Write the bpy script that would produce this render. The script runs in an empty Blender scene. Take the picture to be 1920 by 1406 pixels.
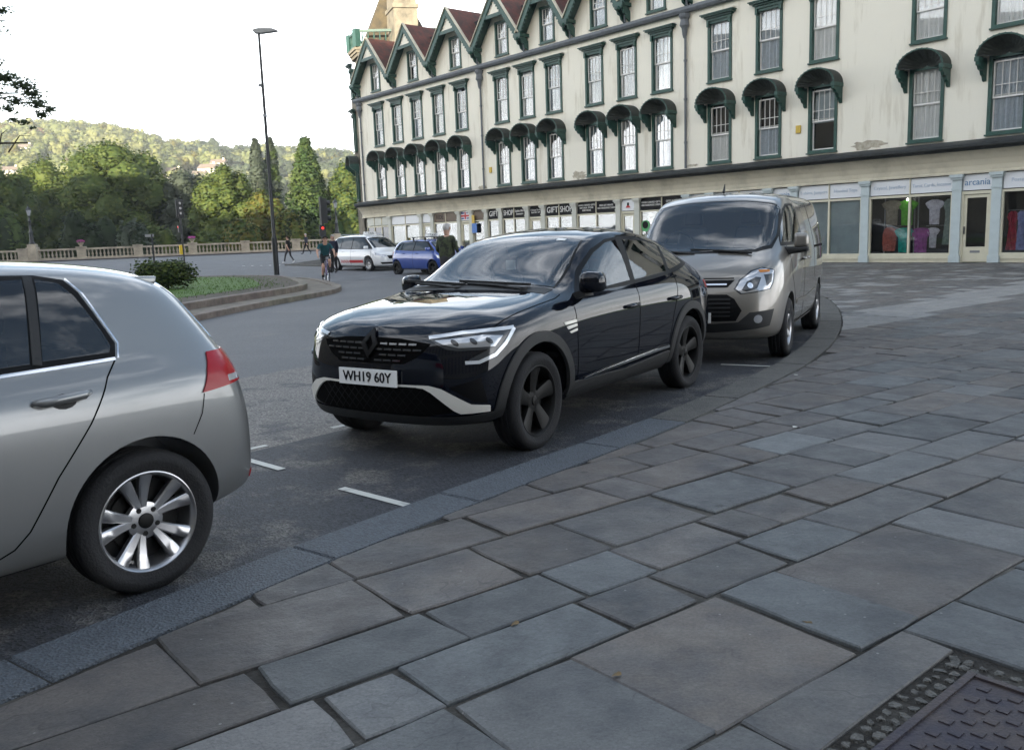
import bpy, bmesh, math, random
from mathutils import Vector, Matrix, Euler
from mathutils.bvhtree import BVHTree
from mathutils.geometry import tessellate_polygon
SC = bpy.context.scene
COL = SC.collection
R = math.radians
random.seed(7)
# ------------------------------------------------------------------ camera
CAM_H = 1.495
def set_camera():
    p, r, f = 0.1564, -0.0341, 1648.1
    F = Vector((0, math.cos(p), -math.sin(p))); U0 = Vector((0, math.sin(p), math.cos(p))); R0 = Vector((1, 0, 0))
    Rv = R0*math.cos(r) + U0*math.sin(r); Uv = U0*math.cos(r) - R0*math.sin(r)
    cd = bpy.data.cameras.new('camera'); co = bpy.data.objects.new('camera', cd); COL.objects.link(co)
    m = Matrix.Identity(4)
    for i in range(3):
        m[i][0] = Rv[i]; m[i][1] = Uv[i]; m[i][2] = -F[i]
    m[2][3] = CAM_H
    co.matrix_world = m
    cd.sensor_width = 36; cd.lens = f/1920*36; cd.clip_start = .05; cd.clip_end = 6000
    SC.camera = co
set_camera()
# ------------------------------------------------------------------ light
SUN_EL, SUN_DIR = R(11), Vector((-.28, -.96, 0)).normalized()      # towards the sun (behind the camera, low)
EXPOSURE = 1.8
w = bpy.data.worlds.new('World'); SC.world = w; w.use_nodes = True
nt = w.node_tree; nt.nodes.clear()
out = nt.nodes.new('ShaderNodeOutputWorld'); bg = nt.nodes.new('ShaderNodeBackground'); sky = nt.nodes.new('ShaderNodeTexSky')
sky.sky_type = 'NISHITA'; sky.sun_disc = False; sky.sun_elevation = SUN_EL
sky.sun_rotation = math.atan2(SUN_DIR.x, SUN_DIR.y); sky.air_density = 1.0; sky.dust_density = 1.5; sky.ozone_density = 1.0
tc = nt.nodes.new('ShaderNodeTexCoord'); mp = nt.nodes.new('ShaderNodeMapping'); mp.inputs['Scale'].default_value = (1, 1, 2.6)
nz = nt.nodes.new('ShaderNodeTexNoise'); nz.inputs['Scale'].default_value = 2.1; nz.inputs['Detail'].default_value = 7; nz.inputs['Roughness'].default_value = .58
rp = nt.nodes.new('ShaderNodeValToRGB'); rp.color_ramp.elements[0].position = .50; rp.color_ramp.elements[1].position = .78
mx = nt.nodes.new('ShaderNodeMix'); mx.data_type = 'RGBA'
mx.inputs[7].default_value = (13.0, 13.3, 13.8, 1)
nt.links.new(tc.outputs['Generated'], mp.inputs['Vector']); nt.links.new(mp.outputs[0], nz.inputs['Vector']); 
sx = nt.nodes.new('ShaderNodeSeparateXYZ'); nt.links.new(tc.outputs['Generated'], sx.inputs[0])
hz = nt.nodes.new('ShaderNodeMapRange'); hz.inputs[1].default_value = 0; hz.inputs[2].default_value = .5; hz.inputs[3].default_value = .26; hz.inputs[4].default_value = 0     # cloud thickens towards the horizon
nt.links.new(sx.outputs['Z'], hz.inputs[0]); ad = nt.nodes.new('ShaderNodeMath'); ad.operation = 'ADD'
nt.links.new(nz.outputs['Fac'], ad.inputs[0]); nt.links.new(hz.outputs[0], ad.inputs[1]); nt.links.new(ad.outputs[0], rp.inputs[0])
nt.links.new(rp.outputs['Color'], mx.inputs[0]); nt.links.new(sky.outputs[0], mx.inputs[6])
nt.links.new(mx.outputs[2], bg.inputs['Color']); bg.inputs['Strength'].default_value = .12
nt.links.new(bg.outputs[0], out.inputs[0])
sl = bpy.data.lights.new('sun', 'SUN'); so = bpy.data.objects.new('sun', sl); COL.objects.link(so)
sl.energy = 5.0; sl.angle = R(.53); sl.color = (1, .90, .70)
sd = Vector((SUN_DIR.x*math.cos(SUN_EL), SUN_DIR.y*math.cos(SUN_EL), math.sin(SUN_EL)))
so.rotation_euler = sd.to_track_quat('Z', 'Y').to_euler()
SC.view_settings.view_transform = 'Standard'; SC.view_settings.look = 'None'; SC.view_settings.exposure = EXPOSURE; SC.view_settings.gamma = 1
SC.view_settings.use_curve_mapping = False
# ------------------------------------------------------------------ materials
M = {}
def mat(name, col, rough=.6, metal=0, var=0, scale=4, bump=0, bscale=40, rnd=0, coat=0, spec=.5, col2=None, lo=.35, hi=.65, emit=0, detail=6, trans=0, alpha=1, ior=1.45, stretch=None):
    m = bpy.data.materials.new(name); m.use_nodes = True; t = m.node_tree; b = t.nodes['Principled BSDF']
    b.inputs['Roughness'].default_value = rough; b.inputs['Metallic'].default_value = metal
    b.inputs['Coat Weight'].default_value = coat; b.inputs['Coat Roughness'].default_value = .03
    b.inputs['Specular IOR Level'].default_value = spec; b.inputs['IOR'].default_value = ior
    b.inputs['Transmission Weight'].default_value = trans; b.inputs['Alpha'].default_value = alpha
    c = (*col, 1); b.inputs['Base Color'].default_value = c
    L = t.links.new; N = t.nodes.new
    src = None
    if var or col2:
        tcn = N('ShaderNodeTexCoord'); n = N('ShaderNodeTexNoise'); n.inputs['Scale'].default_value = scale; n.inputs['Detail'].default_value = detail; n.inputs['Roughness'].default_value = .65
        if stretch:
            mpg = N('ShaderNodeMapping'); mpg.inputs['Scale'].default_value = stretch; L(tcn.outputs['Object'], mpg.inputs['Vector']); L(mpg.outputs[0], n.inputs['Vector'])
        else: L(tcn.outputs['Object'], n.inputs['Vector'])
        rmp = N('ShaderNodeMapRange'); rmp.inputs[1].default_value = lo; rmp.inputs[2].default_value = hi
        L(n.outputs['Fac'], rmp.inputs[0])
        x = N('ShaderNodeMix'); x.data_type = 'RGBA'; L(rmp.outputs[0], x.inputs[0])
        c2 = col2 or tuple(max(0, v*(1-var)) for v in col)
        x.inputs[6].default_value = (*c2, 1); x.inputs[7].default_value = c
        src = x.outputs[2]
    if rnd:
        oi = N('ShaderNodeObjectInfo'); hs = N('ShaderNodeHueSaturation'); mr = N('ShaderNodeMapRange')
        mr.inputs[3].default_value = 1-rnd; mr.inputs[4].default_value = 1+rnd; L(oi.outputs['Random'], mr.inputs[0]); L(mr.outputs[0], hs.inputs['Value'])
        m2 = N('ShaderNodeMath'); m2.operation = 'MULTIPLY'; m2.inputs[1].default_value = 7.31; L(oi.outputs['Random'], m2.inputs[0])
        m3 = N('ShaderNodeMath'); m3.operation = 'FRACT'; L(m2.outputs[0], m3.inputs[0])
        mh = N('ShaderNodeMapRange'); mh.inputs[3].default_value = .5-rnd*.18; mh.inputs[4].default_value = .5+rnd*.18; L(m3.outputs[0], mh.inputs[0]); L(mh.outputs[0], hs.inputs['Hue'])
        if src: L(src, hs.inputs['Color'])
        else: hs.inputs['Color'].default_value = c
        src = hs.outputs[0]
    if src: L(src, b.inputs['Base Color'])
    if bump:
        tcn = N('ShaderNodeTexCoord'); n2 = N('ShaderNodeTexNoise'); n2.inputs['Scale'].default_value = bscale; n2.inputs['Detail'].default_value = 5
        L(tcn.outputs['Object'], n2.inputs['Vector']); bp = N('ShaderNodeBump'); bp.inputs['Strength'].default_value = bump; bp.inputs['Distance'].default_value = .02
        L(n2.outputs['Fac'], bp.inputs['Height']); L(bp.outputs[0], b.inputs['Normal'])
    if emit:
        b.inputs['Emission Color'].default_value = c; b.inputs['Emission Strength'].default_value = emit
    M[name] = m
    return m
mat('white_paint', (.74, .73, .70), .45, var=.08)
mat('cream_render', (.74, .71, .61), .85, col2=(.56, .52, .42), scale=1.3, bump=.25, bscale=60, lo=.30, hi=.46, stretch=(1.6, 1, .22))
mat('cream_cove', (.55, .51, .40), .8, var=.30, scale=1.1, bump=.2, bscale=30, lo=.3, hi=.55)
mat('green_trim', (.022, .075, .058), .45, var=.35, scale=6)
mat('black_ledge', (.022, .026, .027), .7, var=.5, scale=5, bump=.5, bscale=25)
mat('shell_dark', (.035, .042, .035), .75, var=.5, scale=7, bump=.4, bscale=40)
mat('red_tile', (.125, .04, .028), .8, col2=(.05, .03, .024), scale=2.5, bump=.8, bscale=22)
mat('slate_mossy', (.085, .065, .035), .85, col2=(.035, .03, .022), scale=1.6, bump=.8, bscale=18)
mat('bath_stone', (.21, .185, .14), .85, col2=(.085, .075, .06), scale=1.3, bump=.5, bscale=18, lo=.3, hi=.6)
mat('lead_grey', (.13, .145, .16), .6, var=.3, scale=4)
mat('pilaster_blue', (.47, .54, .55), .5, var=.12, scale=3)
mat('sign_white', (.66, .68, .70), .4)
mat('sign_black', (.006, .006, .007), .6, spec=.2)
mat('sign_blue_text', (.10, .22, .38), .5)
mat('sign_pale_text', (.42, .50, .60), .5)
mat('glass_window', (.05, .06, .075), .04, spec=.8)
def thin_glass(name, tint, base=.03, gain=1.0):
    """clear pane: see-through, mirrors more at grazing angles"""
    m = bpy.data.materials.new(name); m.use_nodes = True; t = m.node_tree; t.nodes.clear(); N = t.nodes.new; L = t.links.new
    o = N('ShaderNodeOutputMaterial'); mxs = N('ShaderNodeMixShader'); tr = N('ShaderNodeBsdfTransparent'); gl = N('ShaderNodeBsdfGlossy'); fr = N('ShaderNodeFresnel'); ma = N('ShaderNodeMath')
    tr.inputs[0].default_value = (*tint, 1); gl.inputs['Roughness'].default_value = .015; fr.inputs[0].default_value = 1.5
    ma.operation = 'MULTIPLY_ADD'; ma.inputs[1].default_value = gain; ma.inputs[2].default_value = base; ma.use_clamp = True
    L(fr.outputs[0], ma.inputs[0]); L(ma.outputs[0], mxs.inputs[0]); L(tr.outputs[0], mxs.inputs[1]); L(gl.outputs[0], mxs.inputs[2]); L(mxs.outputs[0], o.inputs[0]); M[name] = m; return m
thin_glass('glass_shop', (.88, .90, .90), .04, .8); thin_glass('glass_clear', (.95, .96, .96), .03, .8)
mat('curtain', (.86, .86, .85), .9, var=.10, scale=3)
mat('curtain_grey', (.55, .60, .66), .9, var=.2, scale=6)
mat('blind_grey', (.48, .55, .58), .8, var=.15, scale=2)
mat('interior_dark', (.03, .03, .033), .9)
mat('interior_mid', (.10, .085, .07), .9)
mat('asphalt', (.105, .108, .112), .85, col2=(.072, .074, .078), scale=.7, bump=.9, bscale=160)
mat('asphalt_bay', (.058, .056, .054), .75, col2=(.022, .023, .026), scale=1.4, bump=1.0, bscale=130, lo=.50, hi=.68, detail=10)
mat('line_paint', (.50, .50, .46), .7, col2=(.12, .12, .12), scale=9, lo=.2, hi=.45)
mat('flagstone', (.082, .088, .092), .62, col2=(.056, .059, .062), scale=2.2, bump=.55, bscale=9, rnd=.26, detail=9)
mat('pale_stone', (.14, .143, .143), .75, col2=(.10, .103, .105), scale=3, bump=.4, bscale=20, rnd=.15)
mat('dark_stone', (.045, .044, .046), .6, col2=(.075, .073, .072), scale=1.5, bump=.5, bscale=14, rnd=.3)
mat('kerb_granite', (.055, .065, .075), .7, col2=(.042, .05, .058), scale=60, bump=.35, bscale=120, rnd=.12)
mat('kerb_old', (.055, .054, .05), .75, col2=(.05, .05, .047), scale=14, bump=.4, bscale=50, rnd=.15)
mat('joint_dirt', (.020, .018, .015), .95, col2=(.085, .08, .07), scale=1.1, bump=.8, bscale=60, lo=.38, hi=.56)
mat('mortar', (.13, .125, .115), .95, col2=(.05, .048, .044), scale=9, bump=.8, bscale=70)
def stone(name, c1, c2, c3, rough=.6, riven=1.0, rnd=.2, spots=True):
    """riven paving stone: each piece its own tint, layered relief, grain, stains and flecks"""
    m = bpy.data.materials.new(name); m.use_nodes = True; t = m.node_tree; b = t.nodes['Principled BSDF']; N = t.nodes.new; L = t.links.new
    ge = N('ShaderNodeNewGeometry'); oi = N('ShaderNodeObjectInfo')
    def noise(scale, det=6, ro=.6, vec=None):
        n = N('ShaderNodeTexNoise'); n.inputs['Scale'].default_value = scale; n.inputs['Detail'].default_value = det; n.inputs['Roughness'].default_value = ro; L(vec or pos, n.inputs['Vector']); return n.outputs['Fac']
    def rng_(src, lo, hi, a=0, z=1):
        r_ = N('ShaderNodeMapRange'); r_.inputs[1].default_value = lo; r_.inputs[2].default_value = hi; r_.inputs[3].default_value = a; r_.inputs[4].default_value = z; L(src, r_.inputs[0]); return r_.outputs[0]
    def mix(f, a_, b_, mode='MIX'):
        x = N('ShaderNodeMix'); x.data_type = 'RGBA'; x.blend_type = mode
        for s, i in ((f, 0), (a_, 6), (b_, 7)):
            if isinstance(s, tuple): x.inputs[i].default_value = (*s, 1)
            elif isinstance(s, (int, float)): x.inputs[i].default_value = s
            else: L(s, x.inputs[i])
        return x.outputs[2]
    sc = N('ShaderNodeVectorMath'); sc.operation = 'MULTIPLY_ADD'; L(oi.outputs['Random'], sc.inputs[0]); sc.inputs[1].default_value = (37, 53, 11); L(ge.outputs['Position'], sc.inputs[2]); pos = sc.outputs[0]
    h = N('ShaderNodeMath'); h.operation = 'MULTIPLY'; h.inputs[1].default_value = 7.13; L(oi.outputs['Random'], h.inputs[0]); fr = N('ShaderNodeMath'); fr.operation = 'FRACT'; L(h.outputs[0], fr.inputs[0])
    base = mix(rng_(fr.outputs[0], .15, .85), c1, c2); base = mix(rng_(noise(2.3, 8, .68), .44, .66), base, c3)
    grain = rng_(noise(85, 4, .7), .3, .7, .72, 1.28); val = N('ShaderNodeMath'); val.operation = 'MULTIPLY'; L(rng_(oi.outputs['Random'], 0, 1, 1-rnd, 1+rnd), val.inputs[0]); L(grain, val.inputs[1])
    vm = N('ShaderNodeVectorMath'); vm.operation = 'SCALE'; L(base, vm.inputs[0]); L(val.outputs[0], vm.inputs['Scale']); col = vm.outputs[0]
    if spots:
        vo = N('ShaderNodeTexVoronoi'); vo.inputs['Scale'].default_value = 3.2; L(pos, vo.inputs['Vector']); col = mix(rng_(vo.outputs['Distance'], .085, .055, 0, .8), col, tuple(x*.35 for x in c1))
        v2 = N('ShaderNodeTexVoronoi'); v2.inputs['Scale'].default_value = 9.0; L(pos, v2.inputs['Vector']); col = mix(rng_(v2.outputs['Distance'], .05, .035, 0, .5), col, (.30, .30, .29))
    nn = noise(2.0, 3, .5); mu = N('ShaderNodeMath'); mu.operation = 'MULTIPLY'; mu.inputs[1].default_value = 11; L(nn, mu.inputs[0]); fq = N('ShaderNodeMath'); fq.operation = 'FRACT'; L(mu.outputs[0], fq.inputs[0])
    ml = N('ShaderNodeMath'); ml.operation = 'MULTIPLY'; L(rng_(fq.outputs[0], .10, .02, 0, 1), ml.inputs[0]); L(rng_(noise(1.6, 4), .50, .60, 0, .55*min(1, riven)), ml.inputs[1]); col = mix(ml.outputs[0], col, tuple(x*.3 for x in c1))      # thin shadow and dirt along split layer edges, painted into the colour
    L(col, b.inputs['Base Color']); L(rng_(noise(6, 5), .3, .7, rough-.12, rough+.15), b.inputs['Roughness'])
    n1 = noise(3.2, 5, .55); ter = N('ShaderNodeMath'); ter.operation = 'SNAP'; ter.inputs[1].default_value = .07; L(n1, ter.inputs[0])
    ad1 = N('ShaderNodeMath'); ad1.operation = 'MULTIPLY_ADD'; ad1.inputs[1].default_value = .55*riven; L(ter.outputs[0], ad1.inputs[0]); L(rng_(noise(26, 6, .65), 0, 1, 0, .22), ad1.inputs[2])
    bp = N('ShaderNodeBump'); bp.inputs['Strength'].default_value = 1.0; bp.inputs['Distance'].default_value = .035; L(ad1.outputs[0], bp.inputs['Height']); L(bp.outputs[0], b.inputs['Normal']); M[name] = m; return m
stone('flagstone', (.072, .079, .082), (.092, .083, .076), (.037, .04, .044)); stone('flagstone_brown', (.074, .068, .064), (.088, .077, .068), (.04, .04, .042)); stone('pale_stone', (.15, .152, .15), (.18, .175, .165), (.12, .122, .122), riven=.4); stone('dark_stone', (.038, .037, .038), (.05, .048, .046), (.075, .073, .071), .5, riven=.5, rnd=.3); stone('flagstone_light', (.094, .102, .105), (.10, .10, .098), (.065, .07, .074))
def tarmac(name, c1, c2, patch, lo, hi, scale=.8, agg=.5):
    """asphalt with visible aggregate, worn and patched areas"""
    m = bpy.data.materials.new(name); m.use_nodes = True; t = m.node_tree; b = t.nodes['Principled BSDF']; N = t.nodes.new; L = t.links.new; ge = N('ShaderNodeNewGeometry'); pos = ge.outputs['Position']
    def noise(s, d=6, ro=.6):
        n = N('ShaderNodeTexNoise'); n.inputs['Scale'].default_value = s; n.inputs['Detail'].default_value = d; n.inputs['Roughness'].default_value = ro; L(pos, n.inputs['Vector']); return n.outputs['Fac']
    def rng_(src, lo_, hi_, a=0, z=1):
        r_ = N('ShaderNodeMapRange'); r_.inputs[1].default_value = lo_; r_.inputs[2].default_value = hi_; r_.inputs[3].default_value = a; r_.inputs[4].default_value = z; L(src, r_.inputs[0]); return r_.outputs[0]
    def mix(f, a_, b_):
        x = N('ShaderNodeMix'); x.data_type = 'RGBA'
        for s, i in ((f, 0), (a_, 6), (b_, 7)):
            if isinstance(s, tuple): x.inputs[i].default_value = (*s, 1)
            else: L(s, x.inputs[i])
        return x.outputs[2]
    col = mix(rng_(noise(.35, 4), .35, .65), c1, c2); col = mix(rng_(noise(scale, 12, .72), lo, hi), col, patch)
    vo = N('ShaderNodeTexVoronoi'); vo.inputs['Scale'].default_value = 95; L(pos, vo.inputs['Vector']); sep = N('ShaderNodeSeparateColor'); L(vo.outputs['Color'], sep.inputs[0])
    vm = N('ShaderNodeVectorMath'); vm.operation = 'SCALE'; L(col, vm.inputs[0]); L(rng_(sep.outputs[0], 0, 1, 1-agg, 1+agg), vm.inputs['Scale']); L(vm.outputs[0], b.inputs['Base Color']); b.inputs['Roughness'].default_value = .72
    bp = N('ShaderNodeBump'); bp.inputs['Strength'].default_value = .9; bp.inputs['Distance'].default_value = .008; L(vo.outputs['Distance'], bp.inputs['Height']); L(bp.outputs[0], b.inputs['Normal']); M[name] = m; return m
tarmac('asphalt', (.115, .116, .118), (.092, .094, .098), (.15, .142, .13), .56, .66, .45, .35); tarmac('asphalt_bay', (.026, .029, .036), (.032, .034, .04), (.105, .098, .09), .50, .62, 1.5, .75); tarmac('asphalt_coarse', (.165, .152, .136), (.13, .122, .112), (.06, .06, .062), .53, .62, 1.9, .75); tarmac('kerb_granite', (.066, .077, .09), (.06, .07, .083), (.048, .056, .066), .5, .7, 6, .25)
tarmac('kerb_old', (.082, .079, .07), (.07, .068, .062), (.05, .05, .046), .45, .65, 4, .3)
mat('iron_cover', (.032, .03, .045), .5, metal=.5, col2=(.075, .06, .055), scale=5, bump=.3, bscale=60)
mat('grass', (.075, .15, .014), .9, col2=(.04, .08, .012), scale=3)
mat('soil', (.10, .085, .065), .95, col2=(.065, .055, .042), scale=3, bump=.6, bscale=40)
mat('metal_black', (.014, .016, .018), .4)
mat('metal_grey', (.22, .23, .24), .45, metal=.4)
mat('bark', (.05, .042, .033), .9, bump=.6, bscale=20)
def leafmat(name, c, var=.45):
    """leaf: diffuse with some light passing through"""
    m = mat(name, c, .6, var=var, scale=.35); t = m.node_tree; b = t.nodes['Principled BSDF']; b.inputs['Specular IOR Level'].default_value = .2
    tr = t.nodes.new('ShaderNodeBsdfTranslucent'); mx_ = t.nodes.new('ShaderNodeMixShader'); mx_.inputs[0].default_value = .38; o = t.nodes['Material Output']
    src = b.inputs['Base Color'].links[0].from_socket; t.links.new(src, tr.inputs['Color']); t.links.new(b.outputs[0], mx_.inputs[1]); t.links.new(tr.outputs[0], mx_.inputs[2]); t.links.new(mx_.outputs[0], o.inputs['Surface'])
    return m
# ------------------------------------------------------------------ mesh helpers
class MB:
    """collects shapes into one mesh"""
    def __init__(s): s.v = []; s.f = []; s.m = []; s.cur = 0
    def add(s, vs, fs, mi=None):
        o = len(s.v); s.v += [tuple(p) for p in vs]
        for f in fs: s.f.append([i+o for i in f]); s.m.append(s.cur if mi is None else mi)
    def box(s, x0, x1, y0, y1, z0, z1, mi=None):
        v = [(x0, y0, z0), (x1, y0, z0), (x1, y1, z0), (x0, y1, z0), (x0, y0, z1), (x1, y0, z1), (x1, y1, z1), (x0, y1, z1)]
        s.add(v, [(0, 3, 2, 1), (4, 5, 6, 7), (0, 1, 5, 4), (1, 2, 6, 5), (2, 3, 7, 6), (3, 0, 4, 7)], mi)
    def obox(s, c, ax, ay, az, mi=None):
        c = Vector(c); v = []
        for k in (-1, 1):
            for (i, j) in ((-1, -1), (1, -1), (1, 1), (-1, 1)): v.append(c + ax*i + ay*j + az*k)
        s.add(v, [(0, 3, 2, 1), (4, 5, 6, 7), (0, 1, 5, 4), (1, 2, 6, 5), (2, 3, 7, 6), (3, 0, 4, 7)], mi)
    def bar(s, a, b, w, h, mi=None, up=(0, 0, 1)):
        a = Vector(a); b = Vector(b); d = (b-a); L = d.length; d.normalize(); u = Vector(up)
        if abs(d.dot(u)) > .98: u = Vector((0, 1, 0))
        r_ = d.cross(u).normalized(); u2 = r_.cross(d)
        s.obox((a+b)/2, d*L/2, r_*w/2, u2*h/2, mi)
    def tube(s, pts, rad, n=8, mi=None, cap=True):
        pts = [Vector(p) for p in pts]; rings = []
        rr = rad if isinstance(rad, (list, tuple)) else [rad]*len(pts)
        prev = None
        for i, p in enumerate(pts):
            d = (pts[min(i+1, len(pts)-1)] - pts[max(i-1, 0)]).normalized()
            u = Vector((0, 0, 1)) if abs(d.z) < .9 else Vector((1, 0, 0))
            if prev is not None: u = prev
            a = d.cross(u).normalized(); b2 = a.cross(d).normalized(); prev = b2
            rings.append([p + (a*math.cos(2*math.pi*k/n) + b2*math.sin(2*math.pi*k/n))*rr[i] for k in range(n)])
        vs = [q for r_ in rings for q in r_]; fs = []
        for i in range(len(rings)-1):
            for k in range(n): fs.append((i*n+k, (i+1)*n+k, (i+1)*n+(k+1) % n, i*n+(k+1) % n)[::-1])
        if cap: fs.append(list(range(n))[::-1]); fs.append([(len(rings)-1)*n+k for k in range(n)])
        s.add(vs, fs, mi)
    def lathe(s, prof, n=16, axis='z', c=(0, 0, 0), mi=None, caps=True):
        vs = []; fs = []; c = Vector(c)
        for (r_, h) in prof:
            for k in range(n):
                a = 2*math.pi*k/n
                if axis == 'z': vs.append(c+Vector((r_*math.cos(a), r_*math.sin(a), h)))
                elif axis == 'y': vs.append(c+Vector((r_*math.cos(a), h, r_*math.sin(a))))
                else: vs.append(c+Vector((h, r_*math.cos(a), r_*math.sin(a))))
        for i in range(len(prof)-1):
            for k in range(n): fs.append((i*n+k, i*n+(k+1) % n, (i+1)*n+(k+1) % n, (i+1)*n+k))
        if caps:
            fs.append(list(range(n))[::-1]); fs.append([(len(prof)-1)*n+k for k in range(n)])
        s.add(vs, fs, mi)
    def prism(s, poly, y0, y1, axis='y', mi=None):
        """poly in (x,z) extruded along y (or (x,y) along z, or (y,z) along x)"""
        n = len(poly)
        def P(a, b, t): return (a, t, b) if axis == 'y' else ((a, b, t) if axis == 'z' else (t, a, b))
        vs = [P(a, b, y0) for a, b in poly] + [P(a, b, y1) for a, b in poly]
        fs = [(i, (i+1) % n, n+(i+1) % n, n+i) for i in range(n)]
        tess = tessellate_polygon([[Vector((a, b, 0)) for a, b in poly]])
        for t_ in tess: fs.append(tuple(t_)); fs.append(tuple(n+i for i in reversed(t_)))
        s.add(vs, fs, mi)
    def build(s, name, mats=None, parent=None, smooth=False, fixn=True, **kw):
        me = bpy.data.meshes.new(name); me.from_pydata(s.v, [], s.f)
        if mats is not None:
            for m_ in (mats if isinstance(mats, (list, tuple)) else [mats]): me.materials.append(M[m_] if isinstance(m_, str) else m_)
        for p_, mi in zip(me.polygons, s.m): p_.material_index = mi; p_.use_smooth = bool(smooth)
        if fixn:
            bm = bmesh.new(); bm.from_mesh(me); bmesh.ops.recalc_face_normals(bm, faces=bm.faces); bm.to_mesh(me); bm.free()
        if smooth == 'auto':
            me.set_sharp_from_angle(angle=R(35))
        return link(name, me, parent, **kw)
def link(name, me, parent=None, loc=None, rotz=None, **kw):
    o = bpy.data.objects.new(name, me); COL.objects.link(o)
    if parent is not None: o.parent = parent
    if loc is not None: o.location = loc
    if rotz is not None: o.rotation_euler = (0, 0, rotz)
    for k, v_ in kw.items():
        if v_ is not None: o[k] = v_
    return o
def thing(name, label, cat, loc=(0, 0, 0), rotz=0, group=None):
    return link(name, None, None, loc, rotz, label=label, category=cat, group=group)
def tag(o, label=None, cat=None, group=None, kind=None):
    for k, v_ in (('label', label), ('category', cat), ('group', group), ('kind', kind)):
        if v_ is not None: o[k] = v_
    return o
def box(name, mname, parent, *a, **kw):
    b = MB(); b.box(*a); return b.build(name, mname, parent, **kw)
_txt = {}
def text_mesh(s, size=1, ext=.004, align='CENTER'):
    key = (s, size, ext, align)
    if key in _txt: return _txt[key]
    c = bpy.data.curves.new('lettering', 'FONT'); c.body = s; c.size = size; c.extrude = ext; c.align_x = align; c.align_y = 'CENTER'; c.resolution_u = 3
    o = bpy.data.objects.new('lettering', c); COL.objects.link(o)
    dg = bpy.context.evaluated_depsgraph_get(); dg.update()
    me = bpy.data.meshes.new_from_object(o.evaluated_get(dg)); bpy.data.objects.remove(o); _txt[key] = me
    return me
def lettering(s, size, mname, parent, loc, rot, wscale=1, **kw):
    me = text_mesh(s, size).copy(); me.materials.clear(); me.materials.append(M[mname])
    o = link('lettering', me, parent, loc, **kw); o.rotation_euler = rot; o.scale = (wscale, 1, 1)
    return o
def gz(x, y):
    """ground level: flat near the camera, rising gently towards the bridge"""
    t = max(0., y-32); return .0118*(t-4) if t > 8 else .0118*t*t/16
# ================================================================== ground, road, kerb, paving
def sheet(name, poly, mname, dz, parent=None, step=None, flat=False, **kw):
    vs = [Vector((x, y, 0)) for x, y in poly]
    bm = bmesh.new()
    bv = [bm.verts.new(v) for v in vs]
    for t in tessellate_polygon([vs]):
        try: bm.faces.new([bv[i] for i in t])
        except ValueError: pass
    if step:
        xs = [p[0] for p in poly]; ys = [p[1] for p in poly]
        y = math.ceil(max(min(ys), 30)/step)*step
        while y < max(ys):
            bmesh.ops.bisect_plane(bm, geom=bm.verts[:]+bm.edges[:]+bm.faces[:], plane_co=(0, y, 0), plane_no=(0, 1, 0)); y += step
    for v in bm.verts: v.co.z = (0 if flat else gz(v.co.x, v.co.y))+dz
    bmesh.ops.recalc_face_normals(bm, faces=bm.faces)
    for f in bm.faces:
        if f.normal.z < 0: f.normal_flip()
    me = bpy.data.meshes.new(name); bm.to_mesh(me); bm.free(); me.materials.append(M[mname])
    return link(name, me, parent, **kw)
sheet('ground', [(-1500, -280), (1500, -280), (1500, 1500), (-1500, 1500)], 'grass', -3.2, flat=True, kind='structure')
road = sheet('road', [(-130, -45), (70, -45), (70, 30), (10, 62), (-10, 104), (-20, 104), (-130, 104)], 'asphalt', 0, step=4, kind='structure')
def smooth_path(pts, step=.25):
    """Catmull-Rom through the points"""
    P = [Vector((x, y, 0)) for x, y in pts]; P = [P[0]*2-P[1]] + P + [P[-1]*2-P[-2]]; o = []
    for i in range(1, len(P)-2):
        n = max(1, int((P[i+1]-P[i]).length/step))
        for k in range(n):
            t = k/n; a, b, c, d = P[i-1], P[i], P[i+1], P[i+2]
            o.append(.5*((2*b)+(c-a)*t+(2*a-5*b+4*c-d)*t*t+(3*b-3*c+d-a)*t**3))
    o.append(P[-2]); return o
def offset(path, d):
    o = []
    for i, p in enumerate(path):
        t = (path[min(i+1, len(path)-1)]-path[max(i-1, 0)]).normalized(); o.append(p+Vector((-t.y, t.x, 0))*d)
    return o
KERB_IN = smooth_path([(-6.5, -3.1), (-4, -.2), (-2.7, 1.32), (-1.72, 2.5), (-.98, 3.55), (-.35, 4.36), (.49, 5.38), (1.27, 6.35), (2.02, 7.4), (2.75, 8.47), (3.42, 9.6), (4.28, 11.4), (5.05, 13.35), (5.72, 15.4), (6.25, 17.5), (6.75, 20.5), (6.9, 23.5), (6.45, 26.8), (5.2, 30.2), (2.9, 33.7), (-.9, 38.4), (-9, 48.3), (-13.5, 53.8)])
KERB_OUT = offset(KERB_IN, .30)
def strip(name, path, d0, d1, mname, dz, a=0, b=None, parent=None, **kw):
    pth = path[a:b]; A = offset(pth, d0); B = offset(pth, d1); m = MB()
    vs = []; fs = []
    for p, q in zip(A, B): vs += [(p.x, p.y, gz(p.x, p.y)+dz), (q.x, q.y, gz(q.x, q.y)+dz)]
    for i in range(len(A)-1): fs.append((2*i, 2*i+2, 2*i+3, 2*i+1))
    m.add(vs, fs); o = m.build(name, mname, parent, **kw)
    for p in o.data.polygons:
        if p.normal.z < 0: o.data.flip_normals(); break
    return o
n_bay = next(i for i, p in enumerate(KERB_IN) if p.y > 15)
strip('parking_bay', KERB_IN, .28, 2.42, 'asphalt_bay', .004, 0, n_bay, kind='structure')
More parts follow.
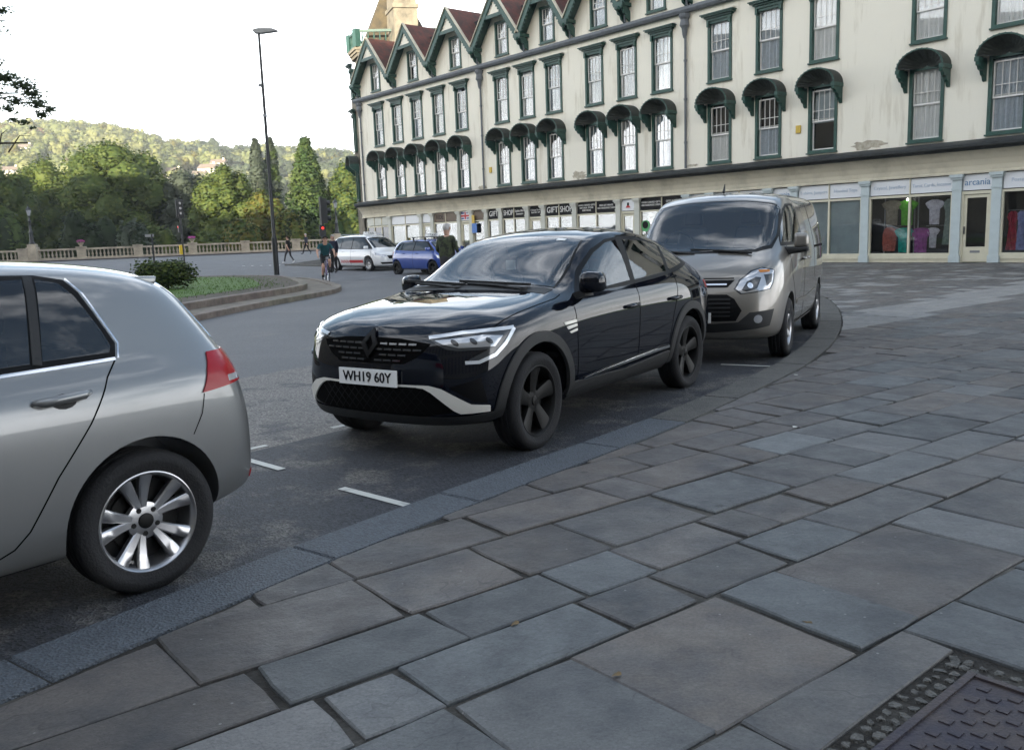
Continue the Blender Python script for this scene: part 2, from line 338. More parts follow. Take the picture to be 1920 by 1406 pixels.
# worn white bay marks: short strokes across the bay and along its outer edge
def line(a, b, w=.06, name='bay_marking', mname='line_paint', dz=.009):
    a = Vector((*a, 0)); b = Vector((*b, 0)); t = (b-a).normalized(); n = Vector((-t.y, t.x, 0))*w/2; k = max(1, int((b-a).length/.3)); m = MB(); vs = []; fs = []
    for i in range(k+1):
        p = a+(b-a)*i/k; j = random.uniform(-.006, .006)
        for s in (1, -1): q = p+n*s*(1+j*8); vs.append((q.x, q.y, gz(q.x, q.y)+dz))
    fs = [(2*i, 2*i+1, 2*i+3, 2*i+2) for i in range(k)]; m.add(vs, fs); o = m.build(name, mname, road)
    if o.data.polygons[0].normal.z < 0: o.data.flip_normals()
    return o
for a, b in (((-1.07, 5.22), (-.62, 4.82)), ((-1.95, 6.09), (-1.56, 5.72)), ((-2.2, 6.1), (-1.86, 6.45)), ((-1.48, 7.0), (-1.10, 7.36)), ((2.33, 9.68), (2.8, 9.42)), ((1.2, 10.6), (1.6, 11.2))): line(a, b)
# kerb stones along the pavement
def kerb_run():
    base = strip('kerb', KERB_IN, -.01, .30, 'joint_dirt', .086, kind='structure')
    i = 0; dist = 0; cuts = [0]; acc = 0; want = .95
    for k in range(1, len(KERB_IN)):
        acc += (KERB_IN[k]-KERB_IN[k-1]).length
        if acc >= want: cuts.append(k); acc = 0; want = random.uniform(.75, 1.15) if KERB_IN[k].y < 30 else 2.0
    for a, b in zip(cuts[:-1], cuts[1:]):
        p0, p1 = KERB_IN[a], KERB_IN[b]; t = (p1-p0).normalized(); p0 = p0+t*.003; p1 = p1-t*.003
        q0 = KERB_OUT[a]+t*.003; q1 = KERB_OUT[b]-t*.003
        z = .1+random.uniform(-.003, .003); c = .012; m = MB(); g = gz(p0.x, p0.y)
        cen = (p0+p1+q0+q1)/4
        def ins(p, d): return p+(cen-p).normalized()*d
        lo = [p0, p1, q1, q0]
        v = [(p.x, p.y, g-.03) for p in lo]+[(p.x, p.y, g+z-c) for p in lo]+[(ins(p, c).x, ins(p, c).y, g+z) for p in lo]
        m.add(v, [(8, 9, 10, 11)]+[(k, (k+1) % 4, 4+(k+1) % 4, 4+k) for k in range(4)]+[(4+k, 4+(k+1) % 4, 8+(k+1) % 4, 8+k) for k in range(4)])
        m.build('kerb_stone', 'kerb_granite' if p0.y < 6.2 else 'kerb_old', base)
kerb_run()
# pavement: a bed of dirty joints with flagstones laid in it
FAC_O = Vector((13.1935, 32.7434, 0)); FAC_D = Vector((.63233, -.7747, 0)); FAC_N = Vector((-.7747, -.63233, 0)); FAC_RZ = math.atan2(FAC_D.y, FAC_D.x)
def fac(s, out=0): p = FAC_O+FAC_D*s+FAC_N*out; return (p.x, p.y)
pave_poly = [(p.x, p.y) for p in KERB_IN[::3]] + [fac(-42, -1), fac(0, -1), fac(14, -1), fac(22, 2), (31, 5), (24, -6), (-6, -6)]
pavement = sheet('pavement', pave_poly, 'joint_dirt', .087, step=4, kind='structure')
def clip_half(poly, p, n):
    o = []
    for i in range(len(poly)):
        a, b = poly[i], poly[(i+1) % len(poly)]; da, db = (a-p).dot(n), (b-p).dot(n)
        if da >= 0: o.append(a)
        if da*db < 0: o.append(a+(b-a)*(da/(da-db)))
    return o
def kerb_clip(poly):
    c = sum(poly, Vector((0, 0, 0)))/len(poly)
    best = min(range(1, len(KERB_IN)), key=lambda i: ((KERB_IN[i]+KERB_IN[i-1])/2-c).length)
    for i in {max(1, best-2), best, min(len(KERB_IN)-1, best+2)}:
        a, b = KERB_IN[i-1], KERB_IN[i]; t = (b-a).normalized(); n = Vector((t.y, -t.x, 0)); poly = clip_half(poly, a+n*.008, n)
        if len(poly) < 3: return []
    return poly
def area(poly): return abs(sum(poly[i].x*poly[(i+1) % len(poly)].y-poly[(i+1) % len(poly)].x*poly[i].y for i in range(len(poly))))/2
def slab_mesh(poly, top, rough=.008, inset=.008):
    """irregular flagstone: broken edges, worn arris"""
    c = sum(poly, Vector((0, 0, 0)))/len(poly); ring = []
    tilt = Vector((random.uniform(-1, 1), random.uniform(-1, 1), 0))*.004
    for i in range(len(poly)):
        a, b = poly[i], poly[(i+1) % len(poly)]; L = (b-a).length; n = 3 if L > .35 else (2 if L > .12 else 1)
        nr = Vector((-(b-a).y, (b-a).x, 0)).normalized()
        for k in range(n):
            p = a+(b-a)*k/n
            p = p+nr*random.uniform(-.6, 1)*rough+((c-p).normalized()*.006 if k == 0 else Vector((0, 0, 0))); ring.append(p)
    n = len(ring); m = MB(); g = gz(c.x, c.y)+top
    z = lambda p: g+tilt.dot(p-c)
    ins = [p+(c-p).normalized()*inset for p in ring]
    vs = [(p.x-c.x, p.y-c.y, -.05) for p in ring]+[(p.x-c.x, p.y-c.y, z(p)-g-.006) for p in ring]+[(p.x-c.x, p.y-c.y, z(p)-g) for p in ins]
    fs = [(k, (k+1) % n, n+(k+1) % n, n+k) for k in range(n)]+[(n+k, n+(k+1) % n, 2*n+(k+1) % n, 2*n+k) for k in range(n)]+[tuple(2*n+k for k in range(n))]
    m.add(vs, fs); return m, Vector((c.x, c.y, g))
def frustum_near(c):
    return c.y > 1.2 and c.x < .66*c.y+2.6
A_ = R(37.5); AX = Vector((math.cos(A_), math.sin(A_), 0)); BX = Vector((-math.sin(A_), math.cos(A_), 0))
MH = [Vector((.90, 2.14, 0)), Vector((1.40, 2.565, 0)), Vector((1.83, 2.06, 0)), Vector((1.33, 1.63, 0))]    # manhole cover
def pave():
    slabs = []; rest = MB()
    b = -14.0; rowi = 0
    while b < 22:
        near = b > -3 and b < 5
        h = random.choice([.32, .37, .41, .46]) if b > 1.9 else random.choice([.40, .46, .54, .62])
        a = -9-random.random()
        while a < 34:
            L = random.choice([.28, .40, .50, .58, .68, .8]) if b > 1.9 else random.choice([.36, .5, .62, .75, .9])
            gap = random.choice([.005, .008, .012, .02]) if b < 5 else .004
            sk = random.uniform(-.03, .03)
            q = [AX*(a+gap/2)+BX*(b+gap/2), AX*(a+L-gap/2+sk)+BX*(b+gap/2), AX*(a+L-gap/2)+BX*(b+h-gap/2), AX*(a+gap/2+sk*.4)+BX*(b+h-gap/2)]
            a += L
            c = (q[0]+q[2])/2
            # keep off the road, the shops, the pale band and the iron cover
            i = min(range(1, len(KERB_IN)), key=lambda k: (KERB_IN[k]-c).length); t = KERB_IN[i]-KERB_IN[i-1]
            side = (c-KERB_IN[i]).dot(Vector((t.y, -t.x, 0)).normalized())
            if side < -.9 or (c-FAC_O).dot(FAC_N) < .3 or c.y > 34 or c.y < -3: continue
            if side < 1.2: q = kerb_clip(q)
            if len(q) < 3 or area(q) < .02: continue
            # band of pale stone runs away to the right; beyond it the old dark paving
            bp = Vector((4.55, 11.6, 0)); bt = Vector((math.cos(R(43.5)), math.sin(R(43.5)), 0)); bn = Vector((-bt.y, bt.x, 0))
            dist = (c-bp).dot(bn)
            mn = 'flagstone_brown' if side < .75 or random.random() < .16 else ('flagstone_light' if random.random() < .22 else 'flagstone')
            if dist > 0: mn = 'pale_stone' if dist < 1.1 or random.random() < .18 else random.choice(['dark_stone', 'dark_stone', 'flagstone_brown', 'flagstone'])
            if (c-(MH[0]+MH[2])/2).length < 1.1:
                sides = []
                for k in range(4):
                    e0, e1 = MH[k], MH[(k+1) % 4]; tt = (e1-e0).normalized(); nn = Vector((-tt.y, tt.x, 0))
                    if (((MH[0]+MH[2])/2)-e0).dot(nn) > 0: nn = -nn
                    sides.append((e0+nn*.10, nn))
                if not any(all((v_-e0).dot(nn) >= 0 for v_ in q) for e0, nn in sides):
                    q = max((clip_half(q, e0, nn) for e0, nn in sides), key=lambda z: area(z) if len(z) > 2 else 0)
                if len(q) < 3 or area(q) < .012: continue
            slabs.append((q, mn, c))
        b += h; rowi += 1
    vis = [s for s in slabs if frustum_near(s[2])]
    vis.sort(key=lambda s: s[2].length)
    n = 0
    for q, mn, c in vis[:295]:
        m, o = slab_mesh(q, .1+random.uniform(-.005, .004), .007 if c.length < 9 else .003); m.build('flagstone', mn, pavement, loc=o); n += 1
    names = ['flagstone', 'pale_stone', 'dark_stone', 'flagstone_brown', 'flagstone_light']
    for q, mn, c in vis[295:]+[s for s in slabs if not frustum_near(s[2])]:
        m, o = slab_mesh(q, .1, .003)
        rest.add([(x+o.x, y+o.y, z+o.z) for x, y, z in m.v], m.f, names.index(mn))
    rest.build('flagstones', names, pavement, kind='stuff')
    print('slabs', len(slabs), 'vis', len(vis), 'n', n)
pave()
# iron access cover with raised square studs
mh = thing('manhole_cover', 'purple-grey cast iron access cover with raised studs, set in the paving at bottom right', 'manhole cover', (*((MH[0]+MH[2])/2).xy, .1))
ux = (MH[1]-MH[0]).normalized(); uy = (MH[3]-MH[0]).normalized(); LX = (MH[1]-MH[0]).length; LY = (MH[3]-MH[0]).length
m = MB(); m.obox((0, 0, -.012), ux*(LX/2-.02), uy*(LY/2-.02), Vector((0, 0, .01))); m.build('plate', 'iron_cover', mh)
m = MB()
for sx, sy, ax_, ay_ in ((0, 1, LX/2, .012), (0, -1, LX/2, .012), (1, 0, .012, LY/2-.026), (-1, 0, .012, LY/2-.026)):
    m.obox(ux*sx*(LX/2-.012)+uy*sy*(LY/2-.012)+Vector((0, 0, -.006)), ux*ax_, uy*ay_, Vector((0, 0, .012)))
m.build('frame', 'iron_cover', mh)
m = MB()
for i in range(13):
    for j in range(13):
        if (i+j) % 2 == 0 and not (5 <= i <= 7 and j == 6): m.obox(ux*(i-6)*(LX-.1)/13+uy*(j-6)*(LY-.1)/13+Vector((0, 0, -.0005)), ux*.016, uy*.016, Vector((0, 0, .0022)))
m.build('studs', 'iron_cover', mh)
# small broken stones round the cover's edge
ring = MB()
for k in range(4):
    e0, e1 = MH[k], MH[(k+1) % 4]; L = (e1-e0).length; t = (e1-e0).normalized(); nn = Vector((t.y, -t.x, 0))
    if (((MH[0]+MH[2])/2)-e0).dot(nn) > 0: nn = -nn
    row = 0; x = -.08
    while x < L+.08 or row == 0:
        if x >= L+.08: row = 1; x = -.1
        s = random.uniform(.03, .058); c = e0+t*(x+s/2)+nn*(.028+.044*row+random.uniform(-.006, .006)); r_ = [c+Vector((math.cos(a), math.sin(a), 0))*s*.48*random.uniform(.75, 1.1) for a in [i*math.pi/3+.3 for i in range(6)]]
        ring.add([(p.x, p.y, .07) for p in r_]+[((p.x*.8+c.x*.2), (p.y*.8+c.y*.2), .095+random.uniform(-.006, .004)) for p in r_], [(i, (i+1) % 6, 6+(i+1) % 6, 6+i) for i in range(6)]+[(6, 7, 8, 9, 10, 11)]); x += s+.006
ring.build('broken_stones', 'kerb_old', pavement, kind='stuff')
# traffic island with two stone steps, soil and grass
ISL = [(-6.5, 16.6), (-6.25, 19.1), (-5.9, 21.6), (-5.42, 24.1), (-5.15, 26.2), (-5.35, 28.2), (-6.0, 30.3), (-7.0, 33.2), (-8.4, 36), (-10.8, 38.2), (-15, 39.2), (-21, 38), (-27, 33), (-29, 25), (-25, 17), (-16, 12.6), (-9.5, 12.6), (-7.2, 14.4)]
isl_path = smooth_path(ISL+[ISL[0]], .6)[:-1]
def ring_off(path, d):
    o = []; n = len(path)
    for i in range(n):
        t = (path[(i+1) % n]-path[i-1]).normalized(); o.append(path[i]+Vector((-t.y, t.x, 0))*d)
    return o
def kerb_ring(name, path, w, z0, z1, mname, parent, seg=4):
    n = len(path); A = path; B = ring_off(path, w)
    for i in range(0, n, seg):
        ids = [(i+k) % n for k in range(min(seg, n-i)+1)]; m = MB(); vs = []; fs = []
        for k in ids: vs += [(A[k].x, A[k].y, z0), (A[k].x, A[k].y, z1-.015), (A[k].x*.97+B[k].x*.03, A[k].y*.97+B[k].y*.03, z1), (B[k].x, B[k].y, z1), (B[k].x, B[k].y, z0)]
        for k in range(len(ids)-1):
            for j in range(4): fs.append((5*k+j, 5*k+j+1, 5*k+5+j+1, 5*k+5+j))
        fs += [(0, 1, 2, 3, 4), tuple(5*(len(ids)-1)+j for j in (4, 3, 2, 1, 0))]
        m.add(vs, fs); m.build(name, mname, parent)
mat('island_stone', (.20, .17, .135), .85, col2=(.10, .085, .07), scale=3, bump=.6, bscale=30, rnd=.18)
island = sheet('traffic_island', [(p.x, p.y) for p in ring_off(isl_path, .04)], 'island_stone', .10, kind='structure')
kerb_ring('kerb_stone', isl_path, .28, -.02, .13, 'island_stone', island)
inner = ring_off(isl_path, 1.05)
kerb_ring('kerb_stone', inner, .25, .05, .26, 'island_stone', island)
soil_p = ring_off(isl_path, 1.28)
soil = sheet('soil_bed', [(p.x, p.y) for p in soil_p], 'soil', .235, kind='structure')
gr = sheet('lawn', [(p.x, p.y) for p in ring_off(isl_path, 2.5)], 'grass', .245, kind='structure')
m = MB(); cx = sum(p.x for p in soil_p)/len(soil_p); cy = sum(p.y for p in soil_p)/len(soil_p)
lawn = [p for p in ring_off(isl_path, 2.2)]
for i in range(9000):
    p = random.choice(lawn); t = random.random()**1.6*.55; x = p.x+(cx-p.x)*t+random.gauss(0, .35); y = p.y+(cy-p.y)*t+random.gauss(0, .35)
    if x < -20 or y < 16: continue
    h = random.uniform(.03, .08); a = random.random()*6.28; w_ = .012
    m.add([(x-w_*math.cos(a), y-w_*math.sin(a), .24), (x+w_*math.cos(a), y+w_*math.sin(a), .24), (x+random.gauss(0, .03), y+random.gauss(0, .03), .24+h)], [(0, 1, 2)])
m.build('grass', 'grass', None, fixn=False, kind='stuff')
strip('worn_surface', KERB_IN, 2.42, 5.6, 'asphalt_coarse', .005, 0, next(i for i, p in enumerate(KERB_IN) if p.y > 9.5), kind='structure')
# paler resurfaced crossing in front of the taxis, rows of studs
mat('asphalt_pale', (.15, .155, .165), .85, col2=(.11, .114, .12), scale=1.2, bump=.8, bscale=140)
sheet('crossing_surface', [(-8.3, 33.0), (-1.0, 37.2), (-8, 46), (-14, 60), (-30, 78), (-60, 70), (-40, 48), (-20, 42)], 'asphalt_pale', .006, step=4, kind='structure')
for k in range(16):
    for rr in (0, 3.4):
        x, y = -16.5+k*.62+rr*.5, 55+k*-.25+rr; box('crossing_stud', 'white_paint', road, x, x+.12, y, y+.12, gz(x, y)+.006, gz(x, y)+.02)

# small things lying on the paving: fallen leaves, paper scraps
mat('dry_leaf', (.16, .11, .05), .8, var=.4, scale=20); mat('paper_scrap', (.55, .54, .5), .8)
rl = random.Random(4)
for x, y, leaf, lab in ((.30, 2.62, True, 'dry brown leaf on a slab in the foreground centre'), (-.02, 3.02, True, 'small yellow leaf in a joint between foreground slabs'), (1.02, 2.95, True, 'curled dry leaf a little above the iron cover'), (2.70, 8.25, False, 'white paper scrap beside the kerb near the van'), (1.98, 6.05, False, 'white paper scrap in the middle of the paving')):
    m = MB(); s = rl.uniform(.012, .02); a = rl.uniform(0, 6.28)
    pts = [(math.cos(t)*s*(1.6 if leaf else 1.3), math.sin(t)*s*(.7 if leaf else 1), (.004 if leaf else .0015)*math.sin(2*t)+.0045) for t in [j*6.283/8 for j in range(8)]]
    m.add(pts+[(0, 0, .007)], [(j, (j+1) % 8, 8) for j in range(8)]); o = m.build('fallen_leaf' if leaf else 'paper_scrap', 'dry_leaf' if leaf else 'paper_scrap', None, fixn=False, loc=(x, y, .1), rotz=a)
    tag(o, lab, 'leaf' if leaf else 'litter', 'litter on the paving')
# ================================================================== the long gabled terrace with shops
BLD = thing('terrace_building', 'long cream rendered terrace with green gables, shell window hoods and shops below', 'building', (FAC_O.x, FAC_O.y, 0), FAC_RZ)
W2 = [-33.6, -31.35, -29.13, -26.85, -24.57, -20.92, -18.83, -16.76, -13.9, -11.78, -9.69, -6.59, -4.22, -1.83, 2.08, 4.70, 7.3, 10.4]
S0, S1 = -36.2, 13.0
GAB = [(-33.7, 2.2), (-29.35, 2.15), (-24.95, 2.15), (-20.75, 2.0), (-17.15, 1.75), (-13.55, 1.8), (-10.0, 1.75), (-6.3, 1.85), (-2.5, 1.85), (1.3, 1.85), (5.1, 1.85), (9, 1.85)]
GWIN = [c for c, w in GAB]
ZF1, ZT1, ZF2, ZT2 = 4.24, 6.72, 7.55, 9.98
def wall_with_holes(s0, s1, z0, z1, holes):
    ss = sorted({s0, s1, *[h[0] for h in holes], *[h[1] for h in holes]}); zs = sorted({z0, z1, *[h[2] for h in holes], *[h[3] for h in holes]}); m = MB(); idx = {}
    def V(a, b):
        if (a, b) not in idx: idx[(a, b)] = len(m.v); m.v.append((a, 0, b))
        return idx[(a, b)]
    for i in range(len(ss)-1):
        for j in range(len(zs)-1):
            c = ((ss[i]+ss[i+1])/2, (zs[j]+zs[j+1])/2)
            if any(h[0] < c[0] < h[1] and h[2] < c[1] < h[3] for h in holes): continue
            m.f.append([V(ss[i], zs[j]), V(ss[i+1], zs[j]), V(ss[i+1], zs[j+1]), V(ss[i], zs[j+1])]); m.m.append(0)
    for h in holes:      # reveals
        m.add([(h[0], 0, h[2]), (h[1], 0, h[2]), (h[1], 0, h[3]), (h[0], 0, h[3]), (h[0], .3, h[2]), (h[1], .3, h[2]), (h[1], .3, h[3]), (h[0], .3, h[3])], [(0, 1, 5, 4), (1, 2, 6, 5), (2, 3, 7, 6), (3, 0, 4, 7)])
    return m
WW = 1.2
holes = [(s-WW/2+.06, s+WW/2-.06, ZF1+.05, ZT1) for s in W2]+[(s-WW/2+.06, s+WW/2-.06, ZF2+.05, ZT2) for s in W2]
wall_with_holes(S0, S1, 3.6, 10.86, holes).build('wall', 'cream_render', BLD, fixn=False)
m = MB(); m.box(S0+.1, S1, .9, 1.0, .1, 13.5); m.build('inner_wall', 'interior_dark', BLD)
m = MB(); m.add([(S1, 0, .1), (S1, 12, .1), (S1, 12, 11), (S1, 0, 11), (-38, 12, .1), (-38, 12, 11)], [(0, 1, 2, 3), (1, 4, 5, 2)]); m.build('side_wall', 'cream_render', BLD, fixn=False)
# ---- sash windows
def sash_mesh(w, h, bars, hb):
    m = MB(); t = .045; y0, y1 = 0, .045
    m.box(-w/2, -w/2+t, y0, y1, 0, h); m.box(w/2-t, w/2, y0, y1, 0, h); m.box(-w/2+t, w/2-t, y0, y1, 0, t*1.2); m.box(-w/2+t, w/2-t, y0, y1, h-t, h)
    for k in range(bars): x = -w/2+t+(w-2*t)*(k+1)/(bars+1); m.box(x-.011, x+.011, y0+.008, y1-.008, t*1.2, h-t)
    if hb: m.box(-w/2+t, w/2-t, y0+.006, y1-.01, h*hb-.011, h*hb+.011)
    return m
MESH = {}
def shared(key, fn):
    if key not in MESH: MESH[key] = fn()
    return MESH[key]
def mesh_of(mb, mats, smooth=False):
    o = mb.build('tmp', mats, None, smooth); me = o.data; bpy.data.objects.remove(o); return me
def frame_mesh(w, h):
    m = MB(); a = .11
    m.box(-w/2, -w/2+a, -.05, .16, 0, h); m.box(w/2-a, w/2, -.05, .16, 0, h); m.box(-w/2+a, w/2-a, -.05, .16, h-a, h); m.box(-w/2+a, w/2-a, -.05, .16, 0, .09)
    m.box(-w/2-.04, w/2+.04, -.10, .0, -.05, 0)
    return m
def curtain_mesh(w, h, fold=9, amp=.025):
    m = MB(); n = fold*6; amp *= .7; vs = []; fs = []
    for i in range(n+1):
        x = -w/2+w*i/n; y = amp*math.sin(i/6*6.28+math.sin(i*.7))
        vs += [(x, y, 0), (x+.01*math.sin(i), y*1.3, h)]
    for i in range(n): fs.append((2*i, 2*i+2, 2*i+3, 2*i+1))
    m.add(vs, fs); return m
def hood2_mesh(w):
    m = MB(); hw = w/2
    for (z0, z1, d, ex) in ((0, .10, .10, .02), (.10, .17, .17, .08), (.17, .23, .27, .17), (.23, .27, .32, .22)): m.box(-hw-ex, hw+ex, -d, 0, z0, z1)
    m.add([(-hw-.22, -.32, .27), (hw+.22, -.32, .27), (hw+.15, 0, .36), (-hw-.15, 0, .36)], [(0, 1, 2, 3)])
    for s in (-1, 1): m.box(s*(hw-.06)-.05, s*(hw-.06)+.05, -.14, 0, -.22, 0)
    return m
def canopy_mesh():
    """semicircular shell hood: barrel outside, fluted shell inside, scalloped rim"""
    m = MB(); r_, hz, dep, n = .80, .60, .62, 28
    arc = [(r_*math.cos(math.pi*k/n), hz*math.sin(math.pi*k/n)) for k in range(n+1)]
    vs = [(x, -dep, z) for x, z in arc]+[(x, 0, z) for x, z in arc]; m.add(vs, [(k, k+1, n+2+k, n+1+k) for k in range(n)], 0)
    a2 = [(x*.93, z*.92) for x, z in arc]
    m.add([(x, -dep-.002, z) for x, z in arc]+[(x, -dep-.002, z) for x, z in a2], [(k, k+1, n+2+k, n+1+k) for k in range(n)], 1)
    vs = []; fs = []
    for j in range(5):
        t = j/4
        for k in range(n+1):
            x, z = a2[k]; f = (1-t*.9); flute = .025*(1 if k % 2 else -1)*math.sin(math.pi*min(t+.12, 1))
            vs.append((x*f*(1+flute), -dep+(dep-.04)*math.sin(t*1.57), z*f*(1+flute)*(1-.1*t)+.03*t))
    for j in range(4):
        for k in range(n): fs.append((j*(n+1)+k, j*(n+1)+k+1, (j+1)*(n+1)+k+1, (j+1)*(n+1)+k))
    m.add(vs, fs, 0)
    for k in range(1, n, 2):      # scalloped rim
        x, z = arc[k]; m.box(x*.98-.022, x*.98+.022, -dep-.03, -dep+.0, z*.96-.03, z*.96+.03, 1)
    m.box(-r_, r_, -dep, 0, -.07, 0, 1) if False else None
    for s in (-1, 1):
        m.box(s*(r_-.05)-.07, s*(r_-.05)+.07, -dep-.02, 0, -.13, 0, 1)
        pts = [(-dep, -.13), (-dep+.02, -.24), (-dep+.12, -.27), (-dep+.17, -.36), (-.30, -.40), (-.24, -.52), (-.13, -.56), (-.08, -.68), (0, -.72), (0, -.13)]
        m.prism(pts, s*(r_-.07)-.055, s*(r_-.07)+.055, 'x', 1)
    return m
rw = random.Random(3)
def window(s, z0, z1, w, style, top=None, y=0.0, rot=0, parent=BLD):
    h = z1-z0
    fr = link('window', shared(('fr', w, round(h, 2)), lambda: mesh_of(frame_mesh(w, h), 'green_trim')), parent, (s, y, z0))
    if rot: fr.rotation_euler = (0, 0, rot)
    iw = w-.22; ih = h-.20; hu = ih*.5
    drop = rw.choice([0, 0, 0, .12, .2]) if style == 2 else (rw.choice([0, 0, 0, .1]) if style == 1 else 0)
    up = shared(('su', iw, round(hu, 2)), lambda: mesh_of(sash_mesh(iw, hu+.02, 3 if w > 1 else 2, .36), 'white_paint')); lo = shared(('sl', iw, round(hu, 2)), lambda: mesh_of(sash_mesh(iw, hu+.02, 0, 0), 'white_paint'))
    link('upper_sash', up, fr, (0, .07, .09+ih-hu-drop)); link('lower_sash', lo, fr, (0, .118, .09))
    pn = shared(('pn', iw, round(hu, 2)), lambda: mesh_of(_pane(iw-.05, hu-.02), 'glass_clear'))
    link('pane', pn, fr, (0, .09, .09+ih-hu-drop+.02)); link('pane', pn, fr, (0, .138, .11))
    k = rw.random(); cm = rw.choice(['curtain', 'curtain', 'curtain_grey'])
    if k < .70: link('curtain', shared(('cf', iw, round(h, 2), cm), lambda: mesh_of(curtain_mesh(iw, ih), cm)), fr, (0, .16, .08))
    elif k < .84: link('curtain', shared(('ch', iw, round(h, 2), cm), lambda: mesh_of(curtain_mesh(iw, hu*1.0), cm)), fr, (0, .16, .08))
    elif k < .92:
        for sg in (-1, 1): link('curtain', shared(('cs', iw, round(h, 2), cm), lambda: mesh_of(curtain_mesh(iw*.36, ih, 4, .03), cm)), fr, (sg*iw*.33, .16, .08))
    else: link('blind', shared(('bl', iw, round(h, 2)), lambda: mesh_of(_pane(iw, ih*.55), 'blind_grey')), fr, (0, .26, .08+ih*.45))
    if top == 'hood': link('hood', shared(('h2', w), lambda: mesh_of(hood2_mesh(w), 'green_trim')), fr, (0, 0, h))
    if top == 'shell': link('shell_hood', shared('shell', lambda: mesh_of(canopy_mesh(), ['shell_dark', 'green_trim'])), fr, (0, -.004, h-.07))
    return fr
def _pane(w, h): m = MB(); m.box(-w/2, w/2, 0, .006, 0, h); return m
for s in W2: window(s, ZF1, ZT1, WW, 1, 'shell')
for s in W2: window(s, ZF2, ZT2, WW, 2, 'hood')
# ---- gables
def gable(c, w):
    zv, zp = 11.62, 14.02; ww = 1.1; z0, z1 = 11.0, 12.75
    outer = [Vector((c-w, 10.86, 0)), Vector((c+w, 10.86, 0)), Vector((c+w, zv, 0)), Vector((c, zp, 0)), Vector((c-w, zv, 0))]
    hole = [Vector((c-ww/2+.05, z0+.05, 0)), Vector((c-ww/2+.05, z1-.05, 0)), Vector((c+ww/2-.05, z1-.05, 0)), Vector((c+ww/2-.05, z0+.05, 0))]
    allp = outer+hole; m = MB(); m.add([(p.x, 0, p.y) for p in allp], [tuple(t) for t in tessellate_polygon([outer, hole])])
    o = m.build('gable_wall', 'cream_render', BLD, fixn=False)
    window(c, z0, z1, ww, 0)
    dy = -.55; ov = .12; k = (zp-zv)/w
    g = MB()      # bargeboards, collar beam, apex panel
    for sg in (-1, 1):
        a = Vector((c+sg*(w+.02), dy, zv-.08)); b = Vector((c, dy, zp+.05)); d = (b-a); L = d.length; d.normalize(); nrm = Vector((-d.z*sg, 0, d.x*sg))*-1
        if nrm.z < 0: nrm = -nrm
        vs = [a+nrm*.10, b+Vector((0, 0, .12)), b-Vector((0, 0, .30)), a-nrm*.20]
        g.add([(p.x, dy-.04, p.z) for p in vs]+[(p.x, dy+.05, p.z) for p in vs], [(0, 1, 2, 3), (4, 7, 6, 5), (0, 4, 5, 1), (1, 5, 6, 2), (2, 6, 7, 3), (3, 7, 4, 0)])
        nT = 16      # small pierced edge under the board
        for i in range(nT):
            p = a+d*(L*(i+.5)/nT)-nrm*.22; g.box(p.x-.035, p.x+.035, dy-.02, dy+.02, p.z-.05, p.z+.02)
    zb = zp-1.05; hw = (zp-zb)/k
    g.box(c-hw, c+hw, dy-.02, dy+.06, zb-.12, zb+.06)
    g.build('bargeboard', 'green_trim', BLD)
    ap = MB(); ap.prism([(c-hw*.85, zb+.07), (c+hw*.85, zb+.07), (c, zp-.2)], dy+.06, dy+.1); ap.build('apex_panel', 'cream_render', BLD)
    sf = MB()    # soffit boards between wall and bargeboard
    for sg in (-1, 1): sf.add([(c+sg*w, dy, zv-.1), (c, dy, zp-.02), (c, 0, zp-.02), (c+sg*w, 0, zv-.1)], [(0, 1, 2, 3)])
    sf.build('soffit', 'green_trim', BLD, fixn=False)
    cp = MB()
    for sg in (-1, 1): cp.bar((c+sg*(w+.05), dy-.02, zv+.10), (c, dy-.02, zp+.235), .16, .05)
    cp.build('verge_capping', 'cream_cove', BLD)
    rf = MB()
    for sg in (-1, 1): rf.add([(c+sg*(w+.03), dy-.06, zv+.08), (c, dy-.06, zp+.2), (c, 5.2, zp+.2), (c+sg*(w+.03), 1.4, zv+.08)], [(0, 1, 2, 3)])
    rf.build('gable_roof', 'red_tile', BLD, fixn=False)
for c, w in GAB: gable(c, w)
vall = [GAB[0][0]-GAB[0][1]]+[(GAB[i][0]+GAB[i][1]+GAB[i+1][0]-GAB[i+1][1])/2 for i in range(len(GAB)-1)]
def bracket(s):
    m = MB()
    for dx in (-.16, .16):
        m.prism([(-.62, 11.62), (-.60, 11.4), (-.48, 11.36), (-.42, 11.2), (-.28, 11.16), (-.22, 11.0), (-.08, 10.92), (0, 10.86), (0, 11.3), (-.2, 11.5), (0, 11.62)], s+dx-.05, s+dx+.05, 'x')
    m.box(s-.28, s+.28, -.62, 0, 11.5, 11.66); m.lathe([(.0, 11.3), (.10, 11.36), (.12, 11.45), (.08, 11.5)], 8, 'z', (s, -.56, 0)); m.build('bracket', 'green_trim', BLD)
    q = MB(); q.tube([(s, -.16, 11.4), (s, -.14, 10.86)], .05, 8); q.build('downpipe', 'lead_grey', BLD)
for s in vall: bracket(s)
m = MB(); m.add([(S0, .25, 11.5), (S1, .25, 11.5), (S1, 5.6, 14.9), (S0+1.5, 5.6, 14.9), (S1, 11, 11.5), (S0, 11, 11.5)], [(0, 1, 2, 3), (3, 2, 4, 5)]); m.build('main_roof', 'red_tile', BLD, fixn=False)
m = MB(); m.prism([(-.24, 10.78), (-.26, 10.68), (-.20, 10.58), (-.04, 10.56), (-.003, 10.84), (-.20, 10.82)], S0-.2, S1, 'x'); m.build('gutter', 'lead_grey', BLD)
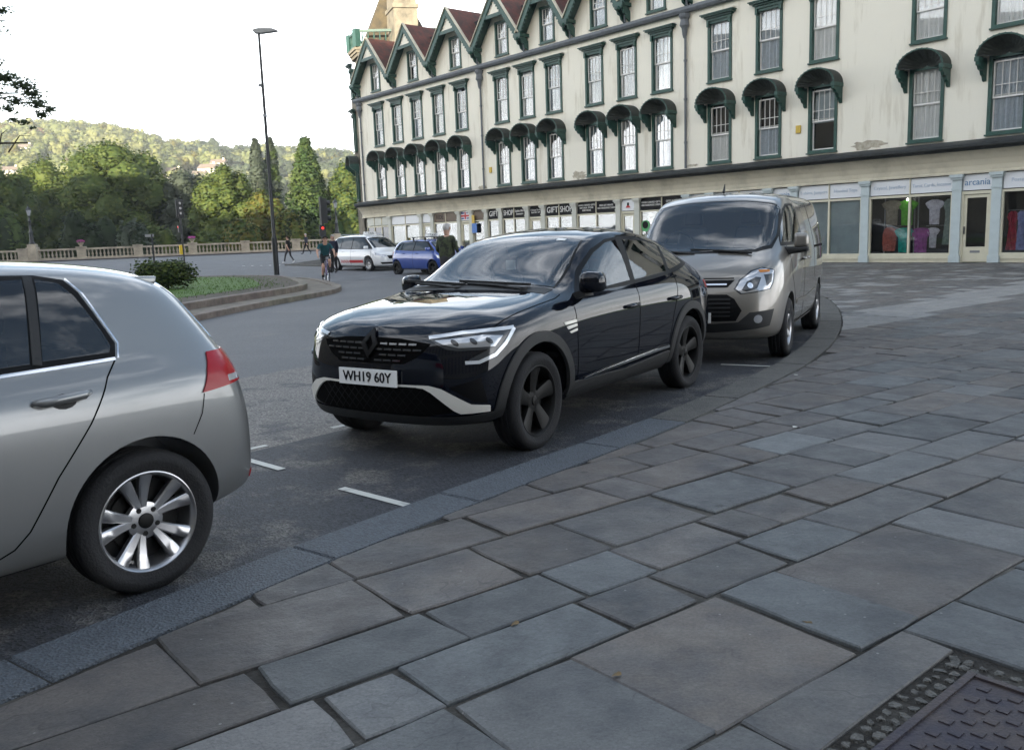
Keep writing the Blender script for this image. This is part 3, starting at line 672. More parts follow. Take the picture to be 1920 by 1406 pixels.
for s in (-35.75, -22.65, -8.32):
    m = MB(); m.tube([(s, -.10, 9.6), (s, -.10, 4.15)], .055, 10)
    for z in (5.2, 7.0, 8.6): m.lathe([(.075, z), (.075, z+.08)], 10, 'z', (s, -.10, 0))
    m.lathe([(.06, 9.55), (.10, 9.7), (.13, 9.95), (.21, 10.05), (.17, 10.3), (.24, 10.42), (.24, 10.52)], 8, 'z', (s, -.14, 0)); m.build('rain_pipe', 'lead_grey', BLD, smooth='auto')
# ---- ledge and cove swept along the front and round the left corner
arc = [(S1, 0), (S0+.6, 0)]+[(S0+.6-2.4*math.sin(t), 2.4-2.4*math.cos(t)) for t in [i*math.pi/16 for i in range(1, 9)]]+[(S0-1.8, 8)]
def sweep(path, prof, name, mname, parent=BLD):
    P = [Vector((a, b, 0)) for a, b in path]; m = MB(); k = len(prof); vs = []
    for i, p in enumerate(P):
        t = (P[min(i+1, len(P)-1)]-P[max(0, i-1)]).normalized(); o = Vector((t.y, -t.x, 0))
        if i == 0: o = Vector((0, -1, 0))
        if o.dot(Vector((-.3, -1, 0))) < 0: o = -o
        for d, z in prof: vs.append((p.x+o.x*d, p.y+o.y*d, z))
    fs = [(i*k+j, i*k+j+1, (i+1)*k+j+1, (i+1)*k+j) for i in range(len(P)-1) for j in range(k-1)]
    m.add(vs, fs); return m.build(name, mname, parent)
sweep(arc, [(-.02, 4.14), (.30, 4.07), (.56, 4.0), (.64, 3.95), (.64, 3.87), (.55, 3.84), (.50, 3.78), (.40, 3.76)], 'ledge', 'black_ledge')
sweep(arc, [(.46, 3.80), (.38, 3.74), (.27, 3.62), (.17, 3.46), (.11, 3.28), (.10, 3.12), (.13, 3.08), (.13, 3.03), (.0, 3.03)], 'cove', 'cream_cove')
# damp stains and peeling render patches above the ledge
mat('stained_render', (.30, .27, .21), .95, col2=(.50, .46, .37), scale=6, bump=.8, bscale=40)
def stain(s, z, a, b, seed):
    r_ = random.Random(seed); m = MB(); n = 22; pts = [(s+a*math.cos(t)*(1+r_.uniform(-.3, .25)), z+b*math.sin(t)*(1+r_.uniform(-.4, .3))) for t in [i*6.283/n for i in range(n)]]
    m.prism(pts, -.004, .004); m.build('render_stain', 'stained_render', BLD)
for i, (s, z, a, b) in enumerate(((.05, 4.32, .62, .16), (-8.0, 4.25, .3, .06), (-15.1, 4.35, .5, .2), (-22.9, 4.25, .4, .12), (-19.0, 4.28, .2, .18))): stain(s, z, a, b, i)
# alarm box
box('alarm_box', 'sign_yellow' if 'sign_yellow' in M else mat('sign_yellow', (.55, .38, .06), .6).name, BLD, -2.95, -2.75, -.06, 0, 5.05, 5.33); box('alarm_box', 'sign_yellow', BLD, -22.2, -22.0, -.06, 0, 5.0, 5.3)
# ---- left end: canted bay, turret with balcony, steep roof and chimney
m = MB(); m.add([(S0, 0, .1), (S0-1.8, .6, .1), (S0-3.4, 3.0, .1), (S0-3.4, 9, .1), (S0, 0, 11.6), (S0-1.8, .6, 11.6), (S0-3.4, 3.0, 11.6), (S0-3.4, 9, 11.6)], [(0, 1, 5, 4), (1, 2, 6, 5), (2, 3, 7, 6)]); m.build('turret_wall', 'bath_stone', BLD, fixn=False)
ca = math.atan2(-.6, 1.8)
for z0, z1, tp in ((ZF1, ZT1, 'shell'), (ZF2, ZT2, 'hood'), (11.0, 12.9, 'hood')):
    o = window(S0-.95, z0, z1, .62, 0, tp, .26, ca); o.location.y = .22
m = MB(); m.prism([(S0+2.6, 5.2), (S0+.95, 2.8), (S0-.5, .75), (S0-2.2, 1.3), (S0-3.7, 3.8), (S0-3.4, 8), (S0+2.6, 8)], 10.6, 13.9, 'z'); m.build('turret_wall', 'bath_stone', BLD)
BP = [(S0+3.0, 5.2), (S0+1.15, 2.7), (S0-.45, .50), (S0-2.4, 1.1), (S0-4.1, 3.8), (S0-3.8, 8)]
for z, d in ((13.75, .0), (13.95, .14), (14.13, .28)):
    cx_, cy_ = S0-.6, 4.0; m = MB(); m.prism([(x+(x-cx_)*d*.2, y+(y-cy_)*d*.2) for x, y in BP]+[(S0+3, 8)], z, z+.19, 'z'); m.build('turret_cornice', 'bath_stone', BLD)
def _lathe(p, n): m = MB(); m.lathe(p, n); return m
def balcony():
    rail = MB(); pts = BP
    for a, b in zip(pts[:-1], pts[1:]):
        for z, h in ((14.42, .14), (15.32, .16)): rail.bar((*a, z), (*b, z), .16, h)
    for p in pts: rail.box(p[0]-.2, p[0]+.2, p[1]-.2, p[1]+.2, 14.3, 15.44)
    rail.build('balcony_rail', 'green_trim', BLD)
    pm = shared('bpost', lambda: mesh_of(_lathe([(.05, 0), (.05, .1), (.03, .2), (.055, .42), (.03, .64), (.05, .78)], 6), 'green_trim'))
    for a, b in zip(pts[:-1], pts[1:]):
        L = math.hypot(b[0]-a[0], b[1]-a[1]); n = int(L/.36)
        for i in range(1, n): link('baluster', pm, BLD, (a[0]+(b[0]-a[0])*i/n, a[1]+(b[1]-a[1])*i/n, 14.49))
balcony()
m = MB(); b0 = [(S0-.7, 1.1), (S0+.8, 3.0), (S0+1.0, 6.0), (S0-1.4, 7.3), (S0-3.7, 5.2), (S0-3.0, 2.0)]; n6 = len(b0)
m.add([(*p, 14.3) for p in b0]+[(S0-1.4+(x-S0+1.4)*.06, 4.0+(y-4.0)*.06, 19.6) for x, y in b0], [(i, (i+1) % n6, n6+(i+1) % n6, n6+i) for i in range(n6)]+[tuple(range(n6, 2*n6))]); m.build('turret_roof', 'slate_mossy', BLD)
m = MB(); ca_, cb_ = Vector((.375, .675, 0)), Vector((-1.0, .35, 0))
for z0, z1, e in ((10.5, 16.5, 0), (16.5, 16.75, .1), (16.75, 18.4, -.05)): m.obox((S0+1.3, 3.03, (z0+z1)/2), ca_*(1+e), cb_*(1+e), Vector((0, 0, (z1-z0)/2)))
ch = m.build('chimney', 'bath_stone', BLD)
# ---- shopfronts
PIL = [-32.8, -29.2, -27.95, -25.2, -24.0, -22.6, -21.3, -19.05, -17.75, -15.4, -12.4, -11.2, -8.28, -7.0, -4.12, -2.95, 0.0, 3.28, 4.55, 7.9, 9.2, 12.6]
BLUEP = {-8.28, -7.0, -4.12, -2.95, 0.0, 3.28, 4.55, 7.9, 9.2, 12.6}
def pil_mesh(w):
    m = MB(); m.box(-w/2, w/2, -.12, .05, .1, 2.52); m.box(-w/2-.03, w/2+.03, -.15, .05, .1, .34); m.box(-w/2-.02, w/2+.02, -.14, .05, 2.52, 2.58); m.box(-w/2, w/2, -.115, .05, 2.58, 2.86)
    m.box(-w/2-.04, w/2+.04, -.17, .05, 2.86, 2.93); m.box(-w/2-.07, w/2+.07, -.21, .05, 2.93, 3.03); return m
mat('pilaster_cream', (.52, .53, .47), .5, var=.12, scale=3)
for s in PIL:
    mn = 'pilaster_blue' if s in BLUEP else 'pilaster_cream'; link('pilaster', shared(('pil', mn), lambda: mesh_of(pil_mesh(.30), mn)), BLD, (s, 0, 0))
mat('cream_wood', (.60, .57, .44), .55, var=.1)
mat('sign_brown', (.16, .12, .085), .6, var=.3)
def shop_window(a, b, panels, glass='glass_shop', back=None):
    a += .15; b -= .15; c = (a+b)/2; n = max(1, len(panels)); m = MB()
    m.box(a, b, -.06, .06, .22, .42); m.box(a, b, -.03, .05, .1, .22); m.box(a, b, -.05, .05, 2.38, 2.46); m.box(a, a+.06, -.05, .05, .42, 2.38); m.box(b-.06, b, -.05, .05, .42, 2.38)
    for k in range(1, n): x = a+(b-a)*k/n; m.box(x-.035, x+.035, -.05, .05, .42, 2.38); m.box(x-.02, x+.02, -.07, .02, 2.46, 3.02)
    o = m.build('shop_window', 'cream_wood', BLD)
    for k in range(n):
        x0, x1 = a+(b-a)*k/n, a+(b-a)*(k+1)/n
        box('pane', glass, o, x0+.03, x1-.03, .0, .008, .42, 2.38)
        if back: box('blind', back, o, x0+.03, x1-.03, .06, .07, .42, 2.38)
    for k, pn in enumerate(panels): sign(a+(b-a)*k/n, a+(b-a)*(k+1)/n, pn, o)
    return o
def sign(x0, x1, pn, parent):
    mname, lines, tm, size = pn; c = (x0+x1)/2
    sg = box('sign_board', mname, parent, x0+.03, x1-.03, -.035, .0, 2.49, 3.0)
    nl = len(lines)
    for i, t in enumerate(lines):
        z = 2.745+((nl-1)/2-i)*size*1.05; me = text_mesh(t, size); wd = max(v.co.x for v in me.vertices)-min(v.co.x for v in me.vertices)
        lettering(t, size, tm, parent, (c, -.042, z), (math.pi/2, 0, 0), min(1, (x1-x0-.16)/wd))
    return sg
def shop_door(a, b, pn, leaf='cream_wood', glass='glass_shop'):
    a += .15; b -= .15; m = MB(); m.box(a, a+.07, -.05, .05, .1, 2.46); m.box(b-.07, b, -.05, .05, .1, 2.46); m.box(a+.07, b-.07, -.05, .05, 2.36, 2.46)
    o = m.build('shop_door', leaf, BLD); a += .07; b -= .07
    d = MB(); d.box(a, a+.10, -.01, .04, .12, 2.34); d.box(b-.10, b, -.01, .04, .12, 2.34); d.box(a+.1, b-.1, -.01, .04, .12, .62); d.box(a+.1, b-.1, -.01, .04, 2.24, 2.34); d.build('door_leaf', leaf, o)
    box('pane', glass, o, a+.1, b-.1, .01, .018, .62, 2.24); box('letter_plate', 'metal_grey', o, (a+b)/2-.16, (a+b)/2+.16, -.018, -.008, .42, .50); box('handle', 'metal_black', o, a+.03, a+.06, -.05, -.01, 1.05, 1.30)
    sign(a-.07, b+.07, pn, o); return o
SW = ('sign_white', [], 'sign_blue_text', .2)
def white(t, tm='sign_pale_text', sz=.17): return ('sign_white', [t], tm, sz)
def black(lines, sz): return ('sign_black', lines, 'white_paint', sz)
shop_window(-32.8, -29.2, [SW, SW], 'glass_shop', 'blind_grey'); shop_door(-29.2, -27.95, SW)
shop_window(-27.95, -25.2, [('sign_brown', ['RIDE'], 'sign_black', .36), ('sign_brown', [], 'sign_black', .2)])
flag_door = shop_door(-25.2, -24.0, ('sign_white', [], 'sign_black', .1))
mat('flag_red', (.45, .03, .035), .6); mat('flag_blue', (.03, .05, .2), .6)
m = MB(); m.box(-25.0, -24.2, -.05, -.037, 2.69, 2.80); m.box(-24.66, -24.54, -.0505, -.0365, 2.55, 2.95); m.build('flag_cross', 'flag_red', flag_door)
m = MB()
for x0, x1 in ((-24.98, -24.72), (-24.48, -24.22)):
    for z0, z1 in ((2.56, 2.64), (2.86, 2.94)): m.box(x0, x1, -.046, -.036, z0, z1)
m.build('flag_corner', 'flag_blue', flag_door)
shop_window(-24.0, -22.6, [('sign_brown', [], 'sign_black', .2)])
shop_window(-22.6, -21.3, [black(['GIFT'], .40)]); shop_window(-21.3, -19.05, [black(['SHOP'], .40), black(['Quality Gifts &', 'Souvenirs'], .15)])
shop_door(-19.05, -17.75, black(['4 Orange Grove', 'Bath BA1 1LP'], .12)); shop_window(-17.75, -15.4, [black(['GIFT'], .42), black(['SHOP'], .42)])
shop_window(-15.4, -12.4, [black(['HAND CARVED GIFTS', 'NATURAL STONE', 'AND MORE'], .12), black(['FINE ART PRINTS', 'AND HANDMADE CARDS'], .12)])
logo_door = shop_door(-12.4, -11.2, SW); m = MB(); m.box(-11.86, -11.74, -.05, -.036, 2.72, 2.86); m.build('logo', 'sign_black', logo_door); m = MB(); m.prism([(-11.95, 2.62), (-11.65, 2.62), (-11.72, 2.72), (-11.88, 2.72)], -.05, -.036); m.build('logo', 'flag_red', logo_door)
shop_window(-11.2, -8.28, [black(['HAND CARVED GIFTS', 'AND HANDMADE CARDS'], .12), black(['GIFTS & PRINTS', 'HANDMADE'], .12)])
shop_door(-8.28, -7.0, white('arcania', 'sign_blue_text', .26)); shop_window(-7.0, -4.12, [white('Knitwear'), white('Winter Hats')], 'glass_shop', 'blind_grey')
shop_door(-4.12, -2.95, white('arcania', 'sign_blue_text', .27)); shop_window(-2.95, 0, [white('T-shirts, Jumpers'), white('Hooded Tops')], 'glass_shop', 'blind_grey')
shop_window(0, 3.28, [white('Crystal, Jewellery'), white('Tarot Cards, Incense')], 'glass_clear'); shop_door(3.28, 4.55, white('arcania', 'sign_blue_text', .30))
shop_window(4.55, 7.9, [white('Posters, Prints'), white('Clothing')], 'glass_clear'); shop_door(7.9, 9.2, SW); shop_window(9.2, 12.6, [SW, SW])
# curved corner bay at the left end
for k, (t0, t1) in enumerate(((0, .45), (.45, .9), (.9, 1.35))):
    c0 = (S0+.6-2.3*math.sin(t0), 2.4-2.3*math.cos(t0)); c1 = (S0+.6-2.3*math.sin(t1), 2.4-2.3*math.cos(t1)); an = math.atan2(c0[1]-c1[1], c0[0]-c1[0]); L = math.hypot(c0[0]-c1[0], c0[1]-c1[1])
    m = MB(); m.box(-L/2, L/2, -.05, .05, .1, .45); m.box(-L/2, L/2, -.05, .05, 2.4, 3.03); m.box(-L/2, -L/2+.12, -.08, .05, .45, 2.4); m.box(L/2-.12, L/2, -.08, .05, .45, 2.4)
    o = m.build('corner_bay', 'pilaster_cream', BLD, loc=((c0[0]+c1[0])/2, (c0[1]+c1[1])/2, 0)); o.rotation_euler = (0, 0, an); box('pane', 'glass_window', o, -L/2+.12, L/2-.12, 0, .01, .45, 2.4)
shop_window(-35.9, -32.8, [('pilaster_cream', [], 'sign_black', .2)]*3, 'glass_window')
# interiors: floor, ceiling, back wall; shelves of the gift shop
m = MB(); m.box(S0+.5, S1, .1, .88, .1, .30); m.box(S0+.5, S1, .1, .88, 2.5, 3.6); m.build('shop_floor', 'interior_mid', BLD)
for a, b in ((-21.0, -19.3), (-17.45, -15.6), (-22.35, -21.55)):
    m = MB(); n = max(2, int((b-a)/.42))
    for k in range(n+1): x = a+(b-a)*k/n; m.box(x-.02, x+.02, .15, .4, .5, 2.0)
    for z in (.5, .98, 1.5, 2.0): m.box(a, b, .15, .4, z, z+.03)
    m.build('display_shelves', 'white_paint', BLD)
box('notice', 'sign_yellow', BLD, -23.85, -23.6, -.16, -.13, 2.3, 2.75); box('notice', mat('notice_blue', (.06, .16, .45), .5).name, BLD, -23.85, -23.4, -.16, -.13, 1.75, 2.28)
mat('sticker_green', (.10, .38, .14), .6)
m = MB(); m.lathe([(.26, 0), (.26, .01)], 20, 'y', (-10.75, -.02, 1.75)); m.build('window_sticker', 'sticker_green', BLD); m = MB(); m.lathe([(.17, 0), (.17, .012)], 20, 'y', (-10.75, -.035, 1.8)); m.build('window_sticker', 'sign_black', BLD)
box('poster', 'sign_white', BLD, -10.2, -9.9, -.02, -.01, 1.3, 1.8)
# ---- garments hanging in the two clothes windows
def garment(name, label, s, z0, z1, w, col, kind='tee', y=.14):
    mm = mat('cloth_'+name+str(len(M)), col, .9, var=.45, scale=9)
    n = 10; m = MB(); h = z1-z0
    if kind == 'tee': prof = [(0, .40), (.1, .42), (.62, .44), (.70, .62), (.86, .80), (.95, .55), (1, .22)]
    elif kind == 'dress': prof = [(0, .62), (.2, .55), (.55, .40), (.75, .42), (.85, .6), (.94, .48), (1, .2)]
    else: prof = [(0, .42), (.3, .52), (.7, .5), (.9, .38), (1, .15)]
    vs = []; fs = []
    for t, f in prof:
        for k in range(n+1):
            x = -1+2*k/n; vs.append((x*w*f, -.05*math.cos(x*1.5)+.02*math.sin(k*2.3+t*4), h*t))
        for k in range(n+1):
            x = 1-2*k/n; vs.append((x*w*f, .06*math.cos(x*1.5), h*t))
    q = 2*(n+1)
    for i in range(len(prof)-1):
        for k in range(q): fs.append((i*q+k, i*q+(k+1) % q, (i+1)*q+(k+1) % q, (i+1)*q+k))
    m.add(vs, fs); p = FAC_O+FAC_D*s-FAC_N*y
    o = m.build(name, mm, None, smooth=True, loc=(p.x, p.y, z0), rotz=FAC_RZ, label=label, category='clothing', group='clothes hanging in the shop windows')
    return o
garment('patterned_shirt', 'black and cream patterned shirt hanging top left in the clothes shop window', .92, 1.42, 2.30, .50, (.25, .22, .17))
garment('green_shirt', 'bright green shirt hanging in the clothes shop window', 1.48, 1.40, 2.28, .50, (.10, .42, .02))
garment('white_shirt', 'white shirt with dark print hanging in the clothes shop window', 2.45, 1.40, 2.25, .42, (.62, .60, .68))
garment('grey_dress', 'long grey-green dress at the right end of the clothes shop window', 2.95, .70, 2.25, .34, (.20, .26, .24), 'dress')
garment('red_bag_top', 'rust red patterned top hanging low in the clothes shop window', .85, .50, 1.36, .52, (.42, .12, .09), 'bag')
garment('teal_shirt', 'teal green shirt hanging low in the clothes shop window', 1.40, .44, 1.32, .50, (.01, .36, .30))
garment('purple_shirt', 'purple shirt hanging low in the clothes shop window', 2.0, .44, 1.30, .54, (.32, .07, .30))
garment('white_blouse', 'small white blouse below the printed white shirt in the shop window', 2.42, .6, 1.30, .30, (.62, .6, .68))
for i, (s, c, l) in enumerate(((5.0, (.35, .02, .05), 'dark red dress'), (5.28, (.22, .25, .48), 'blue-violet dress'), (5.7, (.03, .30, .36), 'turquoise dress'))): garment('dress', l+' on a rail in the rightmost shop window', s, .5, 1.75, .30, c, 'dress')
m = MB()
for x in (.62, 1.72, 1.85): m.tube([(x, .22, .42), (x, .22, 2.38)], .025, 6)
for z, a, b in ((1.38, .65, 1.2), (1.36, 2.1, 3.05), (2.33, .6, 3.05), (1.78, 4.8, 7.6)): m.tube([(a, .3, z), (b, .3, z)], .012, 6)
m.build('clothes_rail', 'metal_grey', BLD)
lamp = thing('shop_spotlight', 'small lit lamp at the top of the clothes shop window', 'lamp', (*(FAC_O+FAC_D*1.5+FAC_N*-.08).xy, 2.30), FAC_RZ); mat('bulb', (1, .95, .85), .3, emit=12)
m = MB(); m.lathe([(.0, -.03), (.03, -.02), (.035, 0), (.02, .04)], 10); m.build('bulb', 'bulb', lamp); m = MB(); m.tube([(0, 0, .03), (0, 0, .08)], .012, 6); m.build('fitting', 'metal_black', lamp)
# ---- the tall buildings behind the camera that keep the square in shade
mat('far_stone', (.25, .215, .16), .9, col2=(.17, .15, .115), scale=.5); mat('far_glass', (.02, .022, .026), .4)
def shade_block(name, label, x0, x1, y0, y1, h):
    t = thing(name, label, 'building', ((x0+x1)/2, (y0+y1)/2, 0)); w, d = (x1-x0)/2, (y1-y0)/2
    box('wall', 'far_stone', t, -w, w, -d, d, 0, h)
    n = int((x1-x0)/5); m = MB()
    for k in range(n):
        x = -w+(k+.5)*2*w/n; m.box(x-1.1, x+1.1, d, d+.05, 3, h*.42); m.box(x-1.1, x+1.1, d, d+.05, h*.5, h*.85)
    m.build('window_glass', 'far_glass', t)
    m = MB(); m.box(-w-.4, w+.4, -d-.4, d+.4, h, h+.8)
    m.build('parapet', 'far_stone', t)
shade_block('abbey_nave', 'tall pale stone abbey across the square, behind the viewer', -140, 45, -62, -38, 33)
shade_block('stone_hotel', 'large pale stone hotel across the square, out of view to the left', -100, -62, -36, 40, 23)
# ================================================================== vehicles: toolkit
mat('tyre', (.011, .011, .012), .85, bump=.3, bscale=90)
mat('plastic_dark', (.008, .0085, .009), .6, bump=.15, bscale=200)
mat('well_black', (.006, .006, .006), .9)
mat('glass_car', (.010, .014, .018), .015, spec=.8)
thin_glass('glass_auto', (.55, .60, .60), .05, 1.3); thin_glass('glass_tint', (.16, .17, .18), .04, 1.3)
mat('cabin_dark', (.022, .022, .024), .8); mat('seat_cloth', (.07, .07, .075), .9); mat('drl_white', (.62, .64, .67), .12, metal=.3, coat=1)
mat('chrome', (.62, .63, .65), .12, metal=1)
mat('satin_silver', (.68, .66, .60), .35, metal=.2)
mat('alloy', (.42, .42, .43), .28, metal=.9)
mat('alloy_dark', (.006, .0058, .0055), .5, spec=.22)
mat('lamp_lens', (.42, .43, .45), .06, metal=.5, spec=.9, coat=1)
mat('lamp_dark', (.03, .032, .036), .1, coat=.6)
mat('tail_red', (.26, .003, .007), .2, spec=.35)
mat('plate_white', (.72, .72, .70), .4)
mat('grille_black', (.003, .003, .0035), .45, spec=.15)
mat('gap_black', (.003, .003, .003), .9, spec=.05)
mat('amber', (.45, .16, .02), .3)
def pchip(keys, x):
    """monotone cubic through sorted (x, v)"""
    k = keys; n = len(k)
    if x <= k[0][0]: return k[0][1]
    if x >= k[-1][0]: return k[-1][1]
    h = [k[i+1][0]-k[i][0] for i in range(n-1)]; d = [(k[i+1][1]-k[i][1])/h[i] for i in range(n-1)]
    m = [d[0]]+[0 if d[i-1]*d[i] <= 0 else 2/(1/d[i-1]+1/d[i]) for i in range(1, n-1)]+[d[-1]]
    i = max(j for j in range(n-1) if k[j][0] <= x); t = (x-k[i][0])/h[i]
    return (2*t**3-3*t*t+1)*k[i][1]+(t**3-2*t*t+t)*h[i]*m[i]+(-2*t**3+3*t*t)*k[i+1][1]+(t**3-t*t)*h[i]*m[i+1]
class Car:
    def __init__(c, name, label, group, loc, yaw, spec):
        c.root = thing(name, label, spec.get('cat', 'car'), (*loc, gz(*loc)), yaw, group); c.spec = spec
        c.make_body()
    def make_body(c):
        sp = c.spec; J = len(sp['lines']); rows = []
        for j, keys in enumerate(sp['lines']):
            ky = sorted((k[0], k[1]) for k in keys); kz = sorted((k[0], k[2]) for k in keys); xn, xt = kz[-1][0], kz[0][0]; row = []
            for dx, fy in sp.get('nose', ((0, 0), (.035, .52), (.12, .82), (.34, .975))):
                x = xn-dx; row.append((x, pchip(ky, x)*fy, pchip(kz, x)))
            for x in sp['stations']: row.append((x, pchip(ky, x), pchip(kz, x)))
            for dx, fy in reversed(sp.get('tail', ((0, 0), (.03, .55), (.10, .84), (.28, .975)))):
                x = xt+dx; row.append((x, pchip(ky, x)*fy, pchip(kz, x)))
            rows.append(row)
        K = len(rows[0]); m = MB(); vs = [p for r_ in rows for p in r_]
        fs = [(j*K+i, j*K+i+1, (j+1)*K+i+1, (j+1)*K+i) for j in range(J-1) for i in range(K-1)]
        m.add(vs, fs); m.add([(x, -y, z) for x, y, z in vs], [tuple(reversed(f)) for f in fs])
        me = bpy.data.meshes.new('body'); me.from_pydata(m.v, [], m.f); bm = bmesh.new(); bm.from_mesh(me)
        bmesh.ops.remove_doubles(bm, verts=bm.verts, dist=1e-4)
        bmesh.ops.dissolve_degenerate(bm, edges=bm.edges, dist=1e-5); bmesh.ops.recalc_face_normals(bm, faces=bm.faces)
        cl = bm.edges.layers.float.get('crease_edge') or bm.edges.layers.float.new('crease_edge')
        for j, cr in sp.get('crease', {}).items():
            pts = {tuple(round(q, 3) for q in p) for p in rows[j]} | {tuple(round(q, 3) for q in (p[0], -p[1], p[2])) for p in rows[j]}
            for e in bm.edges:
                if all(tuple(round(q, 3) for q in v.co) in pts for v in e.verts): e[cl] = cr
        bm.to_mesh(me); bm.free()
        o = bpy.data.objects.new('body', me); COL.objects.link(o); md = o.modifiers.new('s', 'SUBSURF'); md.levels = sp.get('sub', 3); md.render_levels = md.levels
        dg = bpy.context.evaluated_depsgraph_get(); dg.update(); full = bpy.data.meshes.new_from_object(o.evaluated_get(dg)); bpy.data.objects.remove(o)
        for p in full.polygons: p.use_smooth = True
        c.src = full; c.vn = [v.normal.copy() for v in full.vertices]; c.vc = [v.co.copy() for v in full.vertices]; c.polys = [tuple(p.vertices) for p in full.polygons]
        c.bvh = BVHTree.FromPolygons(c.vc, c.polys)
        # wheel arches
        b2 = full.copy(); o = bpy.data.objects.new('body', b2); COL.objects.link(o); cut = []
        for (wx, wz, wr, yi) in sp['arches']:
            for sg in (-1, 1):
                k = MB(); k.lathe([(wr, yi*sg), (wr, 1.4*sg)], 56, 'y', (wx, 0, wz)); q = k.build('cut', None); cut.append(q)
                md = o.modifiers.new('b', 'BOOLEAN'); md.object = q; md.operation = 'DIFFERENCE'; md.solver = 'EXACT'
        for pts, d, a0, a1 in sp.get('cuts', ()):      # window openings running into a hollow cabin
            d = Vector(d).normalized(); P = [Vector(p) for p in pts]; n = len(P); k = MB(); fs = [(i, (i+1) % n, n+(i+1) % n, n+i) for i in range(n)]
            e1 = Vector((0, 0, 1)).cross(d); e1 = e1.normalized() if e1.length > .05 else Vector((0, 1, 0)); e2 = d.cross(e1); mid = sum(P, Vector((0, 0, 0)))/n; bd = mid.dot(d)
            for t_ in tessellate_polygon([[Vector((p.dot(e1), p.dot(e2), 0)) for p in P]]): fs.append(tuple(t_)); fs.append(tuple(n+i for i in reversed(t_)))
            flat_ = [e1*p.dot(e1)+e2*p.dot(e2)+d*bd for p in P]; k.add([p+d*a0 for p in flat_]+[p+d*a1 for p in flat_], fs); q = k.build('cut', None); cut.append(q)
            md = o.modifiers.new('b', 'BOOLEAN'); md.object = q; md.operation = 'DIFFERENCE'; md.solver = 'EXACT'
        dg = bpy.context.evaluated_depsgraph_get(); dg.update(); fin = bpy.data.meshes.new_from_object(o.evaluated_get(dg))
        bpy.data.objects.remove(o)
        for q in cut: bpy.data.objects.remove(q)
        bm = bmesh.new(); bm.from_mesh(fin)
        zc = sp.get('clad', 0)
        if zc: bmesh.ops.bisect_plane(bm, geom=bm.verts[:]+bm.edges[:]+bm.faces[:], plane_co=(0, 0, zc), plane_no=(0, 0, 1))
        for f in bm.faces:
            ct = f.calc_center_median(); f.material_index = 0
            if ct.z < zc or f.normal.z < -.75 and ct.z < .5: f.material_index = 1
            if sp.get('cuts') and ct.z > .8 and c.bvh.find_nearest(ct)[3] > .004: f.material_index = 3; f.smooth = False
            for (wx, wz, wr, yi) in sp['arches']:
                r_ = math.hypot(ct.x-wx, ct.z-wz)
                if r_ < wr*1.004 and abs(ct.y) > yi-.01 and (abs(f.normal.y) < .35 or abs(abs(ct.y)-yi) < .01): f.material_index = 2; f.smooth = False
        bm.to_mesh(fin); bm.free(); fin.materials.clear()
        for n in (sp['paint'], sp.get('cladmat', 'plastic_dark'), 'well_black', 'cabin_dark'): fin.materials.append(M[n])
        fin.set_sharp_from_angle(angle=R(38))
        c.body = link('body', fin, c.root)
    def hit(c, o, d):
        p, n, i, _ = c.bvh.ray_cast(o, d)
        if p is None: p, n, i, _ = c.bvh.find_nearest(o+d*3)
        vs = c.polys[i]; ws = [1/(1e-5+(c.vc[v]-p).length) for v in vs]; s = sum(ws); nn = Vector((0, 0, 0))
        for v, w_ in zip(vs, ws): nn += c.vn[v]*(w_/s)
        return p, nn.normalized()
    def patch(c, name, mname, pts, d, off=.004, grid=.05, thick=.015, mirror=True, parent=None, hole=None, smooth=True, uvw=None):
        """a panel lying on the body: outline pts (rough 3-D points) projected along d onto the surface"""
        d = Vector(d).normalized(); e1 = Vector((0, 0, 1)).cross(d)
        e1 = e1.normalized() if e1.length > .05 else Vector((0, 1, 0)); e2 = d.cross(e1).normalized()
        P = [Vector(p) for p in pts]; poly = []
        for i in range(len(P)):
            a, b = P[i], P[(i+1) % len(P)]; n = max(1, int((b-a).length/grid)); poly += [a+(b-a)*k/n for k in range(n)]
        q = [Vector((p.dot(e1), p.dot(e2), 0)) for p in poly]
        loops = [q]
        for hl in ([hole] if hole and not isinstance(hole[0][0], (tuple, list)) else (hole or [])): loops.append([Vector((Vector(p).dot(e1), Vector(p).dot(e2), 0)) for p in hl])
        allq = [p for l in loops for p in l]
        bm = bmesh.new(); bv = [bm.verts.new(p) for p in allq]
        for t in tessellate_polygon(loops):
            try: bm.faces.new([bv[i] for i in t])
            except ValueError: pass
        for ax in (0, 1):
            lo = min(p[ax] for p in allq); hi = max(p[ax] for p in allq); n = int((hi-lo)/grid)
            for k in range(1, n+1):
                co = [0, 0, 0]; no = [0, 0, 0]; co[ax] = lo+(hi-lo)*k/(n+1); no[ax] = 1
                bmesh.ops.bisect_plane(bm, geom=bm.verts[:]+bm.edges[:]+bm.faces[:], plane_co=co, plane_no=no, dist=1e-5)
        bmesh.ops.remove_doubles(bm, verts=bm.verts, dist=5e-4)
        base = sum(P, Vector((0, 0, 0)))/len(P); bd = base.dot(d); nv = {}
        for v in bm.verts:
            w_ = e1*v.co.x+e2*v.co.y+d*(bd-2.5); p, n = c.hit(w_, d); v.co = p+n*off; nv[v] = n
        bmesh.ops.recalc_face_normals(bm, faces=bm.faces)
        if bm.faces and sum(f.normal.dot(d)*f.calc_area() for f in bm.faces) > 0:
            for f in bm.faces: f.normal_flip()
        be = [e for e in bm.edges if len(e.link_faces) == 1]; mp_ = {}
        for e in be:
            for v in e.verts:
                if v not in mp_: mp_[v] = bm.verts.new(v.co-nv[v]*thick); nv[mp_[v]] = nv[v]
        for e in be:
            l = e.link_loops[0]; a, b = l.vert, l.link_loop_next.vert
            try: bm.faces.new([b, a, mp_[a], mp_[b]])
            except ValueError: pass
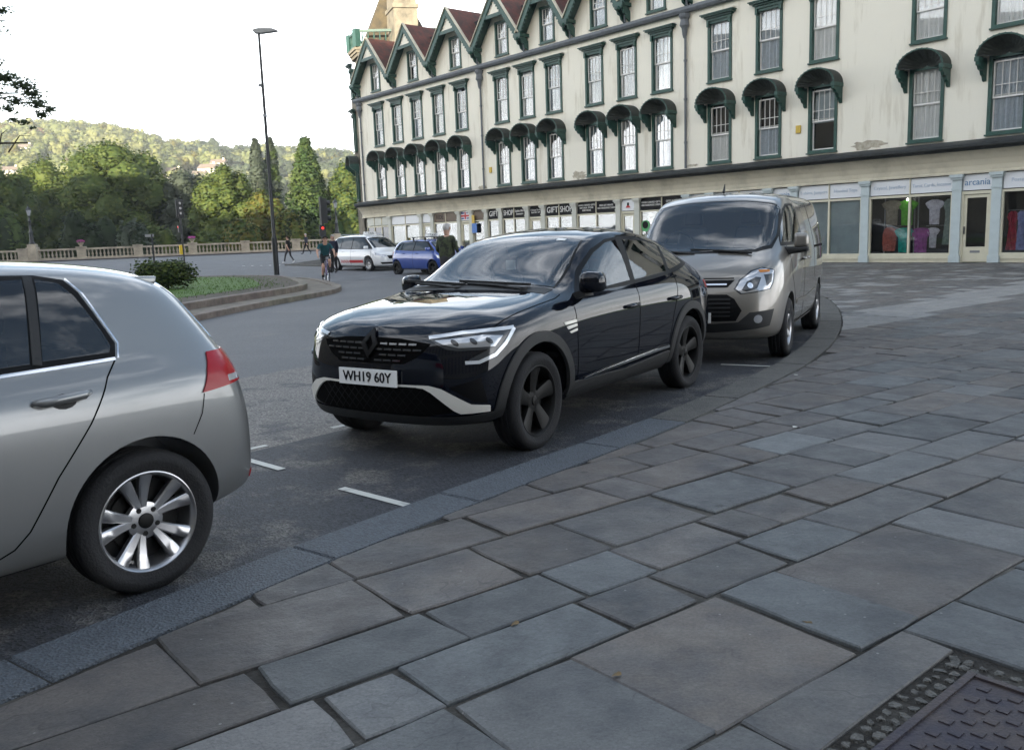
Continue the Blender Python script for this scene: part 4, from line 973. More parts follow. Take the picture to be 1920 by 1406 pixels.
        bm.verts.index_update(); vl = list(bm.verts); nl = [nv[v] for v in vl]
        me = bpy.data.meshes.new(name); bm.to_mesh(me); bm.free()
        for p in me.polygons: p.use_smooth = smooth
        me.materials.append(M[mname])
        if smooth: me.normals_split_custom_set_from_vertices([tuple(n) for n in nl])
        o = link(name, me, parent or c.root); outp = [o]
        if mirror:
            m2 = me.copy(); m2.transform(Matrix.Scale(-1, 4, (0, 1, 0))); m2.flip_normals()
            if smooth: m2.normals_split_custom_set_from_vertices([(n.x, -n.y, n.z) for n in nl])
            outp.append(link(name, m2, parent or c.root))
        return outp if mirror else o
    def strip(c, name, mname, pts, d, w=.012, off=.003, **kw):
        """thin line on the surface through pts (seams, trims)"""
        d = Vector(d).normalized(); P = [Vector(p) for p in pts]; up = []; dn = []
        for i, p in enumerate(P):
            t = (P[min(i+1, len(P)-1)]-P[max(0, i-1)]); t = (t-d*t.dot(d)).normalized(); n = d.cross(t)*w/2; up.append(p+n); dn.append(p-n)
        return c.patch(name, mname, up+dn[::-1], d, off, kw.pop('grid', .06), kw.pop('thick', .006), **kw)
    def seam(c, pts, d, w=.007): return c.strip('panel_gap', 'gap_black', pts, d, w, .0018, thick=.005)
def arc_pts(cx, cz, r_, a0, a1, n, y): return [(cx+r_*math.cos(a0+(a1-a0)*i/n), y, cz+r_*math.sin(a0+(a1-a0)*i/n)) for i in range(n+1)]
def wheel_mesh(Rt, w, rr):
    h = w/2; g = .006
    prof = [(rr-.012, -h*.80), (rr+.01, -h*.88), (rr+.5*(Rt-rr), -h*1.0), (Rt-.022, -h*.94), (Rt-.006, -h*.80), (Rt, -h*.62)]
    for k in range(-1, 2): y = k*h*.36; prof += [(Rt, y-.012), (Rt-g, y-.008), (Rt-g, y+.008), (Rt, y+.012)]
    prof += [(Rt, h*.62), (Rt-.006, h*.80), (Rt-.022, h*.94), (rr+.5*(Rt-rr), h*1.0), (rr+.35*(Rt-rr), h*.985), (rr+.01, h*.88), (rr-.012, h*.80)]
    m = MB(); m.lathe(prof, 56, 'y', caps=False); return m
def rim_mesh(rr, w, style):
    m = MB(); h = w/2; yo = h*.80
    m.lathe([(rr-.004, yo-.012), (rr-.002, yo), (rr-.012, yo+.004), (rr-.022, yo-.004), (rr-.030, yo-.03), (rr-.036, -h*.7)], 56, 'y', caps=False, mi=0)
    m.lathe([(rr-.04, -h*.15), (.0, -h*.15)], 40, 'y', caps=False, mi=1)      # brake/backing
    m.lathe([(.14, -h*.14), (.14, -h*.02), (.0, -h*.02)], 32, 'y', caps=False, mi=2)
    def spoke(a0, a1, w0, w1, y0, y1, r0=.045, r1=None, th=.03, bev=.35):
        r1 = r1 or rr-.018; n = 5; vs = []; fs = []
        for i in range(n+1):
            t = i/n; a = a0+(a1-a0)*t; r_ = r0+(r1-r0)*t; wd = w0+(w1-w0)*t; y = y0+(y1-y0)*(t**1.6)
            c_ = Vector((math.cos(a), 0, math.sin(a)))*r_; tn = Vector((-math.sin(a), 0, math.cos(a)))
            for s_, yy in ((-.5, -th), (-.5, -.006), (-bev, 0), (bev, 0), (.5, -.006), (.5, -th)): p = c_+tn*wd*s_; vs.append((p.x, y+yy, p.z))
        for i in range(n):
            for k in range(5): fs.append((i*6+k, i*6+k+1, (i+1)*6+k+1, (i+1)*6+k))
        m.add(vs, fs, 0)
    yc = yo-.035
    if style == 'pairs':
        for k in range(5):
            b = k*2*math.pi/5+math.pi/2+.30
            for s in (-1, 1): spoke(b+s*.17, b+s*.25, .028, .060, yc, yo-.006, th=.035)
        nb, hub = 5, .055
    elif style == 'blade':
        for k in range(5):
            b = k*2*math.pi/5+math.pi/2-.2; spoke(b, b+.10, .07, .13, yc, yo-.008, th=.04); spoke(b+.34, b+.22, .03, .04, yc-.015, yo-.02, th=.03)
        nb, hub = 5, .06
    elif style == 'ten':
        for k in range(10): b = k*math.pi/5; spoke(b, b, .026, .034, yc, yo-.008)
        nb, hub = 5, .06
    else:
        for k in range(5): b = k*2*math.pi/5+math.pi/2; spoke(b, b, .085, .075, yc, yo-.006, th=.04)
        nb, hub = 5, .065
    m.lathe([(.085, yc-.03), (.082, yc-.004), (.06, yc+.002), (.0, yc+.002)], 24, 'y', caps=False, mi=0)
    for k in range(nb): a = k*2*math.pi/nb+.3; m.lathe([(.012, yc-.02), (.012, yc+.004), (0, yc+.004)], 8, 'y', (math.cos(a)*.057, 0, math.sin(a)*.057), mi=1, caps=False)
    return m, yc
def add_wheels(c, spots, Rt, w, rr, style, rimmat, cap='alloy_dark', steer=0):
    tm = mesh_of(wheel_mesh(Rt, w, rr), 'tyre', 'auto'); rb, yc = rim_mesh(rr, w, style); rm = mesh_of(rb, [rimmat, 'well_black', 'alloy_dark'], 'auto')
    hb = MB(); hb.lathe([(.034, yc), (.034, yc+.008), (.028, yc+.011), (0, yc+.011)], 24, 'y', caps=False); hm = mesh_of(hb, cap, 'auto')
    for (x, y) in spots:
        o = link('wheel', tm, c.root, (x, y, Rt-.004)); o.rotation_euler = (0, random.uniform(0, 1.2), (0 if y > 0 else math.pi)+(steer if x > -.5 else 0))
        link('rim', rm, o); link('hub_cap', hm, o)
def lump(name, mname, parent, pts, sub=2, mirror=True, **kw):
    """closed rounded hull from a box of 8 corner points, subdivided"""
    outp = []
    for sg in ((1, -1) if mirror else (1,)):
        me = bpy.data.meshes.new(name); me.from_pydata([(p[0], p[1]*sg, p[2]) for p in pts], [], [(0, 3, 2, 1), (4, 5, 6, 7), (0, 1, 5, 4), (1, 2, 6, 5), (2, 3, 7, 6), (3, 0, 4, 7)])
        bm = bmesh.new(); bm.from_mesh(me); bmesh.ops.bevel(bm, geom=bm.edges[:], offset=kw.get('bev', .03), segments=3, affect='EDGES', profile=.6, clamp_overlap=True); bmesh.ops.recalc_face_normals(bm, faces=bm.faces); bm.to_mesh(me); bm.free()
        for p in me.polygons: p.use_smooth = True
        me.materials.append(M[mname]); outp.append(link(name, me, parent))
    return outp
def number_plate(c, x, z, text, y=0, tilt=0, w=.52, h=.111):
    m = MB(); m.box(-.008, .008, -w/2, w/2, -h/2, h/2); o = m.build('number_plate', 'plate_white', c.root, loc=(x, y, z)); o.rotation_euler = (0, tilt, 0)
    me = text_mesh(text, .098, .001); wd = max(v.co.x for v in me.vertices)-min(v.co.x for v in me.vertices)
    lettering(text, .098, 'sign_black', o, (.0095, 0, 0), (math.pi/2, 0, math.pi/2), .44/wd); return o

def shrink(pts, k, dz=0):
    P = [Vector(p) for p in pts]; m = sum(P, Vector((0, 0, 0)))/len(P); return [tuple(m+(p-m)*k) for p in P]
def cabin(c, fx, rx, zt, hw, wheel=None, zb=.9):
    """seat backs, head restraints and steering wheel seen through the glass"""
    for x, ys in ((fx, (-.36, .36)), (rx, (-.36, .36))):
        if x is None: continue
        for y in ys:
            s = lump('seat', 'seat_cloth', c.root, [(x+.06, y-.23, zb-.1), (x-.08, y-.23, zb-.1), (x-.08, y+.23, zb-.1), (x+.06, y+.23, zb-.1), (x-.06, y-.17, zt-.20), (x-.16, y-.17, zt-.20), (x-.16, y+.17, zt-.20), (x-.06, y+.17, zt-.20)], mirror=False, bev=.04)[0]
            lump('head_restraint', 'seat_cloth', s, [(x-.07, y-.12, zt-.17), (x-.17, y-.12, zt-.17), (x-.17, y+.12, zt-.17), (x-.07, y+.12, zt-.17), (x-.09, y-.10, zt), (x-.17, y-.10, zt), (x-.17, y+.10, zt), (x-.09, y+.10, zt)], mirror=False, bev=.03)
    if wheel:
        x, y, z = wheel; m = MB(); m.tube([(x-.10*math.cos(t)*.5, y+.18*math.sin(t), z+.17*math.cos(t)) for t in [i*.3307 for i in range(20)]], .016, 6, cap=False); m.bar((x, y-.17, z), (x, y+.17, z), .03, .05); m.build('steering_wheel', 'cabin_dark', c.root)
# ------------------------------------------------------------------ black coupe SUV
mat('paint_black', (.0025, .0035, .007), .035, spec=.5)
def black_suv():
    X = [.86, .6, .2, -.2, -.5]
    L = [
     [(0.72, 0, .27), (0.48, 0, .22), (-3, 0, .23), (-3.5, 0, .34)],
     [(0.736, .74, .27), (0.48, .72, .22), (-3, .72, .23), (-3.55, .72, .34)],
     [(0.768, .84, .31), (0.4, .845, .29), (0, .85, .285), (-2.72, .85, .285), (-3.1, .84, .31), (-3.6, .80, .40)],
     [(0.78, .86, .46), (0.4, .885, .46), (0, .895, .46), (-1.4, .875, .46), (-2.72, .90, .47), (-3.2, .89, .50), (-3.68, .82, .54)],
     [(0.776, .84, .64), (0.4, .885, .66), (0, .905, .68), (-1.4, .885, .68), (-2.72, .91, .72), (-3.2, .895, .74), (-3.69, .80, .72)],
     [(0.744, .80, .79), (0.48, .855, .85), (0, .895, .90), (-0.6, .895, .93), (-1.4, .885, .95), (-2.3, .895, .99), (-2.9, .895, 1.0), (-3.3, .87, .98), (-3.7, .78, .90)],
     [(0.72, .74, .845), (0.48, .79, .905), (0.1, .825, .965), (-0.3, .835, 1.01), (-0.6, .825, 1.03), (-1.4, .815, 1.055), (-2.1, .81, 1.09), (-2.6, .80, 1.13), (-3, .785, 1.13), (-3.4, .75, 1.08), (-3.66, .72, 1.02)],
     [(0.688, .62, .875), (0.48, .66, .945), (0.1, .70, 1.005), (-0.3, .72, 1.05), (-0.55, .745, 1.085), (-0.85, .74, 1.16), (-1.15, .72, 1.26), (-1.4, .715, 1.29), (-2.1, .71, 1.31), (-2.6, .69, 1.29), (-3, .685, 1.24), (-3.35, .69, 1.13), (-3.62, .66, 1.06)],
     [(0.672, .45, .895), (0.48, .48, .965), (0.1, .52, 1.03), (-0.3, .55, 1.068), (-0.5, .58, 1.085), (-0.8, .615, 1.22), (-1.1, .61, 1.38), (-1.32, .605, 1.47), (-1.7, .61, 1.51), (-2.1, .60, 1.495), (-2.5, .585, 1.44), (-2.9, .565, 1.345), (-3.3, .57, 1.19), (-3.58, .58, 1.085)],
     [(0.664, .22, .905), (0.48, .25, .975), (0.1, .27, 1.045), (-0.3, .29, 1.083), (-0.5, .31, 1.095), (-0.8, .34, 1.245), (-1.1, .36, 1.405), (-1.32, .37, 1.50), (-1.7, .38, 1.555), (-2.1, .37, 1.545), (-2.5, .35, 1.49), (-2.9, .33, 1.39), (-3.3, .32, 1.225), (-3.56, .32, 1.105)],
     [(0.664, 0, .91), (0.48, 0, .98), (0.1, 0, 1.05), (-0.3, 0, 1.088), (-0.5, 0, 1.10), (-0.8, 0, 1.255), (-1.1, 0, 1.415), (-1.32, 0, 1.51), (-1.7, 0, 1.57), (-2.1, 0, 1.56), (-2.5, 0, 1.505), (-2.9, 0, 1.405), (-3.3, 0, 1.235), (-3.56, 0, 1.11)],
    ]
    FW = [(-.78, .85, 1.072), (-.96, .85, 1.21), (-1.23, .85, 1.338), (-1.48, .85, 1.415), (-1.68, .85, 1.435), (-1.625, .85, 1.095), (-1.15, .85, 1.07)]
    RW = [(-1.715, .85, 1.095), (-1.80, .85, 1.435), (-2.25, .85, 1.41), (-2.52, .85, 1.365), (-2.38, .85, 1.13)]
    QW = [(-2.45, .85, 1.14), (-2.58, .85, 1.35), (-2.80, .85, 1.27), (-2.88, .85, 1.19)]
    WS = [(-.56, .68, 1.12), (-.54, .35, 1.125), (-.52, 0, 1.13), (-.54, -.35, 1.125), (-.56, -.68, 1.12), (-.9, -.625, 1.27), (-1.24, -.55, 1.44), (-1.27, -.3, 1.47), (-1.28, 0, 1.48), (-1.27, .3, 1.47), (-1.24, .55, 1.44), (-.9, .625, 1.27)]
    WSD = (-.45, 0, -.9)
    sp = dict(lines=L, stations=[.25, 0, -.25, -.5, -.8, -1.1, -1.32, -1.7, -2.1, -2.5, -2.9], arches=[(-.03, .36, .405, .50), (-2.74, .36, .405, .50)], paint='paint_black', clad=.345, sub=3,
              crease={6: .35, 8: .45}, cuts=[(FW, (0, -1, 0), -.6, 2.4), (RW, (0, -1, 0), -.6, 2.4), (QW, (0, -1, 0), -.6, 2.4), (shrink(WS, .955), WSD, -.6, .42)])
    c = Car('parked_suv', 'glossy black coupe SUV with pale number plate, parked between the silver hatchback and the van', 'vehicles parked along the kerb', (-.549, 6.579), 4.1195, sp)
    S = (0, -1, 0)
    # side glass
    c.patch('front_side_window', 'glass_auto', FW, S, .003); c.patch('rear_side_window', 'glass_tint', RW, S, .003); c.patch('quarter_window', 'glass_tint', QW, S, .003)
    c.patch('window_surround', 'grille_black', [(-.66, .85, 1.04), (-.92, .85, 1.225), (-1.22, .85, 1.37), (-1.50, .85, 1.445), (-1.76, .85, 1.462), (-2.10, .85, 1.452), (-2.45, .85, 1.40), (-2.80, .85, 1.30), (-3.05, .85, 1.175), (-2.6, .85, 1.12), (-2.1, .85, 1.082), (-1.5, .85, 1.055)], S, .0015, hole=[FW, RW, QW])
    # windscreen, rear screen
    c.patch('windscreen', 'glass_auto', WS, WSD, .004, mirror=False); c.patch('windscreen_band', 'grille_black', shrink(WS, 1.03), WSD, .0015, mirror=False, hole=shrink(WS, .95))
    cabin(c, -1.35, -2.15, 1.36, .6, (-1.0, -.36, 1.13), .95)
    m = MB(); m.obox((-1.16, 0, 1.365), Vector((.02, 0, .01)), Vector((0, .11, 0)), Vector((0, 0, .035))); m.build('rear_view_mirror', 'cabin_dark', c.root)
    m = MB(); m.obox((-1.05, -.02, 1.255), Vector((.004, 0, 0)), Vector((0, .045, 0)), Vector((0, 0, .04))); m.build('air_freshener', 'plate_white', c.root)
    c.patch('rear_screen', 'glass_car', [(-2.75, .42, 1.43), (-3.3, .48, 1.23), (-3.3, -.48, 1.23), (-2.75, -.42, 1.43)], (.3, 0, -1), .003, mirror=False)
    c.patch('permit_sticker', 'plate_white', [(-1.21, .42, 1.43), (-1.21, .34, 1.43), (-1.245, .34, 1.445), (-1.245, .42, 1.445)], (-.45, 0, -.9), .007, thick=.002, mirror=False)
    c.patch('cowl_panel', 'plastic_dark', [(-.40, .70, 1.08), (-.37, 0, 1.09), (-.40, -.70, 1.08), (-.53, -.70, 1.1), (-.50, 0, 1.1), (-.53, .70, 1.1)], (-.3, 0, -1), .003, mirror=False)
    for y0, y1 in ((.50, -.08), (-.12, -.62)):
        m = MB(); m.tube([(-.43, y0, 1.10), (-.47, (y0+y1)/2, 1.125), (-.52, y1, 1.135)], .012, 6); m.bar((-.50, y0+.02, 1.128), (-.545, y1-.1, 1.152), .02, .02); m.lathe([(.035, 1.06), (.03, 1.115), (.012, 1.12)], 10, 'z', (-.43, y0, 0)); m.build('wiper', 'plastic_dark', c.root)
    # wheel-arch and sill cladding
    for wx in (-.03, -2.74):
        a0, a1 = -.12, math.pi+.12
        ring = arc_pts(wx, .36, .475, a0, a1, 26, .9)+arc_pts(wx, .36, .402, a1, a0, 26, .9); c.patch('arch_cladding', 'plastic_dark', ring, S, .014, grid=.05, thick=.03)
    c.patch('sill_cladding', 'plastic_dark', [(-.47, .9, .27), (-.47, .9, .40), (-1.4, .9, .375), (-2.26, .9, .42), (-2.26, .9, .27)], S, .012, thick=.03)
    c.strip('sill_trim', 'chrome', [(-.67, .9, .40), (-1.3, .9, .428), (-1.99, .9, .458), (-2.24, .9, .46)], S, .022, .012)
    # seams, handles, fender badge
    for p in ([(-.56, .9, 1.0), (-.55, .9, .8), (-.57, .9, .40)], [(-1.68, .9, 1.07), (-1.645, .9, .8), (-1.62, .9, .42)], [(-2.50, .9, 1.12), (-2.45, .9, .95), (-2.33, .9, .75), (-2.24, .9, .5)]): c.seam(p, S)
    c.seam([(-.50, .8, 1.1), (-.40, .8, 1.04), (.1, .8, .985), (.45, .8, .91)], (0, -.5, -1))
    for x in (-1.50, -2.36):
        for sg in (1, -1):
            p, n = c.hit(Vector((x, 2.0*sg, .89)), Vector((0, -sg, 0))); m = MB(); m.tube([(p.x+.11, p.y+sg*.006, p.z-.003), (p.x+.07, p.y+sg*.032, p.z), (p.x-.07, p.y+sg*.033, p.z+.004), (p.x-.11, p.y+sg*.006, p.z+.006)], [.012, .017, .017, .012], 8); m.build('door_handle', 'paint_black', c.root, smooth=True)
    for pts in ([(-.36, .9, .862), (-.545, .9, .868), (-.545, .9, .848), (-.375, .9, .842)], [(-.39, .9, .828), (-.545, .9, .838), (-.545, .9, .818), (-.41, .9, .806)], [(-.43, .9, .788), (-.545, .9, .802), (-.545, .9, .785), (-.45, .9, .774)]): c.patch('fender_badge', 'satin_silver', pts, S, .006, thick=.006)
    # mirrors
    near = [(-.57, .88, 1.05), (-.74, .88, 1.05), (-.755, 1.06, 1.06), (-.62, 1.06, 1.07), (-.57, .89, 1.215), (-.74, .88, 1.225), (-.755, 1.05, 1.215), (-.62, 1.05, 1.205)]
    lump('door_mirror', 'paint_black', c.root, near, bev=.06, mirror=False); lump('door_mirror', 'paint_black', c.root, [(x-.16, -y+.03, z-.03) for x, y, z in near], bev=.06, mirror=False)
    for sg, dx in ((1, 0), (-1, -.16)): m = MB(); m.bar((-.70+dx, sg*.78, 1.02), (-.67+dx, sg*.93, 1.06), .10, .05); m.build('mirror_arm', 'plastic_dark', c.root)
    # front: headlights
    H = (-.70, -.70, 0)
    c.patch('headlight', 'lamp_dark', [(.66, .455, .845), (.61, .58, .874), (.47, .75, .888), (.22, .855, .897), (.30, .86, .843), (.355, .855, .796), (.435, .825, .731), (.54, .77, .676), (.61, .71, .685), (.58, .72, .71), (.47, .80, .765), (.62, .65, .766), (.655, .59, .776), (.665, .53, .805)], H, .004, grid=.03)
    c.patch('headlight_lens', 'lamp_lens', [(.655, .50, .832), (.48, .76, .858), (.36, .84, .846), (.43, .825, .783), (.61, .66, .784), (.65, .56, .808)], H, .008, grid=.03)
    for y, x, z in ((.62, .60, .815), (.72, .53, .82), (.79, .45, .82)):
        c.patch('lamp_reflector', 'lamp_dark', [(x+.02*math.sin(t)*1, y+.030*math.cos(t), z+.022*math.sin(t)) for t in [i*.785 for i in range(8)]], H, .011, grid=.05, thick=.004)
    c.strip('light_signature', 'drl_white', [(.66, .46, .849), (.56, .66, .875), (.42, .78, .885), (.25, .85, .890)], H, .019, .011, grid=.03)
    c.strip('light_signature', 'drl_white', [(.25, .855, .885), (.355, .855, .796), (.435, .825, .728), (.54, .77, .688), (.61, .71, .688)], H, .022, .012, grid=.03)
    # grille, emblem, intakes
    B = (-1, 0, 0)
    c.patch('grille', 'gap_black', [(.8, 0, .848), (.8, .25, .842), (.8, .48, .812), (.8, .45, .775), (.8, .38, .72), (.8, .29, .675), (.8, -.29, .675), (.8, -.38, .72), (.8, -.45, .775), (.8, -.48, .812), (.8, -.25, .842)], B, .004, grid=.04, mirror=False)
    for r_ in range(4):
        z = .697+r_*.036; wd = (.29, .35, .40, .42)[r_]
        for k in range(-6, 7):
            y = k*.078+(.039 if r_ % 2 else 0)
            if abs(y) < wd and abs(y) > .07: c.patch('grille_bar', 'lamp_dark', [(.8, y-.030, z-.006), (.8, y+.030, z-.006), (.8, y+.030, z+.006), (.8, y-.030, z+.006)], B, .010, grid=.05, thick=.006, mirror=False)
    c.patch('emblem', 'grille_black', [(.8, 0, .895), (.8, .075, .80), (.8, 0, .705), (.8, -.075, .80)], B, .024, grid=.03, mirror=False, hole=[(.8, 0, .85), (.8, .034, .80), (.8, 0, .75), (.8, -.034, .80)])
    c.patch('lower_grille', 'gap_black', [(.8, -.50, .535), (.8, -.27, .53), (.8, .27, .53), (.8, .50, .535), (.8, .64, .40), (.8, .62, .36), (.8, .45, .335), (.8, 0, .335), (.8, -.45, .335), (.8, -.62, .36), (.8, -.64, .40)], B, .003, mirror=False)
    for k in range(-9, 10):
        for sg in (1, -1): c.strip('mesh_bar', 'grille_black', [(.8, k*.07-.085*sg, .345), (.8, k*.07+.085*sg, .515)], B, .006, .006, mirror=False, grid=.1, thick=.003) if abs(k) < 7 else None
    c.patch('bumper_blade', 'satin_silver', [(.74, .40, .541), (.72, .48, .540), (.70, .57, .520), (.59, .73, .412), (.48, .80, .396), (.485, .80, .358), (.63, .67, .355), (.66, .64, .376), (.72, .50, .496), (.735, .45, .522), (.74, .40, .526)], (-.8, -.6, 0), .014, grid=.03)
    c.strip('bumper_trim', 'satin_silver', [(.75, .24, .534), (.745, .36, .534), (.74, .43, .534)], B, .014, .010)
    c.patch('bumper_vent', 'grille_black', [(.67, .61, .53), (.54, .78, .585), (.50, .80, .415), (.57, .75, .425)], (-.75, -.66, 0), .003, grid=.03)
    c.strip('bumper_lip', 'plastic_dark', [(.8, 0, .305), (.75, .3, .305), (.70, .5, .305), (.58, .7, .310), (.46, .78, .32), (.40, .82, .335)], (-.8, -.6, 0), .055, .014)
    p, n = c.hit(Vector((2, .0, .58)), Vector((-1, 0, 0)))
    number_plate(c, p.x+.018, .58, 'WH19 60Y', tilt=-.03)
    c.patch('tail_lamp', 'tail_red', [(-3.5, .8, 1.0), (-3.35, .9, 1.0), (-3.35, .9, .93), (-3.55, .8, .90)], (.7, -.7, 0), .006)
    add_wheels(c, [(0, .79), (0, -.79), (-2.72, .79), (-2.72, -.79)], .347, .215, .26, 'blade', 'alloy_dark', steer=.04)
    m = MB(); m.bar((-1.1, .80, .28), (.40, .70, .2), .02, .02)
    return c
SUV = black_suv()
# ------------------------------------------------------------------ silver hatchback (cut by the left edge)
mat('paint_silver', (.19, .195, .195), .38, metal=.6, coat=1)
mat('paint_van', (.185, .172, .152), .38, metal=.6, coat=1)
def silver_hatch():
    L = [
     [(.80, 0, .24), (.4, 0, .20), (-2.9, 0, .21), (-3.30, 0, .34)],
     [(.80, .70, .24), (.4, .70, .20), (-2.9, .70, .21), (-3.30, .70, .34)],
     [(.84, .80, .28), (0, .82, .25), (-2.64, .83, .25), (-3.0, .82, .30), (-3.34, .78, .36)],
     [(.86, .82, .44), (0, .87, .42), (-1.3, .855, .42), (-2.64, .875, .44), (-3.0, .87, .48), (-3.33, .80, .52)],
     [(.85, .80, .60), (0, .885, .64), (-1.3, .875, .66), (-2.64, .895, .70), (-3.0, .885, .72), (-3.335, .79, .70)],
     [(.80, .74, .72), (.3, .84, .80), (-.5, .88, .86), (-1.3, .88, .88), (-2.64, .885, .93), (-3.0, .87, .93), (-3.29, .76, .90)],
     [(.74, .66, .78), (.3, .76, .88), (-.4, .82, .95), (-1.3, .80, .985), (-2.3, .79, 1.02), (-2.8, .775, 1.03), (-3.1, .745, 1.02), (-3.255, .70, 1.0)],
     [(.70, .52, .81), (.3, .62, .92), (-.3, .70, .99), (-.6, .73, 1.03), (-1.1, .69, 1.22), (-1.6, .685, 1.25), (-2.3, .68, 1.25), (-2.75, .67, 1.23), (-3.0, .65, 1.18), (-3.185, .62, 1.14)],
     [(.68, .38, .83), (.3, .44, .94), (-.3, .52, 1.01), (-.5, .56, 1.03), (-.8, .58, 1.20), (-1.1, .575, 1.37), (-1.6, .58, 1.435), (-2.2, .575, 1.432), (-2.6, .57, 1.408), (-2.85, .56, 1.37), (-3.10, .54, 1.27)],
     [(.67, .20, .84), (.3, .22, .95), (-.3, .27, 1.02), (-.5, .30, 1.04), (-.8, .34, 1.22), (-1.1, .35, 1.42), (-1.6, .36, 1.477), (-2.2, .36, 1.472), (-2.6, .35, 1.445), (-2.85, .34, 1.41), (-3.03, .33, 1.37)],
     [(.67, 0, .845), (.3, 0, .955), (-.3, 0, 1.025), (-.5, 0, 1.045), (-.8, 0, 1.23), (-1.1, 0, 1.435), (-1.6, 0, 1.492), (-2.2, 0, 1.486), (-2.6, 0, 1.458), (-2.85, 0, 1.42), (-3.02, 0, 1.385)],
    ]
    FW = [(-.82, .85, 1.035), (-1.12, .85, 1.265), (-1.4, .85, 1.36), (-1.66, .85, 1.378), (-1.62, .85, 1.045)]; RW = [(-1.73, .85, 1.05), (-1.77, .85, 1.382), (-2.325, .85, 1.384), (-2.245, .85, 1.058)]
    QW = [(-2.295, .85, 1.062), (-2.375, .85, 1.382), (-2.46, .85, 1.362), (-2.505, .85, 1.305), (-2.565, .85, 1.165), (-2.585, .85, 1.09), (-2.57, .85, 1.065)]
    RS = [(-2.99, .50, 1.325), (-3.14, .60, 1.06), (-3.22, 0, 1.05), (-3.14, -.60, 1.06), (-2.99, -.50, 1.325), (-3.0, 0, 1.34)]; RSD = (.85, 0, -.5)
    sp = dict(lines=L, stations=[.25, 0, -.3, -.5, -.8, -1.1, -1.6, -2.2, -2.6], arches=[(0, .34, .36, .48), (-2.637, .335, .362, .48)], paint='paint_silver', clad=.20, sub=3, crease={6: .3, 8: .2},
              tail=((0, 0), (.025, .6), (.065, .89), (.19, .99)), cuts=[(FW, (0, -1, 0), -.6, 2.4), (RW, (0, -1, 0), -.6, 2.4), (QW, (0, -1, 0), -.6, 2.4), (shrink(RS, .93), RSD, -.6, .55)])
    c = Car('parked_hatchback', 'silver grey hatchback cut by the left edge, its red tail lamp showing', 'vehicles parked along the kerb', (-3.942, 2.231), R(230), sp)
    S = (0, -1, 0)
    c.patch('window_surround', 'grille_black', [(-.70, .85, 1.01), (-1.1, .85, 1.31), (-1.5, .85, 1.395), (-2.1, .85, 1.412), (-2.38, .85, 1.40), (-2.49, .85, 1.375), (-2.53, .85, 1.32), (-2.565, .85, 1.225), (-2.61, .85, 1.10), (-2.59, .85, 1.043), (-2.13, .85, 1.033), (-1.3, .85, 1.005)], S, .0015, hole=[FW, RW, QW])
    c.patch('front_side_window', 'glass_auto', FW, S, .004); c.patch('rear_side_window', 'glass_tint', RW, S, .004); c.patch('quarter_window', 'glass_tint', QW, S, .004)
    cabin(c, -1.25, -2.12, 1.33, .6, None, .9)
    c.strip('window_divider', 'plastic_dark', [(-2.35, .85, 1.395), (-2.27, .85, 1.05)], S, .035, .007)
    c.strip('window_trim', 'chrome', [(-.70, .85, 1.00), (-1.3, .85, .998), (-2.13, .85, 1.026), (-2.585, .85, 1.037)], S, .012, .006)
    c.strip('window_trim', 'chrome', [(-2.50, .85, 1.378), (-2.545, .85, 1.315), (-2.578, .85, 1.222), (-2.622, .85, 1.10), (-2.60, .85, 1.04)], S, .007, .004, grid=.03)
    c.seam([(-2.585, .85, 1.035), (-2.52, .85, .972), (-2.41, .85, .802), (-2.26, .85, .609), (-2.14, .85, .415), (-2.08, .85, .356), (-1.98, .85, .315)], S, .006)
    c.seam([(-1.69, .85, 1.04), (-1.69, .85, .7), (-1.66, .85, .34)], S, .008); c.seam([(-1.66, .85, .32), (-2.0, .85, .315)], S, .008)
    c.seam([(-2.945, .85, .838), (-2.92, .85, .752), (-2.865, .85, .665)], S, .004)
    for sg in (1, -1):
        for x in (-2.32, -1.42):
            p, n = c.hit(Vector((x, 2.0*sg, .92)), Vector((0, -sg, 0))); m = MB(); m.tube([(p.x+.115, p.y+sg*.006, p.z-.006), (p.x+.085, p.y+sg*.036, p.z-.004), (p.x-.07, p.y+sg*.038, p.z+.006), (p.x-.105, p.y+sg*.006, p.z+.008)], [.013, .019, .019, .013], 10); m.build('door_handle', 'paint_silver', c.root, smooth=True)
            c.patch('handle_recess', 'plastic_dark', [(x+.05*math.cos(t), .9*sg, .905+.03*math.sin(t)) for t in [i*.524 for i in range(12)]], (0, -sg, 0), .002, thick=.003, mirror=False, grid=.1)
    D = (.72, -.69, 0)
    c.patch('tail_lamp', 'tail_red', [(-3.03, .74, 1.008), (-3.15, .68, 1.008), (-3.24, .42, 1.0), (-3.27, .42, .87), (-3.14, .79, .855), (-2.935, .845, .842), (-2.985, .80, .938)], D, .008, grid=.03)
    c.patch('reversing_lamp', 'lamp_lens', [(-3.10, .79, .895), (-3.17, .74, .895), (-3.18, .74, .868), (-3.10, .80, .868)], D, .011, grid=.03)
    c.patch('fog_reflector', 'tail_red', [(-3.2, .72, .40), (-3.26, .60, .40), (-3.26, .60, .37), (-3.2, .72, .37)], (.8, -.6, 0), .005)
    c.patch('rear_screen', 'glass_tint', RS, RSD, .004, mirror=False)
    lump('roof_spoiler', 'paint_silver', c.root, [(-2.80, -.50, 1.33), (-2.80, .50, 1.33), (-2.96, .48, 1.33), (-2.96, -.48, 1.33), (-2.80, -.50, 1.372), (-2.80, .50, 1.372), (-2.975, .47, 1.365), (-2.975, -.47, 1.365)], mirror=False, bev=.012)
    c.patch('windscreen', 'glass_car', [(-.52, .66, 1.06), (-.50, 0, 1.07), (-.52, -.66, 1.06), (-1.06, -.52, 1.37), (-1.08, 0, 1.40), (-1.06, .52, 1.37)], (-.45, 0, -.9), .003, mirror=False)
